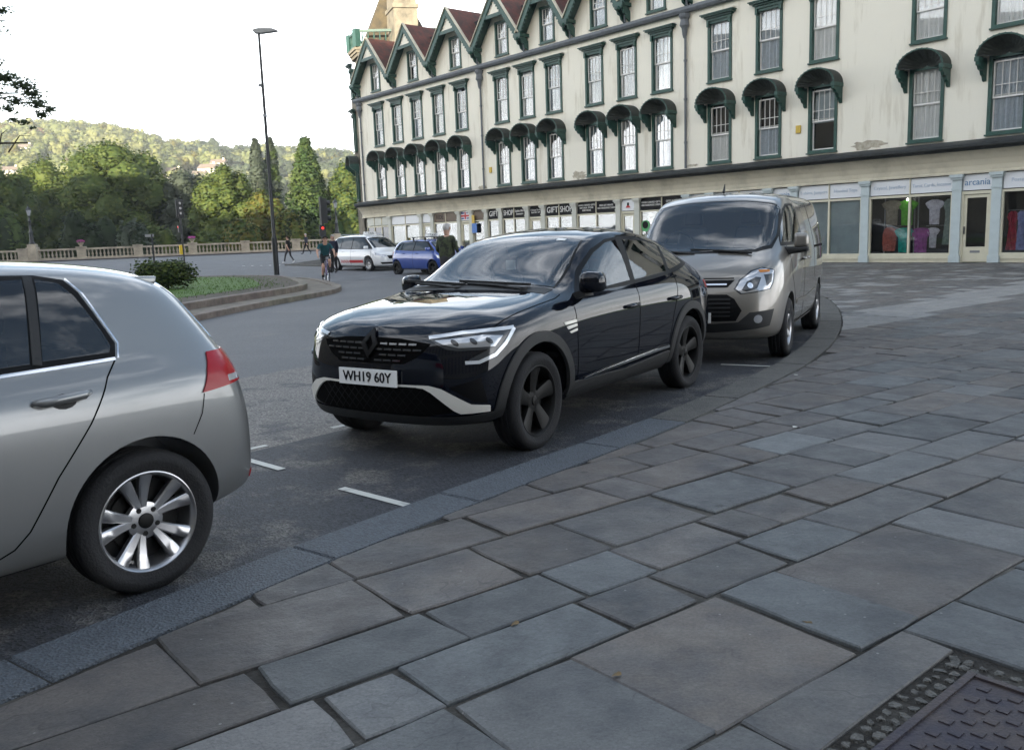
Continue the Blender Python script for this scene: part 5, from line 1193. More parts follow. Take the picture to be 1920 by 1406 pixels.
    c.patch('sill', 'plastic_dark', [(-.45, .85, .20), (-.45, .85, .245), (-2.25, .85, .25), (-2.25, .85, .20)], S, .004)
    add_wheels(c, [(0, .745), (0, -.745), (-2.637, .745), (-2.637, -.745)], .317, .215, .232, 'pairs', 'alloy')
    return c
HATCH = silver_hatch()
# ------------------------------------------------------------------ beige-silver van
def silver_van():
    L = [
     [(.92, 0, .30), (.5, 0, .24), (-3.4, 0, .26), (-3.9, 0, .36)],
     [(.92, .80, .30), (.5, .80, .24), (-3.4, .80, .26), (-3.9, .80, .36)],
     [(.96, .90, .34), (.3, .93, .30), (-2.9, .94, .30), (-3.9, .92, .40)],
     [(1.0, .90, .50), (.3, .965, .48), (-1.0, .965, .48), (-2.9, .97, .50), (-3.95, .95, .52)],
     [(.99, .88, .70), (.3, .975, .74), (-1.0, .985, .76), (-2.9, .985, .76), (-3.97, .95, .76)],
     [(.93, .84, .88), (.3, .96, 1.0), (-.4, .985, 1.08), (-1.0, .985, 1.10), (-2.9, .985, 1.10), (-3.97, .95, 1.10)],
     [(.88, .78, .96), (.5, .87, 1.10), (.2, .91, 1.18), (-.3, .94, 1.25), (-1.0, .955, 1.28), (-2.9, .96, 1.28), (-3.96, .94, 1.28)],
     [(.84, .66, 1.0), (.5, .74, 1.15), (.2, .80, 1.245), (-.1, .83, 1.36), (-.5, .855, 1.53), (-1.0, .885, 1.58), (-2.9, .90, 1.58), (-3.93, .89, 1.58)],
     [(.82, .48, 1.02), (.5, .56, 1.18), (.25, .64, 1.27), (0, .70, 1.42), (-.3, .735, 1.63), (-.62, .755, 1.83), (-1.0, .785, 1.875), (-2.9, .80, 1.88), (-3.88, .80, 1.86)],
     [(.81, .24, 1.03), (.5, .30, 1.19), (.25, .34, 1.285), (0, .38, 1.445), (-.3, .41, 1.66), (-.62, .44, 1.875), (-1.0, .47, 1.945), (-2.9, .5, 1.955), (-3.86, .5, 1.93)],
     [(.81, 0, 1.035), (.5, 0, 1.195), (.25, 0, 1.29), (0, 0, 1.455), (-.3, 0, 1.67), (-.62, 0, 1.89), (-1.0, 0, 1.96), (-2.9, 0, 1.97), (-3.85, 0, 1.94)],
    ]
    WD = (-.62, 0, -.78)
    half = [(.36, 0, 1.23), (.34, .42, 1.23), (.29, .62, 1.245), (.14, .755, 1.295), (-.11, .785, 1.41), (-.30, .77, 1.56), (-.48, .742, 1.70), (-.525, .69, 1.755), (-.55, .35, 1.80), (-.555, 0, 1.805)]
    full = half+[(x, -y, z) for x, y, z in half[-2:0:-1]]; DW = [(-.05, .9, 1.32), (-.28, .9, 1.50), (-.56, .9, 1.68), (-.75, .9, 1.745), (-1.10, .9, 1.755), (-1.12, .9, 1.34), (-.5, .9, 1.315)]
    sp = dict(lines=L, stations=[.3, 0, -.3, -.62, -1.0, -1.5, -2.2, -2.9, -3.5], arches=[(0, .36, .40, .52), (-2.933, .36, .40, .52)], paint='paint_van', clad=.24, sub=3, crease={6: .2, 8: .3}, cat='van', cuts=[(DW, (0, -1, 0), -.6, 2.6), (shrink(full, .96), WD, -.6, .55)])
    c = Car('parked_van', 'beige silver panel van with sloping nose, parked behind the black SUV', 'vehicles parked along the kerb', (2.385, 10.6105), 4.2721, sp)
    S = (0, -1, 0)
    big = [(x+(.05 if z < 1.4 else -.03), y*1.035, z-(.03 if z < 1.4 else -.02)) for x, y, z in full]
    c.patch('windscreen_surround', 'grille_black', big, WD, .002, mirror=False, hole=shrink(full, .955)); c.patch('windscreen', 'glass_auto', full, WD, .006, mirror=False)
    cabin(c, -.72, None, 1.72, .6, (-.22, -.40, 1.30), 1.15)
    for y0, y1 in ((.55, -.12), (-.10, -.68)):
        m = MB(); m.bar((.40, y0, 1.235), (.33, y1, 1.27), .018, .02); m.tube([(.43, y0+.05, 1.22), (.40, (y0+y1)/2, 1.255)], .014, 6); m.build('wiper', 'plastic_dark', c.root)
    H = (-.80, -.60, 0)
    c.patch('headlight', 'lamp_lens', [(.885, .51, .845), (.83, .55, .932), (.72, .65, 1.020), (.64, .74, 1.052), (.54, .855, 1.025), (.62, .855, .90), (.685, .835, .838), (.80, .70, .812), (.88, .57, .797)], H, .006, grid=.03)
    c.patch('headlight_rim', 'lamp_dark', [(.90, .495, .842), (.84, .54, .942), (.72, .64, 1.034), (.63, .75, 1.066), (.52, .865, 1.035), (.61, .865, .895), (.68, .845, .828), (.80, .70, .80), (.89, .56, .785)], H, .003, grid=.03)
    c.patch('lamp_reflector', 'lamp_dark', [(.86, .56, .83), (.80, .60, .915), (.72, .68, .965), (.69, .73, .955), (.76, .69, .84), (.84, .60, .812)], H, .009, grid=.04, thick=.003)
    c.patch('lamp_reflector', 'lamp_dark', [(.66, .76, .985), (.58, .84, .99), (.64, .845, .905), (.70, .80, .865)], H, .009, grid=.04, thick=.003)
    c.patch('lamp_projector', 'chrome', [(.80-.018*math.cos(t), .635+.024*math.cos(t), .875+.03*math.sin(t)) for t in [i*.524 for i in range(12)]], H, .012, grid=.05, thick=.003); c.patch('indicator', 'amber', [(.66, .70, 1.035), (.58, .81, 1.035), (.60, .82, 1.012), (.67, .72, 1.008)], H, .009, grid=.05, thick=.003)
    B = (-1, 0, 0)
    c.patch('upper_grille', 'grille_black', [(.9, 0, .94), (.9, .49, .94), (.9, .42, .862), (.9, -.42, .862), (.9, -.49, .94)], B, .003, mirror=False)
    c.strip('grille_chrome', 'chrome', [(.9, -.41, .893), (.9, 0, .893), (.9, .41, .893)], B, .016, .010, mirror=False)
    c.patch('main_grille', 'grille_black', [(.9, 0, .792), (.9, .42, .786), (.9, .50, .738), (.9, .58, .612), (.9, .52, .50), (.9, 0, .492), (.9, -.52, .50), (.9, -.58, .612), (.9, -.50, .738), (.9, -.42, .786)], B, .004, mirror=False)
    for z in (.555, .60, .645, .69, .735): c.strip('grille_slat', 'plastic_dark', [(.9, -.46, z), (.9, 0, z), (.9, .46, z)], B, .018, .012, mirror=False)
    c.strip('bonnet_gap', 'gap_black', [(.85, -.48, .958), (.87, 0, .958), (.85, .48, .958)], B, .012, .002, mirror=False)
    c.patch('lower_bumper', 'plastic_dark', [(.95, 0, .468), (.95, .27, .468), (.92, .54, .487), (.89, .66, .589), (.67, .885, .613), (.72, .845, .433), (.84, .72, .408), (.94, .27, .371), (.94, 0, .37)], (-.85, -.5, 0), .004, grid=.04)
    c.patch('fog_lamp', 'lamp_lens', [(.84-.03*math.cos(t), .74+.04*math.cos(t), .515+.045*math.sin(t)) for t in [i*.524 for i in range(12)]], H, .010, grid=.05)
    number_plate(c, .985, .535, 'BN65 VKA')
    c.patch('front_door_window', 'glass_auto', DW, S, .004)
    c.patch('front_door_surround', 'grille_black', [(.02, .9, 1.28), (-.27, .9, 1.52), (-.56, .9, 1.71), (-.75, .9, 1.775), (-1.14, .9, 1.785), (-1.16, .9, 1.31), (-.5, .9, 1.285)], S, .0015, hole=DW)
    for pts in ([(-.12, .9, 1.28), (-.10, .9, .95), (-.42, .9, .62), (-.44, .9, .36)], [(-1.18, .9, 1.80), (-1.19, .9, 1.2), (-1.19, .9, .36)], [(-2.28, .9, 1.80), (-2.29, .9, 1.2), (-2.29, .9, .8)]): c.seam(pts, S, .010)
    c.strip('side_moulding', 'paint_van', [(-.50, .9, .60), (-1.4, .9, .58), (-2.45, .9, .62)], S, .05, .012); c.strip('slide_rail', 'gap_black', [(-2.3, .9, 1.22), (-3.75, .9, 1.22)], S, .03, .003)
    c.patch('sill', 'plastic_dark', [(-.46, .9, .25), (-.46, .9, .315), (-2.48, .9, .315), (-2.48, .9, .25)], S, .006)
    for sg in (1, -1):
        for x in (-1.03, -1.36):
            p, n = c.hit(Vector((x, 2.0*sg, 1.10)), Vector((0, -sg, 0))); m = MB(); m.tube([(p.x+.10, p.y+sg*.006, p.z), (p.x+.07, p.y+sg*.035, p.z), (p.x-.07, p.y+sg*.035, p.z), (p.x-.10, p.y+sg*.006, p.z)], .017, 8); m.build('door_handle', 'paint_van', c.root, smooth=True)
    lump('door_mirror', 'paint_van', c.root, [(-.03, .985, 1.255), (-.19, .985, 1.255), (-.20, 1.15, 1.255), (-.06, 1.15, 1.255), (-.05, .985, 1.425), (-.19, .985, 1.43), (-.20, 1.14, 1.42), (-.07, 1.14, 1.415)], bev=.045)
    lump('mirror_arm', 'plastic_dark', c.root, [(-.03, .86, 1.17), (-.22, .86, 1.17), (-.20, 1.14, 1.205), (-.05, 1.14, 1.205), (-.03, .86, 1.27), (-.22, .86, 1.27), (-.20, 1.15, 1.262), (-.05, 1.15, 1.262)], bev=.03)
    m = MB(); m.tube([(-.95, 0, 1.955), (-1.02, 0, 2.06)], [.02, .006], 6); m.build('aerial', 'plastic_dark', c.root)
    add_wheels(c, [(0, .865), (0, -.865), (-2.933, .865), (-2.933, -.865)], .343, .215, .215, 'five', 'alloy')
    return c
VAN = silver_van()
# ================================================================== taxis across the square
mat('paint_white', (.70, .71, .72), .25, coat=1); mat('paint_blue', (.02, .055, .26), .25, metal=.1, coat=1); mat('paint_grey', (.03, .032, .036), .25, coat=1)
mat('stripe_red', (.40, .015, .02), .4)
def simple_car(name, label, group, loc, yaw, paint, fo, wb, ro, hw, hood, belt, roof, cowl, header, rear, tailtop, Rt, style='ten', rimmat='alloy', mono=0):
    n, t = fo, -(wb+ro); rx = -(wb)+rear
    L = [
     [(n-.05, 0, .25), (n-.4, 0, .20), (t+.4, 0, .22), (t+.06, 0, .34)], [(n-.05, hw*.8, .25), (n-.4, hw*.8, .20), (t+.4, hw*.8, .22), (t+.06, hw*.8, .34)],
     [(n-.02, hw*.92, .29), (0, hw*.94, .26), (-wb, hw*.94, .26), (t+.03, hw*.9, .38)], [(n, hw*.93, .45), (0, hw*.98, .44), (-wb, hw*.985, .46), (t, hw*.92, .52)],
     [(n-.01, hw*.91, hood-.22), (0, hw, .66), (-wb, hw, .72), (t, hw*.92, .72)], [(n-.06, hw*.86, hood-.09), (0, hw*.98, belt-.14), (-wb, hw*.985, belt-.09), (t+.02, hw*.88, belt-.06)],
     [(n-.12, hw*.78, hood-.04), (n-.5, hw*.87, hood+.05), (cowl, hw*.92, belt-.02), (-wb*.6, hw*.905, belt+.03), (-wb, hw*.895, belt+.06), (t+.06, hw*.82, belt+.05)],
     [(n-.16, hw*.62, hood-.01), (n-.5, hw*.71, hood+.09), (cowl, hw*.82, belt+.05), ((cowl+header)/2, hw*.81, belt+.14), (header, hw*.80, (belt+roof)/2), (-wb, hw*.79, (belt+roof)/2+.01), (t+.10, hw*.74, (belt+tailtop)/2)],
     [(n-.18, hw*.45, hood+.01), (n-.5, hw*.53, hood+.11), (cowl, hw*.64, belt+.07), ((cowl+header)/2, hw*.68, (belt+roof)/2+.02), (header, hw*.68, roof-.08), (-wb*.55, hw*.69, roof-.055), (rx, hw*.66, roof-.09), (t+.18, hw*.64, tailtop-.03)],
     [(n-.19, hw*.23, hood+.02), (n-.5, hw*.28, hood+.12), (cowl, hw*.34, belt+.08), ((cowl+header)/2, hw*.38, (belt+roof)/2+.05), (header, hw*.40, roof-.03), (-wb*.55, hw*.42, roof-.01), (rx, hw*.40, roof-.05), (t+.22, hw*.38, tailtop)],
     [(n-.19, 0, hood+.022), (n-.5, 0, hood+.125), (cowl, 0, belt+.085), ((cowl+header)/2, 0, (belt+roof)/2+.06), (header, 0, roof-.02), (-wb*.55, 0, roof), (rx, 0, roof-.04), (t+.22, 0, tailtop+.005)]]
    st = [.25, 0, cowl+.2, cowl, (cowl+header)/2, header, -wb*.55, -wb*.8, rx]; st = sorted({s for s in st if t+.35 < s < n-.50}, reverse=True); st = [s for i, s in enumerate(st) if i == 0 or st[i-1]-s > .08]
    c = Car(name, label, group, loc, yaw, dict(lines=L, stations=st, arches=[(0, Rt+.02, Rt+.055, hw*.55), (-wb, Rt+.02, Rt+.055, hw*.55)], paint=paint, clad=.24, sub=2, crease={6: .3, 8: .25})); S = (0, -1, 0)
    b0 = belt+.045; rt = roof-.13
    xs = [cowl-.22, -wb*.52, -wb*.86, rx-.18]
    c.patch('window_surround', 'grille_black', [(cowl-.05, hw, b0-.03), (header+.02, hw, rt+.01), (-wb*.55, hw, rt+.04), (rx, hw, rt), (rx-.30, hw, b0+.03), (-wb*.6, hw, b0-.02)], S, .002)
    c.patch('front_side_window', 'glass_car', [(cowl-.25, hw, b0), (header-.02, hw, rt-.03), (xs[1]+.03, hw, rt), (xs[1]+.03, hw, b0)], S, .005)
    c.patch('rear_side_window', 'glass_car', [(xs[1]-.03, hw, b0), (xs[1]-.03, hw, rt), (xs[2]+.02, hw, rt-.01), (xs[2]+.02, hw, b0+.01)], S, .005)
    c.patch('quarter_window', 'glass_car', [(xs[2]-.03, hw, b0+.015), (xs[2]-.03, hw, rt-.015), (rx+.02, hw, rt-.04), (rx-.20, hw, b0+.05)], S, .005)
    half = [(cowl-.02, 0, 1), (cowl-.03, hw*.45, 1), (cowl-.06, hw*.74, 1), ((cowl+header)/2, hw*.69, 1), (header+.06, hw*.62, 1), (header+.03, 0, 1)]
    c.patch('windscreen', 'glass_car', half+[(x, -y, z) for x, y, z in half[-2:0:-1]], (-.2, 0, -1), .004, mirror=False, grid=.09)
    H = (-.75, -.66, 0)
    c.patch('headlight', 'lamp_lens', [(n, hw*.55, hood-.13), (n-.3, hw*.9, hood-.02), (n-.5, hw*.97, hood+.01), (n-.45, hw*.97, hood-.10), (n-.1, hw*.80, hood-.19), (n, hw*.60, hood-.17)], H, .006)
    B = (-1, 0, 0)
    c.patch('grille', 'grille_black', [(n, hw*.45, hood-.14), (n, -hw*.45, hood-.14), (n, -hw*.36, hood-.29), (n, hw*.36, hood-.29)], B, .005, mirror=False)
    c.patch('lower_grille', 'grille_black', [(n, hw*.8, .42), (n, -hw*.8, .42), (n, -hw*.72, .33), (n, hw*.72, .33)], B, .005, mirror=False)
    c.patch('tail_lamp', 'tail_red', [(t, hw*.7, belt), (t+.25, hw, belt), (t+.2, hw, belt-.2), (t, hw*.7, belt-.2)], (.75, -.66, 0), .006)
    for x in (xs[1]+.25, xs[2]+.22):
        for sg in (1, -1): p, nn = c.hit(Vector((x, 2*sg, belt-.07)), Vector((0, -sg, 0))); m = MB(); m.tube([(p.x+.09, p.y, p.z), (p.x+.06, p.y+sg*.03, p.z), (p.x-.06, p.y+sg*.03, p.z), (p.x-.09, p.y, p.z)], .016, 6); m.build('door_handle', paint, c.root)
    for pts in ([(cowl-.10, hw, b0), (cowl-.06, hw, .6), (cowl-.12, hw, .32)], [(xs[1], hw, b0), (xs[1], hw, .32)]): c.seam(pts, S, .012)
    lump('door_mirror', paint, c.root, [(cowl-.20, hw*.98, belt+.02), (cowl-.34, hw*.98, belt+.02), (cowl-.36, hw+.17, belt+.03), (cowl-.24, hw+.17, belt+.03), (cowl-.2, hw*.98, belt+.17), (cowl-.34, hw*.98, belt+.18), (cowl-.36, hw+.16, belt+.17), (cowl-.24, hw+.16, belt+.16)], bev=.04)
    number_plate(c, n+.012, .50, 'WX17 TAX')
    add_wheels(c, [(0, hw-.12), (0, -hw+.12), (-wb, hw-.12), (-wb, -hw+.12)], Rt, .21, Rt*.70, style, rimmat)
    return c
def taxi_sign(c, x, z, w=.62):
    m = MB(); m.prism([(-.13, 0), (.13, 0), (.07, .17), (-.07, .17)], -w/2, w/2, 'y'); o = m.build('taxi_sign', 'plate_white', c.root, loc=(x, 0, z))
    for sg in (1, -1): lettering('TAXI', .15, 'sign_black', o, (sg*.105, 0, .085), (R(70), 0, sg*math.pi/2))
YT = R(-47.4)
c = simple_car('taxi', 'white people carrier taxi with a red chequered stripe, behind the cyclist', 'taxis waiting at the rank', (-5.95, 42.6), YT, 'paint_white', .95, 2.85, .98, .94, .86, 1.02, 1.73, .30, -.65, -.25, 1.35, .34)
taxi_sign(c, -1.1, 1.70)
S = (0, -1, 0)
c.patch('red_stripe', 'stripe_red', [(-.42, .95, .40), (-.42, .95, .54), (-1.60, .95, .54), (-1.60, .95, .40)], S, .006)
for i in range(10):
    for j in range(3):
        if (i+j) % 2: c.patch('chequer', 'stripe_red', [(-1.62-i*.075, .95, .40+j*.047), (-1.62-i*.075, .95, .447+j*.047), (-1.695-i*.075, .95, .447+j*.047), (-1.695-i*.075, .95, .40+j*.047)], S, .006, grid=.2, thick=.004)
for sg in (1, -1): m = MB(); m.tube([(-.9, sg*.62, 1.70), (-1.1, sg*.62, 1.75), (-2.6, sg*.60, 1.75), (-2.8, sg*.60, 1.70)], .02, 6); m.build('roof_rail', 'alloy', c.root)
c = simple_car('taxi', 'small blue hatchback taxi with roof bars, in front of the white taxi', 'taxis waiting at the rank', (-2.50, 36.75), YT, 'paint_blue', .80, 2.51, .60, .85, .82, .98, 1.50, .15, -.55, .10, 1.30, .30, 'five', 'alloy_dark')
taxi_sign(c, -1.0, 1.55, .55)
for x in (-.75, -1.55):
    m = MB(); m.bar((x, -.62, 1.56), (x, .62, 1.56), .05, .03)
    for sg in (1, -1): m.bar((x, sg*.55, 1.42), (x, sg*.55, 1.56), .05, .05)
    m.build('roof_bar', 'plastic_dark', c.root)
c = simple_car('taxi', 'dark grey estate taxi with a white roof sign, hidden behind the black SUV', 'taxis waiting at the rank', (3.75, 29.6), YT, 'paint_grey', .88, 2.75, .95, .90, .80, .96, 1.56, .20, -.70, -.35, 1.25, .33)
taxi_sign(c, -1.15, 1.545)
for sg in (1, -1): m = MB(); m.tube([(-.9, sg*.60, 1.50), (-1.1, sg*.60, 1.56), (-2.7, sg*.58, 1.55), (-2.9, sg*.58, 1.48)], .02, 6); m.build('roof_rail', 'metal_black', c.root)
# ================================================================== street furniture
def at_(x, y): return (x, y, gz(x, y))
t = thing('street_lamp', 'tall dark grey street lamp with a flat lantern on the traffic island', 'street lamp', (-9.55, 36.5, .24))
m = MB(); m.tube([(0, 0, 0), (0, 0, 1.5)], [.115, .11], 12); m.build('base', 'metal_black', t, smooth='auto')
m = MB(); m.tube([(0, 0, 1.5), (0, 0, 1.6), (0, 0, 6.0), (0, 0, 9.55)], [.11, .075, .062, .05], 12); m.build('pole', 'metal_black', t, smooth='auto')
m = MB(); m.lathe([(.075, 6.3), (.085, 6.32), (.085, 6.4), (.07, 6.42)], 10); m.bar((-.16, -.03, 7.55), (0, 0, 7.5), .08, .12); m.build('collar', 'metal_grey', t)
m = MB(); m.prism([(-.22, 9.59), (-.16, 9.51), (.12, 9.49), (.72, 9.55), (.74, 9.59), (.55, 9.66), (.05, 9.68), (-.16, 9.65)], -.14, .14); m.build('lantern', 'metal_grey', t)
mat('red_light', (.9, .03, .02), .3, emit=.6); mat('yellow_box', (.60, .42, .02), .5)
def traffic_light(label, x, y, h, face, box_=False):
    t = thing('traffic_light', label, 'traffic light', at_(x, y), face, 'traffic lights by the crossing')
    m = MB(); m.tube([(0, 0, 0), (0, 0, h)], .057, 10); m.build('pole', 'metal_black', t, smooth='auto')
    m = MB(); m.box(.06, .26, -.16, .16, h-1.15, h-.05); m.box(-.04, .06, -.24, .24, h-1.25, h+.02); m.build('signal_head', 'metal_black', t)
    for k in range(3):
        m = MB(); m.lathe([(.09, .0), (.11, .16), (.115, .16), (.105, 0)], 12, 'x', (.26, 0, h-.25-.34*k), caps=False); m.build('hood', 'metal_black', t)
        m = MB(); m.lathe([(.0, .262), (.09, .262)], 12, 'x', (0, 0, h-.25-.34*k), caps=False); m.build('lens', 'lamp_dark', t)
    m = MB(); m.box(-.14, .14, -.22, -.06, h*.5, h*.5+.5); m.build('crossing_signal', 'metal_black', t)
    m = MB(); m.lathe([(.0, 0), (.06, 0), (.06, .012)], 14, 'y', (0, -.235, h*.5+.36), caps=False); m.build('red_man_lens', 'red_light', t)
    if box_: box('push_button_box', 'yellow_box', t, -.12, .12, -.25, -.07, .7, 1.35)
traffic_light('black traffic light post with a yellow box, left of the street lamp', -22.6, 62, 4.45, R(-60), True)
traffic_light('black traffic light post beside the cyclist', -8.35, 40.3, 3.45, R(20))
t = thing('sign_post', 'thin black sign post with a small board, left of the traffic light', 'sign post', at_(-23.9, 60)); m = MB(); m.tube([(0, 0, 0), (0, 0, 2.15)], .06, 8); m.build('pole', 'metal_black', t); box('board', 'metal_grey', t, -.45, .12, -.03, .03, 1.98, 2.16)
mat('weathered_stone', (.36, .32, .25), .9, col2=(.17, .15, .12), scale=1.1, bump=.5, bscale=18, lo=.3, hi=.65)
# ---- stone balustrade along the river
BA, BB = Vector((-58, 83, 0)), Vector((-13.5, 98, 0)); BD = (BB-BA).normalized(); BL = (BB-BA).length
bal = thing('stone_balustrade', 'weathered stone balustrade along the riverside pavement', 'balustrade', (BA.x, BA.y, gz(BA.x, BA.y)), math.atan2(BD.y, BD.x))
def bz(s): p = BA+BD*s; return gz(p.x, p.y)-gz(BA.x, BA.y)
piers = [s for s in [1.0+i*5.2 for i in range(9)] if s < BL]
m = MB(); m.box(0, BL, -.2, .2, -1, .01)
for nm, z0, z1, d in (('plinth', 0, .28, .20), ('coping', .98, 1.16, .22)):
    m = MB()
    m.add([(s, y, z+bz(s)) for s in (0, BL) for y in (-d, d) for z in ((z0 if nm != 'plinth' else -.5), z1)], [(0, 1, 3, 2), (4, 6, 7, 5), (0, 4, 5, 1), (2, 3, 7, 6), (1, 5, 7, 3), (0, 2, 6, 4)]); m.build(nm, 'weathered_stone', bal)
bm_ = shared('balmesh', lambda: mesh_of(_lathe([(.085, 0), (.085, .06), (.05, .09), (.10, .22), (.105, .30), (.06, .46), (.05, .56), (.08, .60), (.085, .70)], 10), 'weathered_stone', True))
pm_ = shared('piermesh', lambda: mesh_of((lambda m: (m.box(-.42, .42, -.26, .26, -.5, 1.17), m.box(-.48, .48, -.32, .32, 1.17, 1.30), m.box(-.46, .46, -.30, .30, -.5, .30), m)[-1])(MB()), 'weathered_stone'))
for s in piers: link('pier', pm_, bal, (s, 0, bz(s)))
s = .3
while s < BL:
    if all(abs(s-q) > .55 for q in piers): link('baluster', bm_, bal, (s, 0, bz(s)+.28))
    s += .36
strip('far_pavement', [BA-Vector((10, 5, 0)), BA, (BA+BB)/2, BB], -3.2, .4, 'island_stone', .09, kind='structure')
def ornate_lamp(label, s):
    p = BA+BD*s; t = thing('lamp_post', label, 'lamp post', (p.x, p.y, gz(p.x, p.y)+1.2), 0, 'ornate lamp posts on the balustrade')
    m = MB(); m.box(-.5, .5, -.35, .35, -1.2, .2); m.box(-.38, .38, -.3, .3, .2, .5); m.build('pedestal', 'weathered_stone', t)
    m = MB(); m.lathe([(.26, .5), (.28, .6), (.2, .7), (.17, 1.5), (.2, 1.6), (.13, 1.75), (.10, 2.6), (.16, 2.7), (.08, 2.8), (.07, 3.1), (.15, 3.2)], 12); m.build('column', 'metal_black', t, smooth='auto')
    m = MB(); m.lathe([(.13, 3.22), (.24, 3.75)], 6); m.build('lantern', 'lamp_lens', t); m = MB(); m.lathe([(.30, 3.75), (.22, 3.9), (.10, 4.05), (.05, 4.1), (.04, 4.3)], 6); m.build('lantern_roof', 'metal_black', t)
ornate_lamp('black cast iron lamp with a lantern, at the left end of the balustrade', 12.3); ornate_lamp('black cast iron lamp with a lantern, behind the right traffic light', 41.8)
# planted urns on the piers
mat('flower_pink', (.45, .06, .30), .7, var=.4, scale=8); mat('leaf_fresh', (.06, .12, .03), .7, var=.5, scale=2)
def flower_urn(label, s):
    p = BA+BD*s; t = thing('flower_urn', label, 'planter', (p.x, p.y, gz(p.x, p.y)+1.30), 0, 'flower urns on the balustrade'); m = MB(); m.lathe([(.14, 0), (.12, .06), (.18, .16), (.30, .34), (.33, .38), (.30, .38), (.25, .33)], 14); m.build('urn', 'weathered_stone', t)
    for nm, mt, n, r0, z0 in (('foliage', 'leaf_fresh', 140, .36, .42), ('flowers', 'flower_pink', 150, .38, .50)):
        m = MB()
        for i in range(n):
            a = random.random()*6.28; q = r0*random.random()**.5; z = z0+random.uniform(-.12, .16)*(1-q/r0*.4); sz = .05; u_ = Vector((random.gauss(0, 1), random.gauss(0, 1), random.gauss(0, 1))).normalized(); v_ = u_.orthogonal().normalized(); c_ = Vector((q*math.cos(a), q*math.sin(a), z)); m.add([c_+u_*sz, c_+v_*sz, c_-u_*sz, c_-v_*sz], [(0, 1, 2, 3)])
        m.build(nm, mt, t, fixn=False)
flower_urn('stone urn with pink flowers on the balustrade left of the tall street lamp', piers[5]); flower_urn('stone urn with pink flowers on the balustrade by the left traffic light', piers[3])
# ================================================================== vegetation, hill, far houses
leafmat('leaf_mid', (.088, .128, .036)); leafmat('leaf_light', (.125, .158, .038)); leafmat('leaf_dark', (.030, .048, .018)); leafmat('leaf_grey', (.085, .105, .075)); leafmat('leaf_yellow', (.17, .155, .035)); leafmat('leaf_conifer', (.055, .095, .03)); leafmat('leaf_rust', (.25, .165, .08))
leafmat('leaf_street', (.07, .10, .05)); leafmat('hill_green', (.19, .215, .085), .2); leafmat('hill_light', (.24, .25, .10), .2); leafmat('hill_dark', (.09, .115, .065), .25)
def leaves(m, c, r_, n, size, rng, mi=0, flat=.35, shell=.55, nm=0):
    """n leaf clumps spread through an ellipsoid, denser towards the outside"""
    cx, cy, cz = c; rx, ry, rz = r_
    for _ in range(n):
        u = rng.uniform(-1, 1); a = rng.uniform(0, 6.2832); q = math.sqrt(1-u*u); k = (shell+(1-shell)*rng.random())*rng.uniform(.88, 1.10)
        dx, dy, dz = q*math.cos(a), q*math.sin(a), u
        x, y, z = cx+dx*rx*k, cy+dy*ry*k, cz+dz*rz*k
        nx, ny, nz_ = dx+rng.gauss(0, .5), dy+rng.gauss(0, .5), dz+flat+rng.gauss(0, .5); l = math.sqrt(nx*nx+ny*ny+nz_*nz_) or 1; nx /= l; ny /= l; nz_ /= l
        if nx*dx+ny*dy+nz_*dz < 0: nx, ny, nz_ = -nx, -ny, -nz_
        if abs(nz_) < .9: tx, ty, tz = -ny, nx, 0
        else: tx, ty, tz = 0, -nz_, ny
        l = math.sqrt(tx*tx+ty*ty+tz*tz) or 1; tx /= l; ty /= l; tz /= l
        bx, by, bz_ = ny*tz-nz_*ty, nz_*tx-nx*tz, nx*ty-ny*tx; s = size*rng.uniform(.6, 1.3); w_ = s*.62
        o = len(m.v); m.v += [(x+tx*s, y+ty*s, z+tz*s), (x+bx*w_, y+by*w_, z+bz_*w_), (x-tx*s, y-ty*s, z-tz*s), (x-bx*w_, y-by*w_, z-bz_*w_)]
        m.f.append([o, o+1, o+2, o+3]); m.m.append(rng.randrange(nm) if nm else mi); m.n += [(dx*.7+nx*.5, dy*.7+ny*.5, dz*.7+nz_*.5+.12)]*4
def core(m, c, r_, rng, mi=0, ns=9, nr=6, jit=.14):
    """uneven rounded inner mass of a crown"""
    o = len(m.v); k0 = rng.uniform(0, 6); a1, a2 = rng.randint(2, 4), rng.randint(3, 5)
    for i in range(nr+1):
        t = math.pi*i/nr
        for j in range(ns):
            a = 6.2832*j/ns; f = 1+jit*math.sin(a1*a+k0+2*t)*math.sin(t)+jit*.7*math.sin(a2*a-k0+3*t)*math.sin(t)+rng.uniform(-.05, .05)
            d = (math.sin(t)*math.cos(a), math.sin(t)*math.sin(a), math.cos(t)); m.v.append((c[0]+d[0]*r_[0]*f, c[1]+d[1]*r_[1]*f, c[2]+d[2]*r_[2]*f)); l = rng.gauss(0, .14); m.n.append((d[0]+l, d[1]+rng.gauss(0, .14), d[2]+rng.gauss(0, .14)+.1))
    for i in range(nr):
        for j in range(ns): m.f.append([o+i*ns+j, o+(i+1)*ns+j, o+(i+1)*ns+(j+1) % ns, o+i*ns+(j+1) % ns]); m.m.append(mi)
class LB(MB):
    def __init__(s): super().__init__(); s.n = []
    def build(s, name, mats, parent, **kw):
        o = super().build(name, mats, parent, smooth=True, fixn=False, **{k: x for k, x in kw.items() if k != 'fixn'})
        o.data.normals_split_custom_set_from_vertices([Vector(n).normalized() for n in s.n]); return o
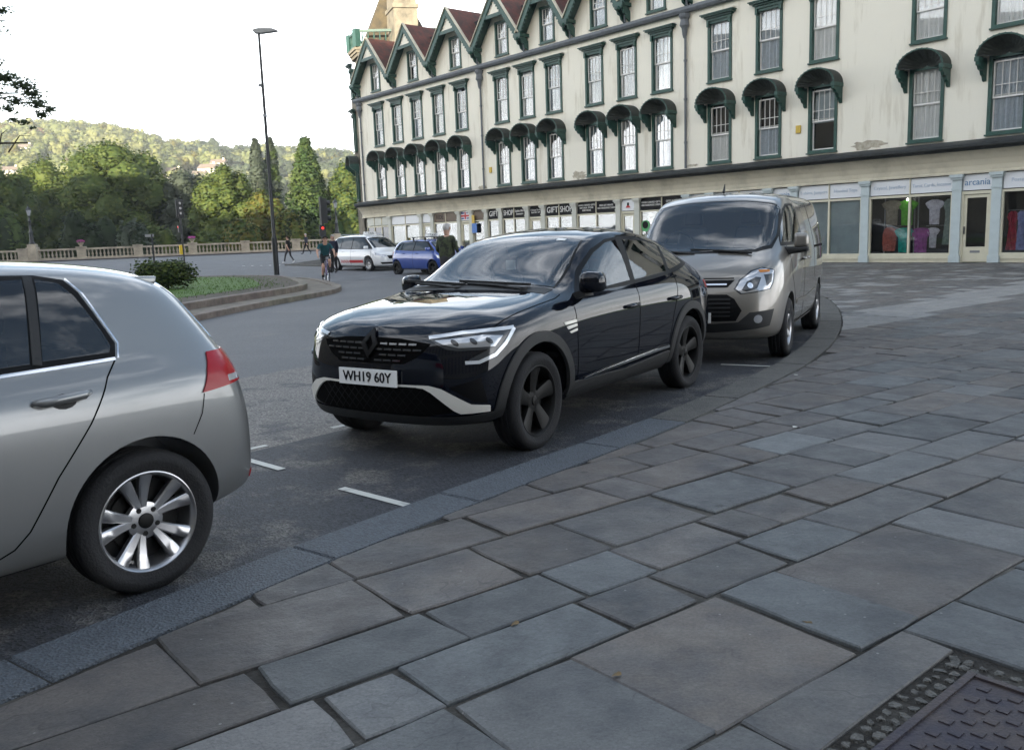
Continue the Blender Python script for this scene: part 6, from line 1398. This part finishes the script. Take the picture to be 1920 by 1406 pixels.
def tree(name, label, x, y, z0, h, w, mats, seed, n=5200, size=.23, shape='round', trunk=.35, group=None, base=.16):
    n = int(n*1.9) if size > .1 else n; rng = random.Random(seed); t = thing(name, label, 'tree' if 'shrub' not in name and 'bush' not in name else 'shrub', (x, y, z0), 0, group)
    b = MB(); b.tube([(0, 0, -.5), (.1, 0, h*.2), (-.05, .1, h*.45), (.05, 0, h*.8)], [trunk, trunk*.8, trunk*.5, trunk*.12], 8)
    for k in range(6): a = rng.uniform(0, 6.28); zz = h*rng.uniform(.2, .55); e = w*.34; b.tube([(0, 0, zz), (e*.5*math.cos(a), e*.5*math.sin(a), zz+h*.10), (e*math.cos(a), e*math.sin(a), zz+h*.22)], [trunk*.4, trunk*.25, trunk*.06], 6)
    b.build('trunk', 'bark', t)
    m = LB(); R_ = w/2
    if shape == 'round':
        lobes = [(0, 0, h*.60, R_*.72, h*.34)]
        for k in range(24):
            a = k*2.4+rng.uniform(-.3, .3); zz = h*(base+.12+(.80-base)*((k+.5)/24)); f = math.sin(math.pi*min(.96, max(.08, (zz/h-base)/(1-base)*.86+.10)))**.6; lobes.append((R_*.62*f*math.cos(a), R_*.62*f*math.sin(a), zz, R_*.38*rng.uniform(.75, 1.2), h*.13*rng.uniform(.75, 1.25)))
        tot = len(lobes)
        for i, (lx, ly, lz, lr, lh) in enumerate(lobes):
            mi = rng.choice(range(len(mats))) if i else 0; core(m, (lx, ly, lz), (lr*.74, lr*.74, lh*.74), rng, 0, 12, 8, .2); leaves(m, (lx, ly, lz), (lr*1.05, lr*1.05, lh*1.1), int(n*1.5)//tot, size*rng.uniform(.85, 1.15), rng, mi, shell=.62, nm=len(mats))
    elif shape == 'cone':
        for k in range(26):
            f = k/26; zz = h*(base+(1-base)*f); rr = R_*(1-f)**.75*rng.uniform(.8, 1.1)+.2; na = 7
            for j in range(na):
                a = j*6.283/na+k*.7; leaves(m, (rr*.62*math.cos(a), rr*.62*math.sin(a), zz-rr*.12), (rr*.42, rr*.42, h*.045), max(6, int(n/(26*na)*(1.6-f))), size, rng, rng.choice(range(len(mats))))
    elif shape == 'column':
        for k in range(14):
            f = (k+.5)/14; rr = R_*(math.sin(math.pi*min(.97, f*.8+.16)))**.7; mi = rng.choice(range(len(mats))); c_ = (rng.gauss(0, .15), rng.gauss(0, .15), h*(base+(1-base)*f)); core(m, c_, (rr*.75, rr*.75, h*.06), rng, mi); leaves(m, c_, (rr, rr, h*.07), n//14, size, rng, mi, flat=.9, shell=.7)
    else:
        for k in range(12):
            a = k*2.4; q = R_*.6*math.sqrt((k+.5)/12); zz = h*rng.uniform(.3, .62); mi = rng.choice(range(len(mats))); c_ = (q*math.cos(a), q*math.sin(a)*.6, zz)
            if size > .1: core(m, c_, (R_*.32, R_*.32, h*.29), rng, mi, 10, 7)
            leaves(m, c_, (R_*.40, R_*.40, h*.36), int(n*1.3)//12, size, rng, mi, shell=.6 if size > .1 else .3, nm=len(mats))
    m.build('crown', list(mats), t, fixn=False); return t
def at_px(u, Y): return (u-960)/1648*Y
G = 'trees beyond the balustrade'
Z = -3.0
def T(u, Y, top, wpx, *a, **k):
    X = at_px(u, Y); hz_ = 443+.034*(951-u); zt = 1.495+(hz_-top)/1648*Y*1.02; w_ = wpx/1648*Y; return dict(x=X, y=Y, z0=Z, h=zt-Z, w=w_)
def TR(name, label, u, Y, top, wpx, mats, seed, **kw): d = T(u, Y, top, wpx); return tree(name, label, mats=mats, seed=seed, group=kw.pop('group', G), **d, **kw)
TR('broadleaf_tree', 'large round crowned tree, biggest of those behind the left traffic light', 248, 112, 285, 205, ['leaf_mid', 'leaf_light'], 1, n=9500)
TR('broadleaf_tree', 'dense green tree at the far left edge behind the lamp post', 30, 108, 322, 150, ['leaf_mid', 'leaf_mid', 'leaf_light'], 2, n=7000)
TR('broadleaf_tree', 'pale green tree between the left edge tree and the big round tree', 118, 122, 318, 130, ['leaf_light', 'leaf_mid'], 3, n=6500)
TR('grey_willow', 'grey green willow right of the left traffic light', 372, 112, 335, 100, ['leaf_grey'], 4, n=5200)
TR('broadleaf_tree', 'light green rounded tree left of the tall street lamp', 442, 108, 330, 130, ['leaf_light', 'leaf_mid'], 5, n=7000)
TR('poplar_tree', 'narrow dark poplar just behind the tall street lamp', 506, 125, 278, 42, ['leaf_grey', 'leaf_dark'], 6, shape='column', n=3600)
TR('poplar_tree', 'narrow pale poplar right of the tall street lamp', 533, 128, 276, 40, ['leaf_grey', 'leaf_mid'], 7, shape='column', n=3600)
TR('conifer_tree', 'tall broad conifer between the street lamp and the building', 597, 116, 268, 135, ['leaf_conifer', 'leaf_mid'], 8, shape='cone', n=9500)
TR('broadleaf_tree', 'yellowish tree below the poplars', 515, 105, 372, 90, ['leaf_yellow', 'leaf_light'], 9, n=4200)
TR('broadleaf_tree', 'green tree against the left corner of the building', 668, 118, 322, 90, ['leaf_light', 'leaf_conifer'], 10, n=5000)
TR('dark_shrub', 'dark spreading shrub behind the balustrade below the big round tree', 185, 96, 388, 130, ['leaf_dark'], 11, n=4500, shape='mound')
TR('dark_shrub', 'dark grey shrub left of the left traffic light post', 272, 95, 405, 90, ['leaf_dark', 'leaf_grey'], 12, n=3200, shape='mound')
TR('dark_shrub', 'dark brown green shrub at the left edge behind the balustrade', 30, 95, 395, 120, ['leaf_dark', 'leaf_mid'], 13, n=3200, shape='mound')
TR('green_shrub', 'bright green shrub behind the balustrade right of the traffic light', 400, 96, 418, 90, ['leaf_light', 'leaf_mid'], 14, n=3000, shape='mound')
TR('green_shrub', 'olive shrub behind the balustrade left of the street lamp', 470, 97, 405, 90, ['leaf_yellow', 'leaf_mid'], 15, n=3000, shape='mound')
TR('green_shrub', 'yellow green shrub behind the walkers', 562, 100, 385, 90, ['leaf_yellow', 'leaf_light', 'leaf_dark'], 16, n=3400, shape='mound')
TR('green_shrub', 'leafy shrub behind the white taxi', 640, 102, 375, 80, ['leaf_light', 'leaf_conifer'], 17, n=3200, shape='mound')
TR('green_shrub', 'mid green shrub behind the left traffic light', 325, 98, 412, 80, ['leaf_light', 'leaf_mid'], 18, n=2800, shape='mound')
# island shrub
tree('island_bush', 'leafy bush on the traffic island behind the silver hatchback', -10.6, 27.3, .2, 1.05, 2.5, ['leaf_mid', 'leaf_dark', 'leaf_light'], 21, n=4200, size=.055, shape='mound', trunk=.04)
# near tree reaching in at the top left
t = thing('street_tree', 'overhanging leafy branches reaching in at the upper left corner', 'tree', (-15.5, 18.5, .24)); b = MB()
b.tube([(0, 0, -.3), (.1, 0, 2), (0, .2, 5), (.3, .3, 9)], [.28, .24, .19, .06], 10)
def limb(p0, p1, r0):
    p0, p1 = Vector(p0), Vector(p1); b.tube([p0, (p0+p1)/2+Vector((0, 0, .18)), p1], [r0, r0*.6, r0*.15], 6)
def lp(u, v, Y):   # local point seen at that place, at distance Y
    p, r_, f = .1564, -.0341, 1648.1; F = Vector((0, math.cos(p), -math.sin(p))); U0 = Vector((0, math.sin(p), math.cos(p))); R0 = Vector((1, 0, 0)); d = F+(R0*math.cos(r_)+U0*math.sin(r_))*((u-960)/f)-(U0*math.cos(r_)-R0*math.sin(r_))*((v-703)/f)
    q = Vector((0, 0, CAM_H))+d*(Y/d.y); return q-Vector((-15.5, 18.5, .24))
limb((0, .2, 3.2), lp(52, 268, 19), .10); limb(lp(-5, 294, 19), lp(14, 243, 19.2), .022); limb(lp(16, 286, 19), lp(62, 256, 18.8), .016); limb((0, .2, 4.2), lp(35, 175, 19), .09); limb(lp(-30, 190, 19), lp(85, 205, 19.2), .02); limb((.1, .2, 6), lp(10, 40, 19), .08); b.build('trunk', 'bark', t)
m = LB(); rng = random.Random(5)
for u, v, r_, n in ((10, 145, .35, 260), (45, 160, .3, 200), (70, 195, .26, 170), (95, 205, .12, 50), (30, 190, .25, 120), (15, 205, .22, 90), (60, 175, .28, 170), (80, 215, .18, 90), (25, 225, .16, 40), (45, 228, .16, 34), (-20, 180, .5, 300), (-40, 120, .6, 300), (5, 20, .25, 70), (-30, 50, .5, 260), (60, 240, .10, 14)):
    q = lp(u, v, 19); leaves(m, tuple(q), (r_, r_, r_*.55), int(n*1.5), .036, rng, 0, shell=.05)
for k in range(40): a = rng.uniform(0, 6.28); q = rng.uniform(1, 3.2); leaves(m, (-1.8+q*math.cos(a), q*math.sin(a)-1, rng.uniform(5, 10)), (1.1, 1.1, .8), 120, .06, rng, 0, shell=.3)
m.build('crown', 'leaf_street', t, fixn=False)
# ---- wooded hill
SKY = [(-300, 262), (0, 256), (60, 247), (130, 243), (240, 250), (300, 262), (380, 281), (420, 276), (470, 291), (500, 288), (600, 291), (660, 296), (760, 300), (1000, 330), (1500, 360)]
def ridge(a):
    u = 960+1648*a; v = pchip(SKY, u); return 1.495+((443+.034*(951-u))-v)/1648*720-7
def hill_z(x, y):
    t = min(1, max(0, (y-230)/490)); t = t*t*(3-2*t)*.55+t*.45; return -3.3+(ridge(x/y)+3.3)*t if y <= 720 else ridge(x/y)-(y-720)*.08
m = MB(); NX, NY = 46, 26; ys = [200+i*26 for i in range(NY)]
for y in ys:
    for i in range(NX): a = -.95+i*1.3/(NX-1); m.v.append((a*y, y, hill_z(a*y, y)))
for j in range(NY-1):
    for i in range(NX-1): m.f.append([j*NX+i, j*NX+i+1, (j+1)*NX+i+1, (j+1)*NX+i]); m.m.append(0)
mat('hill_grass', (.15, .16, .045), .9, col2=(.08, .095, .03), scale=.03)
m.build('hill', 'hill_grass', None, smooth=True, fixn=False, kind='structure')
m = LB(); rng = random.Random(11); hm = ['hill_green', 'hill_light', 'hill_dark', 'leaf_rust', 'leaf_yellow']
HOUSES = [(326, 320, 7), (392, 320, 9), (410, 306, 8), (374, 324, 6.5), (48, 276, 7), (145, 330, 7), (20, 318, 7), (445, 322, 6)]
def hpos(u, v):      # where that sight line meets the hill
    p, r_, f = .1564, -.0341, 1648.1; best = None
    F = Vector((0, math.cos(p), -math.sin(p))); U0 = Vector((0, math.sin(p), math.cos(p))); R0 = Vector((1, 0, 0)); d = F+(R0*math.cos(r_)+U0*math.sin(r_))*((u-960)/f)-(U0*math.cos(r_)-R0*math.sin(r_))*((v-703)/f)
    for Y in range(260, 720, 5):
        q = Vector((0, 0, CAM_H))+d*(Y/d.y)
        if q.z <= hill_z(q.x, q.y)+6: return q.x, q.y
    return q.x, q.y
hp = [hpos(u, v)+(w_,) for u, v, w_ in HOUSES]
cnt = 0
while cnt < 1500:
    a = rng.uniform(-.68, .12); y = 300+430*rng.random()**.8; x = a*y; h = rng.uniform(6, 12)
    if any(abs(x-q[0]) < q[2]*.8 and -42 < y-q[1] < 6 for q in hp): continue
    z = hill_z(x, y); dark = a > -.36 and rng.random() < .55; mi = 2 if dark else rng.choices([0, 1, 3, 4, 2], [5, 5, .45 if a < -.4 else .2, .8, .25])[0]  # cloud shade on the right of the hill put into darker tree colours
    w_ = h*rng.uniform(.40, .58)
    core(m, (x, y, z+h*.46), (w_*.72, w_*.72, h*.40), rng, mi, 9, 6, .2)
    for _ in range(3): a_ = rng.uniform(0, 6.28); core(m, (x+w_*.6*math.cos(a_), y+w_*.6*math.sin(a_), z+h*rng.uniform(.4, .85)), (w_*.34, w_*.34, h*.17), rng, mi, 7, 5, .2)
    leaves(m, (x, y, z+h*.52), (w_*1.02, w_*1.02, h*.52), 130, .85, rng, mi, shell=.72); cnt += 1
m.build('hillside_wood', hm, None, fixn=False, kind='stuff')
mat('house_wall', (.62, .56, .44), .85); mat('house_roof', (.17, .13, .10), .85)
for (x, y, w_), lab in zip(hp, ('small pale house among the hillside trees, leftmost of the sunlit terrace', 'pale stone house in the middle of the sunlit hillside terrace', 'pale stone house highest in the sunlit hillside terrace', 'pale house tucked beside a dark hillside tree', 'white house high on the left of the wooded hill', 'house with a red roof low on the left of the hill', 'cream house at the far left foot of the hill', 'pale house at the right end of the hillside houses')):
    z = hill_z(x, y); t = thing('hillside_house', lab, 'house', (x, y, z), random.Random(int(x)).uniform(-.3, .3), 'houses on the hillside'); h = w_*.72; d = w_*.4
    box('wall', 'house_wall', t, -w_/2, w_/2, -d, d, -3, h)
    m = MB(); m.prism([(-d-.4, h), (d+.4, h), (0, h+w_*.28)], -w_/2-.3, w_/2+.3, 'x'); m.build('roof', 'house_roof', t)
    for i in range(3):
        for j in range(2): box('window', 'glass_window', t, -w_/2+w_*(i+.5)/3-.5, -w_/2+w_*(i+.5)/3+.5, -d-.05, -d, 1.2+j*h*.45, 2.8+j*h*.45)
    box('chimney', 'house_wall', t, w_*.3, w_*.3+.9, -.5, .5, h, h+w_*.38)
# ================================================================== people and the bicycle
mat('skin', (.50, .30, .22), .6, var=.1); mat('hair_grey', (.42, .40, .38), .9, var=.3, scale=20); mat('hair_brown', (.06, .035, .02), .8, var=.3, scale=20)
mat('cloth_teal', (.012, .085, .10), .85, var=.25, scale=8); mat('cloth_black', (.012, .012, .014), .85, var=.3, scale=8); mat('cloth_charcoal', (.045, .045, .05), .85, var=.25, scale=8); mat('cloth_navy', (.012, .016, .035), .85, var=.2)
mat('cloth_camo', (.045, .055, .025), .9, col2=(.016, .02, .012), scale=9, lo=.45, hi=.52); mat('cloth_grey', (.25, .25, .27), .9, var=.2); mat('shoe_white', (.6, .6, .6), .6); mat('shoe_black', (.015, .015, .015), .5)
def person(label, loc, rz, J, mats, scale=1, hair='hair_brown', hat=None, short_sleeve=True, shorts=False, group=None, fat=1):
    """one continuous skinned body; J overrides joint places (x right, y forward, z up)"""
    P = dict(pelvis=(0, 0, .95), belly=(0, .01, 1.10), chest=(0, .01, 1.30), neck=(0, .0, 1.47), chin=(0, .03, 1.545), head=(0, .025, 1.64), crown=(0, .01, 1.73))
    for s, sg in (('l', -1), ('r', 1)):
        P.update({'sh'+s: (sg*.18, 0, 1.41), 'el'+s: (sg*.24, -.02, 1.13), 'wr'+s: (sg*.25, .07, .90), 'hip'+s: (sg*.095, 0, .90), 'kn'+s: (sg*.105, .02, .50), 'an'+s: (sg*.105, -.02, .09), 'to'+s: (sg*.12, .15, .035)})
    P.update(J); P = {k: Vector(v) for k, v in P.items()}
    rad = dict(pelvis=.135, belly=.125, chest=.14, neck=.055, chin=.075, head=.092, crown=.06)
    for s in 'lr': rad.update({'sh'+s: .068, 'el'+s: .045, 'wr'+s: .030, 'hip'+s: .092, 'kn'+s: .060, 'an'+s: .043, 'to'+s: .035})
    E_ = [('pelvis', 'belly'), ('belly', 'chest'), ('chest', 'neck'), ('neck', 'chin'), ('chin', 'head'), ('head', 'crown')]
    for s in 'lr': E_ += [('chest', 'sh'+s), ('sh'+s, 'el'+s), ('el'+s, 'wr'+s), ('pelvis', 'hip'+s), ('hip'+s, 'kn'+s), ('kn'+s, 'an'+s), ('an'+s, 'to'+s)]
    for s, sg in (('l', -1), ('r', 1)):      # palm, four fingers, thumb
        d = (P['wr'+s]-P['el'+s]).normalized(); d = (d+Vector(J.get('hand'+s, (0, 0, 0)))).normalized(); side = Vector((0, 1, 0)) if abs(d.z) > .6 else Vector((1, 0, 0)); side = (side-d*side.dot(d)).normalized(); inw = d.cross(side)*(-sg)
        P['pa'+s] = P['wr'+s]+d*.075; rad['pa'+s] = .034; E_.append(('wr'+s, 'pa'+s))
        for k in range(4):
            P[f'f{k}{s}'] = P['pa'+s]+d*(.045-.006*abs(k-1))+side*(.024*(1.5-k)); P[f'g{k}{s}'] = P[f'f{k}{s}']+d*.03+inw*.022; rad[f'f{k}{s}'] = .0095; rad[f'g{k}{s}'] = .008; E_ += [('pa'+s, f'f{k}{s}'), (f'f{k}{s}', f'g{k}{s}')]
        P['t'+s] = P['wr'+s]+d*.05+side*.05; P['u'+s] = P['t'+s]+d*.035+side*.006; rad['t'+s] = .011; rad['u'+s] = .009; E_ += [('wr'+s, 't'+s), ('t'+s, 'u'+s)]
    names = [k for k in P if not k.startswith('hand')]; ix = {k: i for i, k in enumerate(names)}
    me = bpy.data.meshes.new('body'); me.from_pydata([P[k] for k in names], [(ix[a], ix[b]) for a, b in E_], []); o = bpy.data.objects.new('body', me); COL.objects.link(o)
    md = o.modifiers.new('skin', 'SKIN'); md.use_smooth_shade = True; ly = me.skin_vertices[0].data if me.skin_vertices else None
    if ly is None:
        bm = bmesh.new(); bm.from_mesh(me); bm.verts.layers.skin.verify(); bm.to_mesh(me); bm.free(); ly = me.skin_vertices[0].data
    for k, i in ix.items():
        r_ = rad.get(k, .03)*(fat if k in ('pelvis', 'belly', 'chest', 'hipl', 'hipr', 'shl', 'shr') else 1); ly[i].radius = (r_*(1.25 if k in ('chest', 'belly', 'pelvis') else 1), r_); ly[i].use_root = (k == 'pelvis')
    o.modifiers.new('sub', 'SUBSURF').levels = 1; o.modifiers['sub'].render_levels = 1
    dg = bpy.context.evaluated_depsgraph_get(); dg.update(); fm = bpy.data.meshes.new_from_object(o.evaluated_get(dg)); bpy.data.objects.remove(o)
    segs = [(a, b) for a, b in E_]
    def zone(a, b, t):
        n = {a[:2], b[:2]}
        if 'pe' in n and 'be' in n: return 2 if t < .35 else 1
        if a in ('belly', 'chest') and b in ('chest', 'neck'): return 1 if b != 'neck' or t < .55 else 0
        if a == 'chest': return 1
        if a[:2] == 'sh': return 1 if (not short_sleeve or t < .75) else 0
        if a[:2] == 'el': return 1 if (not short_sleeve and t < .95) else 0
        if a == 'pelvis' or a[:3] == 'hip': return 2 if (not shorts or a == 'pelvis' or t < .85) else 0
        if a[:2] == 'kn': return (2 if t < .92 else 3) if not shorts else (0 if t < .75 else 3)
        if a[:2] == 'an': return 3
        return 0
    for p in fm.polygons:
        c = p.center; best = (9, 0)
        for a, b in segs:
            A, B = P[a], P[b]; d = B-A; t = max(0, min(1, (c-A).dot(d)/max(1e-9, d.length_squared))); dist = (A+d*t-c).length-(rad.get(a, .03)*(1-t)+rad.get(b, .03)*t)
            if dist < best[0]: best = (dist, zone(a, b, t))
        p.material_index = best[1]; p.use_smooth = True
    for n in ('skin',)+tuple(mats): fm.materials.append(M[n])
    root = thing('person', label, 'person', loc, rz, group); root.scale = (scale,)*3
    link('body', fm, root)
    hc = P['head']; up = (P['crown']-P['chin']).normalized(); fw = Vector((0, 1, 0)); fw = (fw-up*fw.dot(up)).normalized(); rt_ = fw.cross(up)
    def capshell(name, mname, r_, low, grow):
        m = MB(); n, k = 14, 6; vs = []; fs = []
        for i in range(k+1):
            t = i/k*low
            for j in range(n):
                a = 6.283*j/n; front = max(0, math.sin(a)); tt = t*(1-.42*front); v = hc+up*.012+(rt_*math.cos(a)*math.sin(tt)*.92+fw*math.sin(a)*math.sin(tt)*1.12+up*math.cos(tt)*1.08)*r_; vs.append(v)
        for i in range(k):
            for j in range(n): fs.append((i*n+j, i*n+(j+1) % n, (i+1)*n+(j+1) % n, (i+1)*n+j))
        m.add(vs, fs); return m.build(name, mname, root, smooth=True)
    if hair: capshell('hair', hair, .0985, 1.9, 0)
    if hat: capshell('helmet', hat, .128, 1.45, 0)
    f = MB(); nb = hc+fw*.098-up*.015; f.add([nb+up*.035, nb-up*.022+rt_*.018, nb-up*.022-rt_*.018, nb-up*.018+fw*.026], [(0, 1, 3), (0, 3, 2), (1, 2, 3)]); f.build('nose', 'skin', root)
    f = MB()
    for sg in (1, -1): f.lathe([(0, -.006), (.011, -.002), (.011, .004), (0, .006)], 8, 'y', tuple(hc+fw*.093+up*.02+rt_*sg*.034), caps=False)
    f.build('eyes', 'cloth_black', root); f = MB(); f.obox(hc+fw*.09-up*.058, rt_*.026, fw*.004, up*.005); f.build('mouth', 'stripe_red', root)
    f = MB()
    for sg in (1, -1): f.obox(hc+rt_*sg*.094+up*.0, rt_*.008, fw*.018, up*.03)
    f.build('ears', 'skin', root); return root
# ---- the bicycle, heading towards the viewer (local +y is forward)
BX, BY, BRZ = -6.78, 33.0, math.atan2(-.95, .32)-math.pi/2
bike = thing('bicycle', 'purple touring bicycle ridden towards the viewer', 'bicycle', (BX, BY, gz(BX, BY)), BRZ)
WR = .345
mat('bike_purple', (.06, .025, .16), .3, coat=.6)
def bwheel(y):
    m = MB(); n = 36
    m.lathe([(WR-.03, -.014), (WR-.004, -.016), (WR, 0), (WR-.004, .016), (WR-.03, .014)], n, 'x', (0, y, WR), caps=False); o = m.build('wheel', 'tyre', bike, smooth=True)
    m = MB(); m.lathe([(WR-.032, -.012), (WR-.045, -.008), (WR-.045, .008), (WR-.032, .012)], n, 'x', (0, y, WR), caps=False); m.build('rim', 'chrome', o)
    m = MB(); m.lathe([(.022, -.045), (.022, .045)], 10, 'x', (0, y, WR))
    for k in range(20): a = k*6.283/20; s = .035*(1 if k % 2 else -1); m.tube([(s, y+.02*math.cos(a+.6), WR+.02*math.sin(a+.6)), (0, y+(WR-.045)*math.cos(a), WR+(WR-.045)*math.sin(a))], .0018, 3)
    m.build('spokes', 'chrome', o)
bwheel(-.53); bwheel(.53)
BBk, ST, HT, HB = (0, -.10, .29), (0, -.25, .80), (0, .33, .86), (0, .38, .70)
m = MB()
for a, b, r_ in ((BBk, ST, .017), (ST, HT, .016), (BBk, HB, .019), (HT, HB, .02)): m.tube([a, b], r_, 8)
for sg in (1, -1): m.tube([BBk, (sg*.06, -.53, WR)], .010, 6); m.tube([ST, (sg*.06, -.53, WR)], .009, 6); m.tube([HB, (sg*.05, .40, .62), (sg*.055, .53, WR)], .012, 6)
m.build('frame', 'bike_purple', bike)
m = MB(); m.tube([HT, (0, .36, .98)], .013, 6); m.tube([(-.30, .30, 1.0), (-.12, .36, 1.0), (.12, .36, 1.0), (.30, .30, 1.0)], .013, 6)
for sg in (1, -1): m.tube([(sg*.30, .30, 1.0), (sg*.31, .20, 1.0)], .018, 8)
m.build('handlebar', 'metal_black', bike)
m = MB(); m.tube([ST, (0, -.28, .93)], .013, 6); m.obox((0, -.29, .95), Vector((.07, 0, 0)), Vector((0, .13, 0)), Vector((0, 0, .02))); m.build('saddle', 'metal_black', bike)
m = MB(); m.lathe([(.09, .03), (.09, .04)], 18, 'x', (0, BBk[1], BBk[2]))
for sg in (1, -1): m.bar((sg*.07, -.10, .29), (sg*.075, -.10+sg*.06, .29-sg*.16), .015, .03); m.bar((sg*.07, -.10+sg*.06, .29-sg*.16), (sg*.17, -.10+sg*.06, .29-sg*.16), .08, .02)
m.build('crankset', 'metal_grey', bike)
lump('pannier', 'cloth_black', bike, [(-.10, -.72, .36), (-.28, -.72, .38), (-.28, -.40, .38), (-.10, -.40, .36), (-.09, -.74, .74), (-.26, -.74, .72), (-.26, -.38, .72), (-.09, -.38, .74)], mirror=False, bev=.05)
box('pannier_reflector', 'plate_white', bike, -.25, -.12, -.60, -.38, .735, .755)
m = MB(); m.obox((0, .42, .93), Vector((.05, 0, 0)), Vector((0, .03, 0)), Vector((0, 0, .04))); m.build('front_light', 'lamp_lens', bike)
cyc = dict(pelvis=(0, -.27, 1.02), belly=(0, -.20, 1.15), chest=(0, -.03, 1.34), neck=(0, .10, 1.47), chin=(0, .17, 1.52), head=(0, .18, 1.61), crown=(0, .165, 1.70),
 shl=(-.19, -.0, 1.40), shr=(.19, .0, 1.40), ell=(-.31, .10, 1.18), elr=(.31, .10, 1.18), wrl=(-.305, .22, 1.04), wrr=(.305, .22, 1.04), hipl=(-.10, -.25, .98), hipr=(.10, -.25, .98), knl=(-.13, .12, .84), knr=(.12, .10, .62), anl=(-.13, -.10, .53), anr=(.13, -.14, .20), tol=(-.135, .04, .46), tor=(.135, .02, .155), handl=(0, .6, -.2), handr=(0, .6, -.2))
person('cyclist in teal top, black shorts and dark helmet riding towards the viewer', (BX, BY, gz(BX, BY)), BRZ, cyc, ('cloth_teal', 'cloth_black', 'shoe_black'), 1.0, hair='hair_brown', hat='cloth_black', shorts=True)
person('grey haired man in a camouflage jacket with his back turned, beyond the black SUV', (-1.53, 22.3, 0), R(-30), dict(ell=(-.28, .0, 1.14), elr=(.28, .02, 1.14), wrl=(-.22, .18, 1.02), wrr=(.22, .18, 1.02), head=(.0, .03, 1.64)), ('cloth_camo', 'cloth_charcoal', 'shoe_black'), 1.06, hair='hair_grey', short_sleeve=False, fat=1.25)
person('walker in black T-shirt and grey trousers crossing near the street lamp', (-14.05, 57, gz(0, 57)), R(75), dict(knl=(-.10, .20, .52), anl=(-.10, .30, .10), tol=(-.11, .46, .06), knr=(.10, -.06, .50), anr=(.10, -.30, .14), tor=(.11, -.18, .035), wrl=(-.24, -.12, .93), wrr=(.24, .22, .95)), ('cloth_black', 'cloth_charcoal', 'shoe_white'), 1.0)
person('man in an open dark jacket walking left along the balustrade', (-16.95, 75, gz(0, 75)+.09), R(80), dict(knl=(-.10, .18, .52), anl=(-.10, .32, .10), tol=(-.11, .48, .06), knr=(.10, -.08, .50), anr=(.10, -.34, .15), tor=(.11, -.22, .04), wrl=(-.25, -.14, .92), wrr=(.25, .20, .94)), ('cloth_navy', 'cloth_black', 'shoe_black'), 1.0, hair='hair_grey', short_sleeve=False, fat=1.1)
person('person in a dark coat standing behind the right traffic light', (-8.15, 41.6, gz(0, 41.6)), R(150), dict(), ('cloth_navy', 'cloth_black', 'shoe_black'), 1.02, hair='hair_grey', short_sleeve=False, fat=1.15)
# ================================================================== thin evening haze over the valley
hz_m = bpy.data.materials.new('haze'); hz_m.use_nodes = True; t_ = hz_m.node_tree; t_.nodes.clear(); o_ = t_.nodes.new('ShaderNodeOutputMaterial'); v_ = t_.nodes.new('ShaderNodeVolumePrincipled')
v_.inputs['Color'].default_value = (.93, .95, .97, 1); v_.inputs['Density'].default_value = .0003; v_.inputs['Anisotropy'].default_value = .2; t_.links.new(v_.outputs[0], o_.inputs['Volume']); M['haze'] = hz_m
box('haze', 'haze', None, -1520, 1520, -300, 1520, -4.5, 150, kind='stuff')
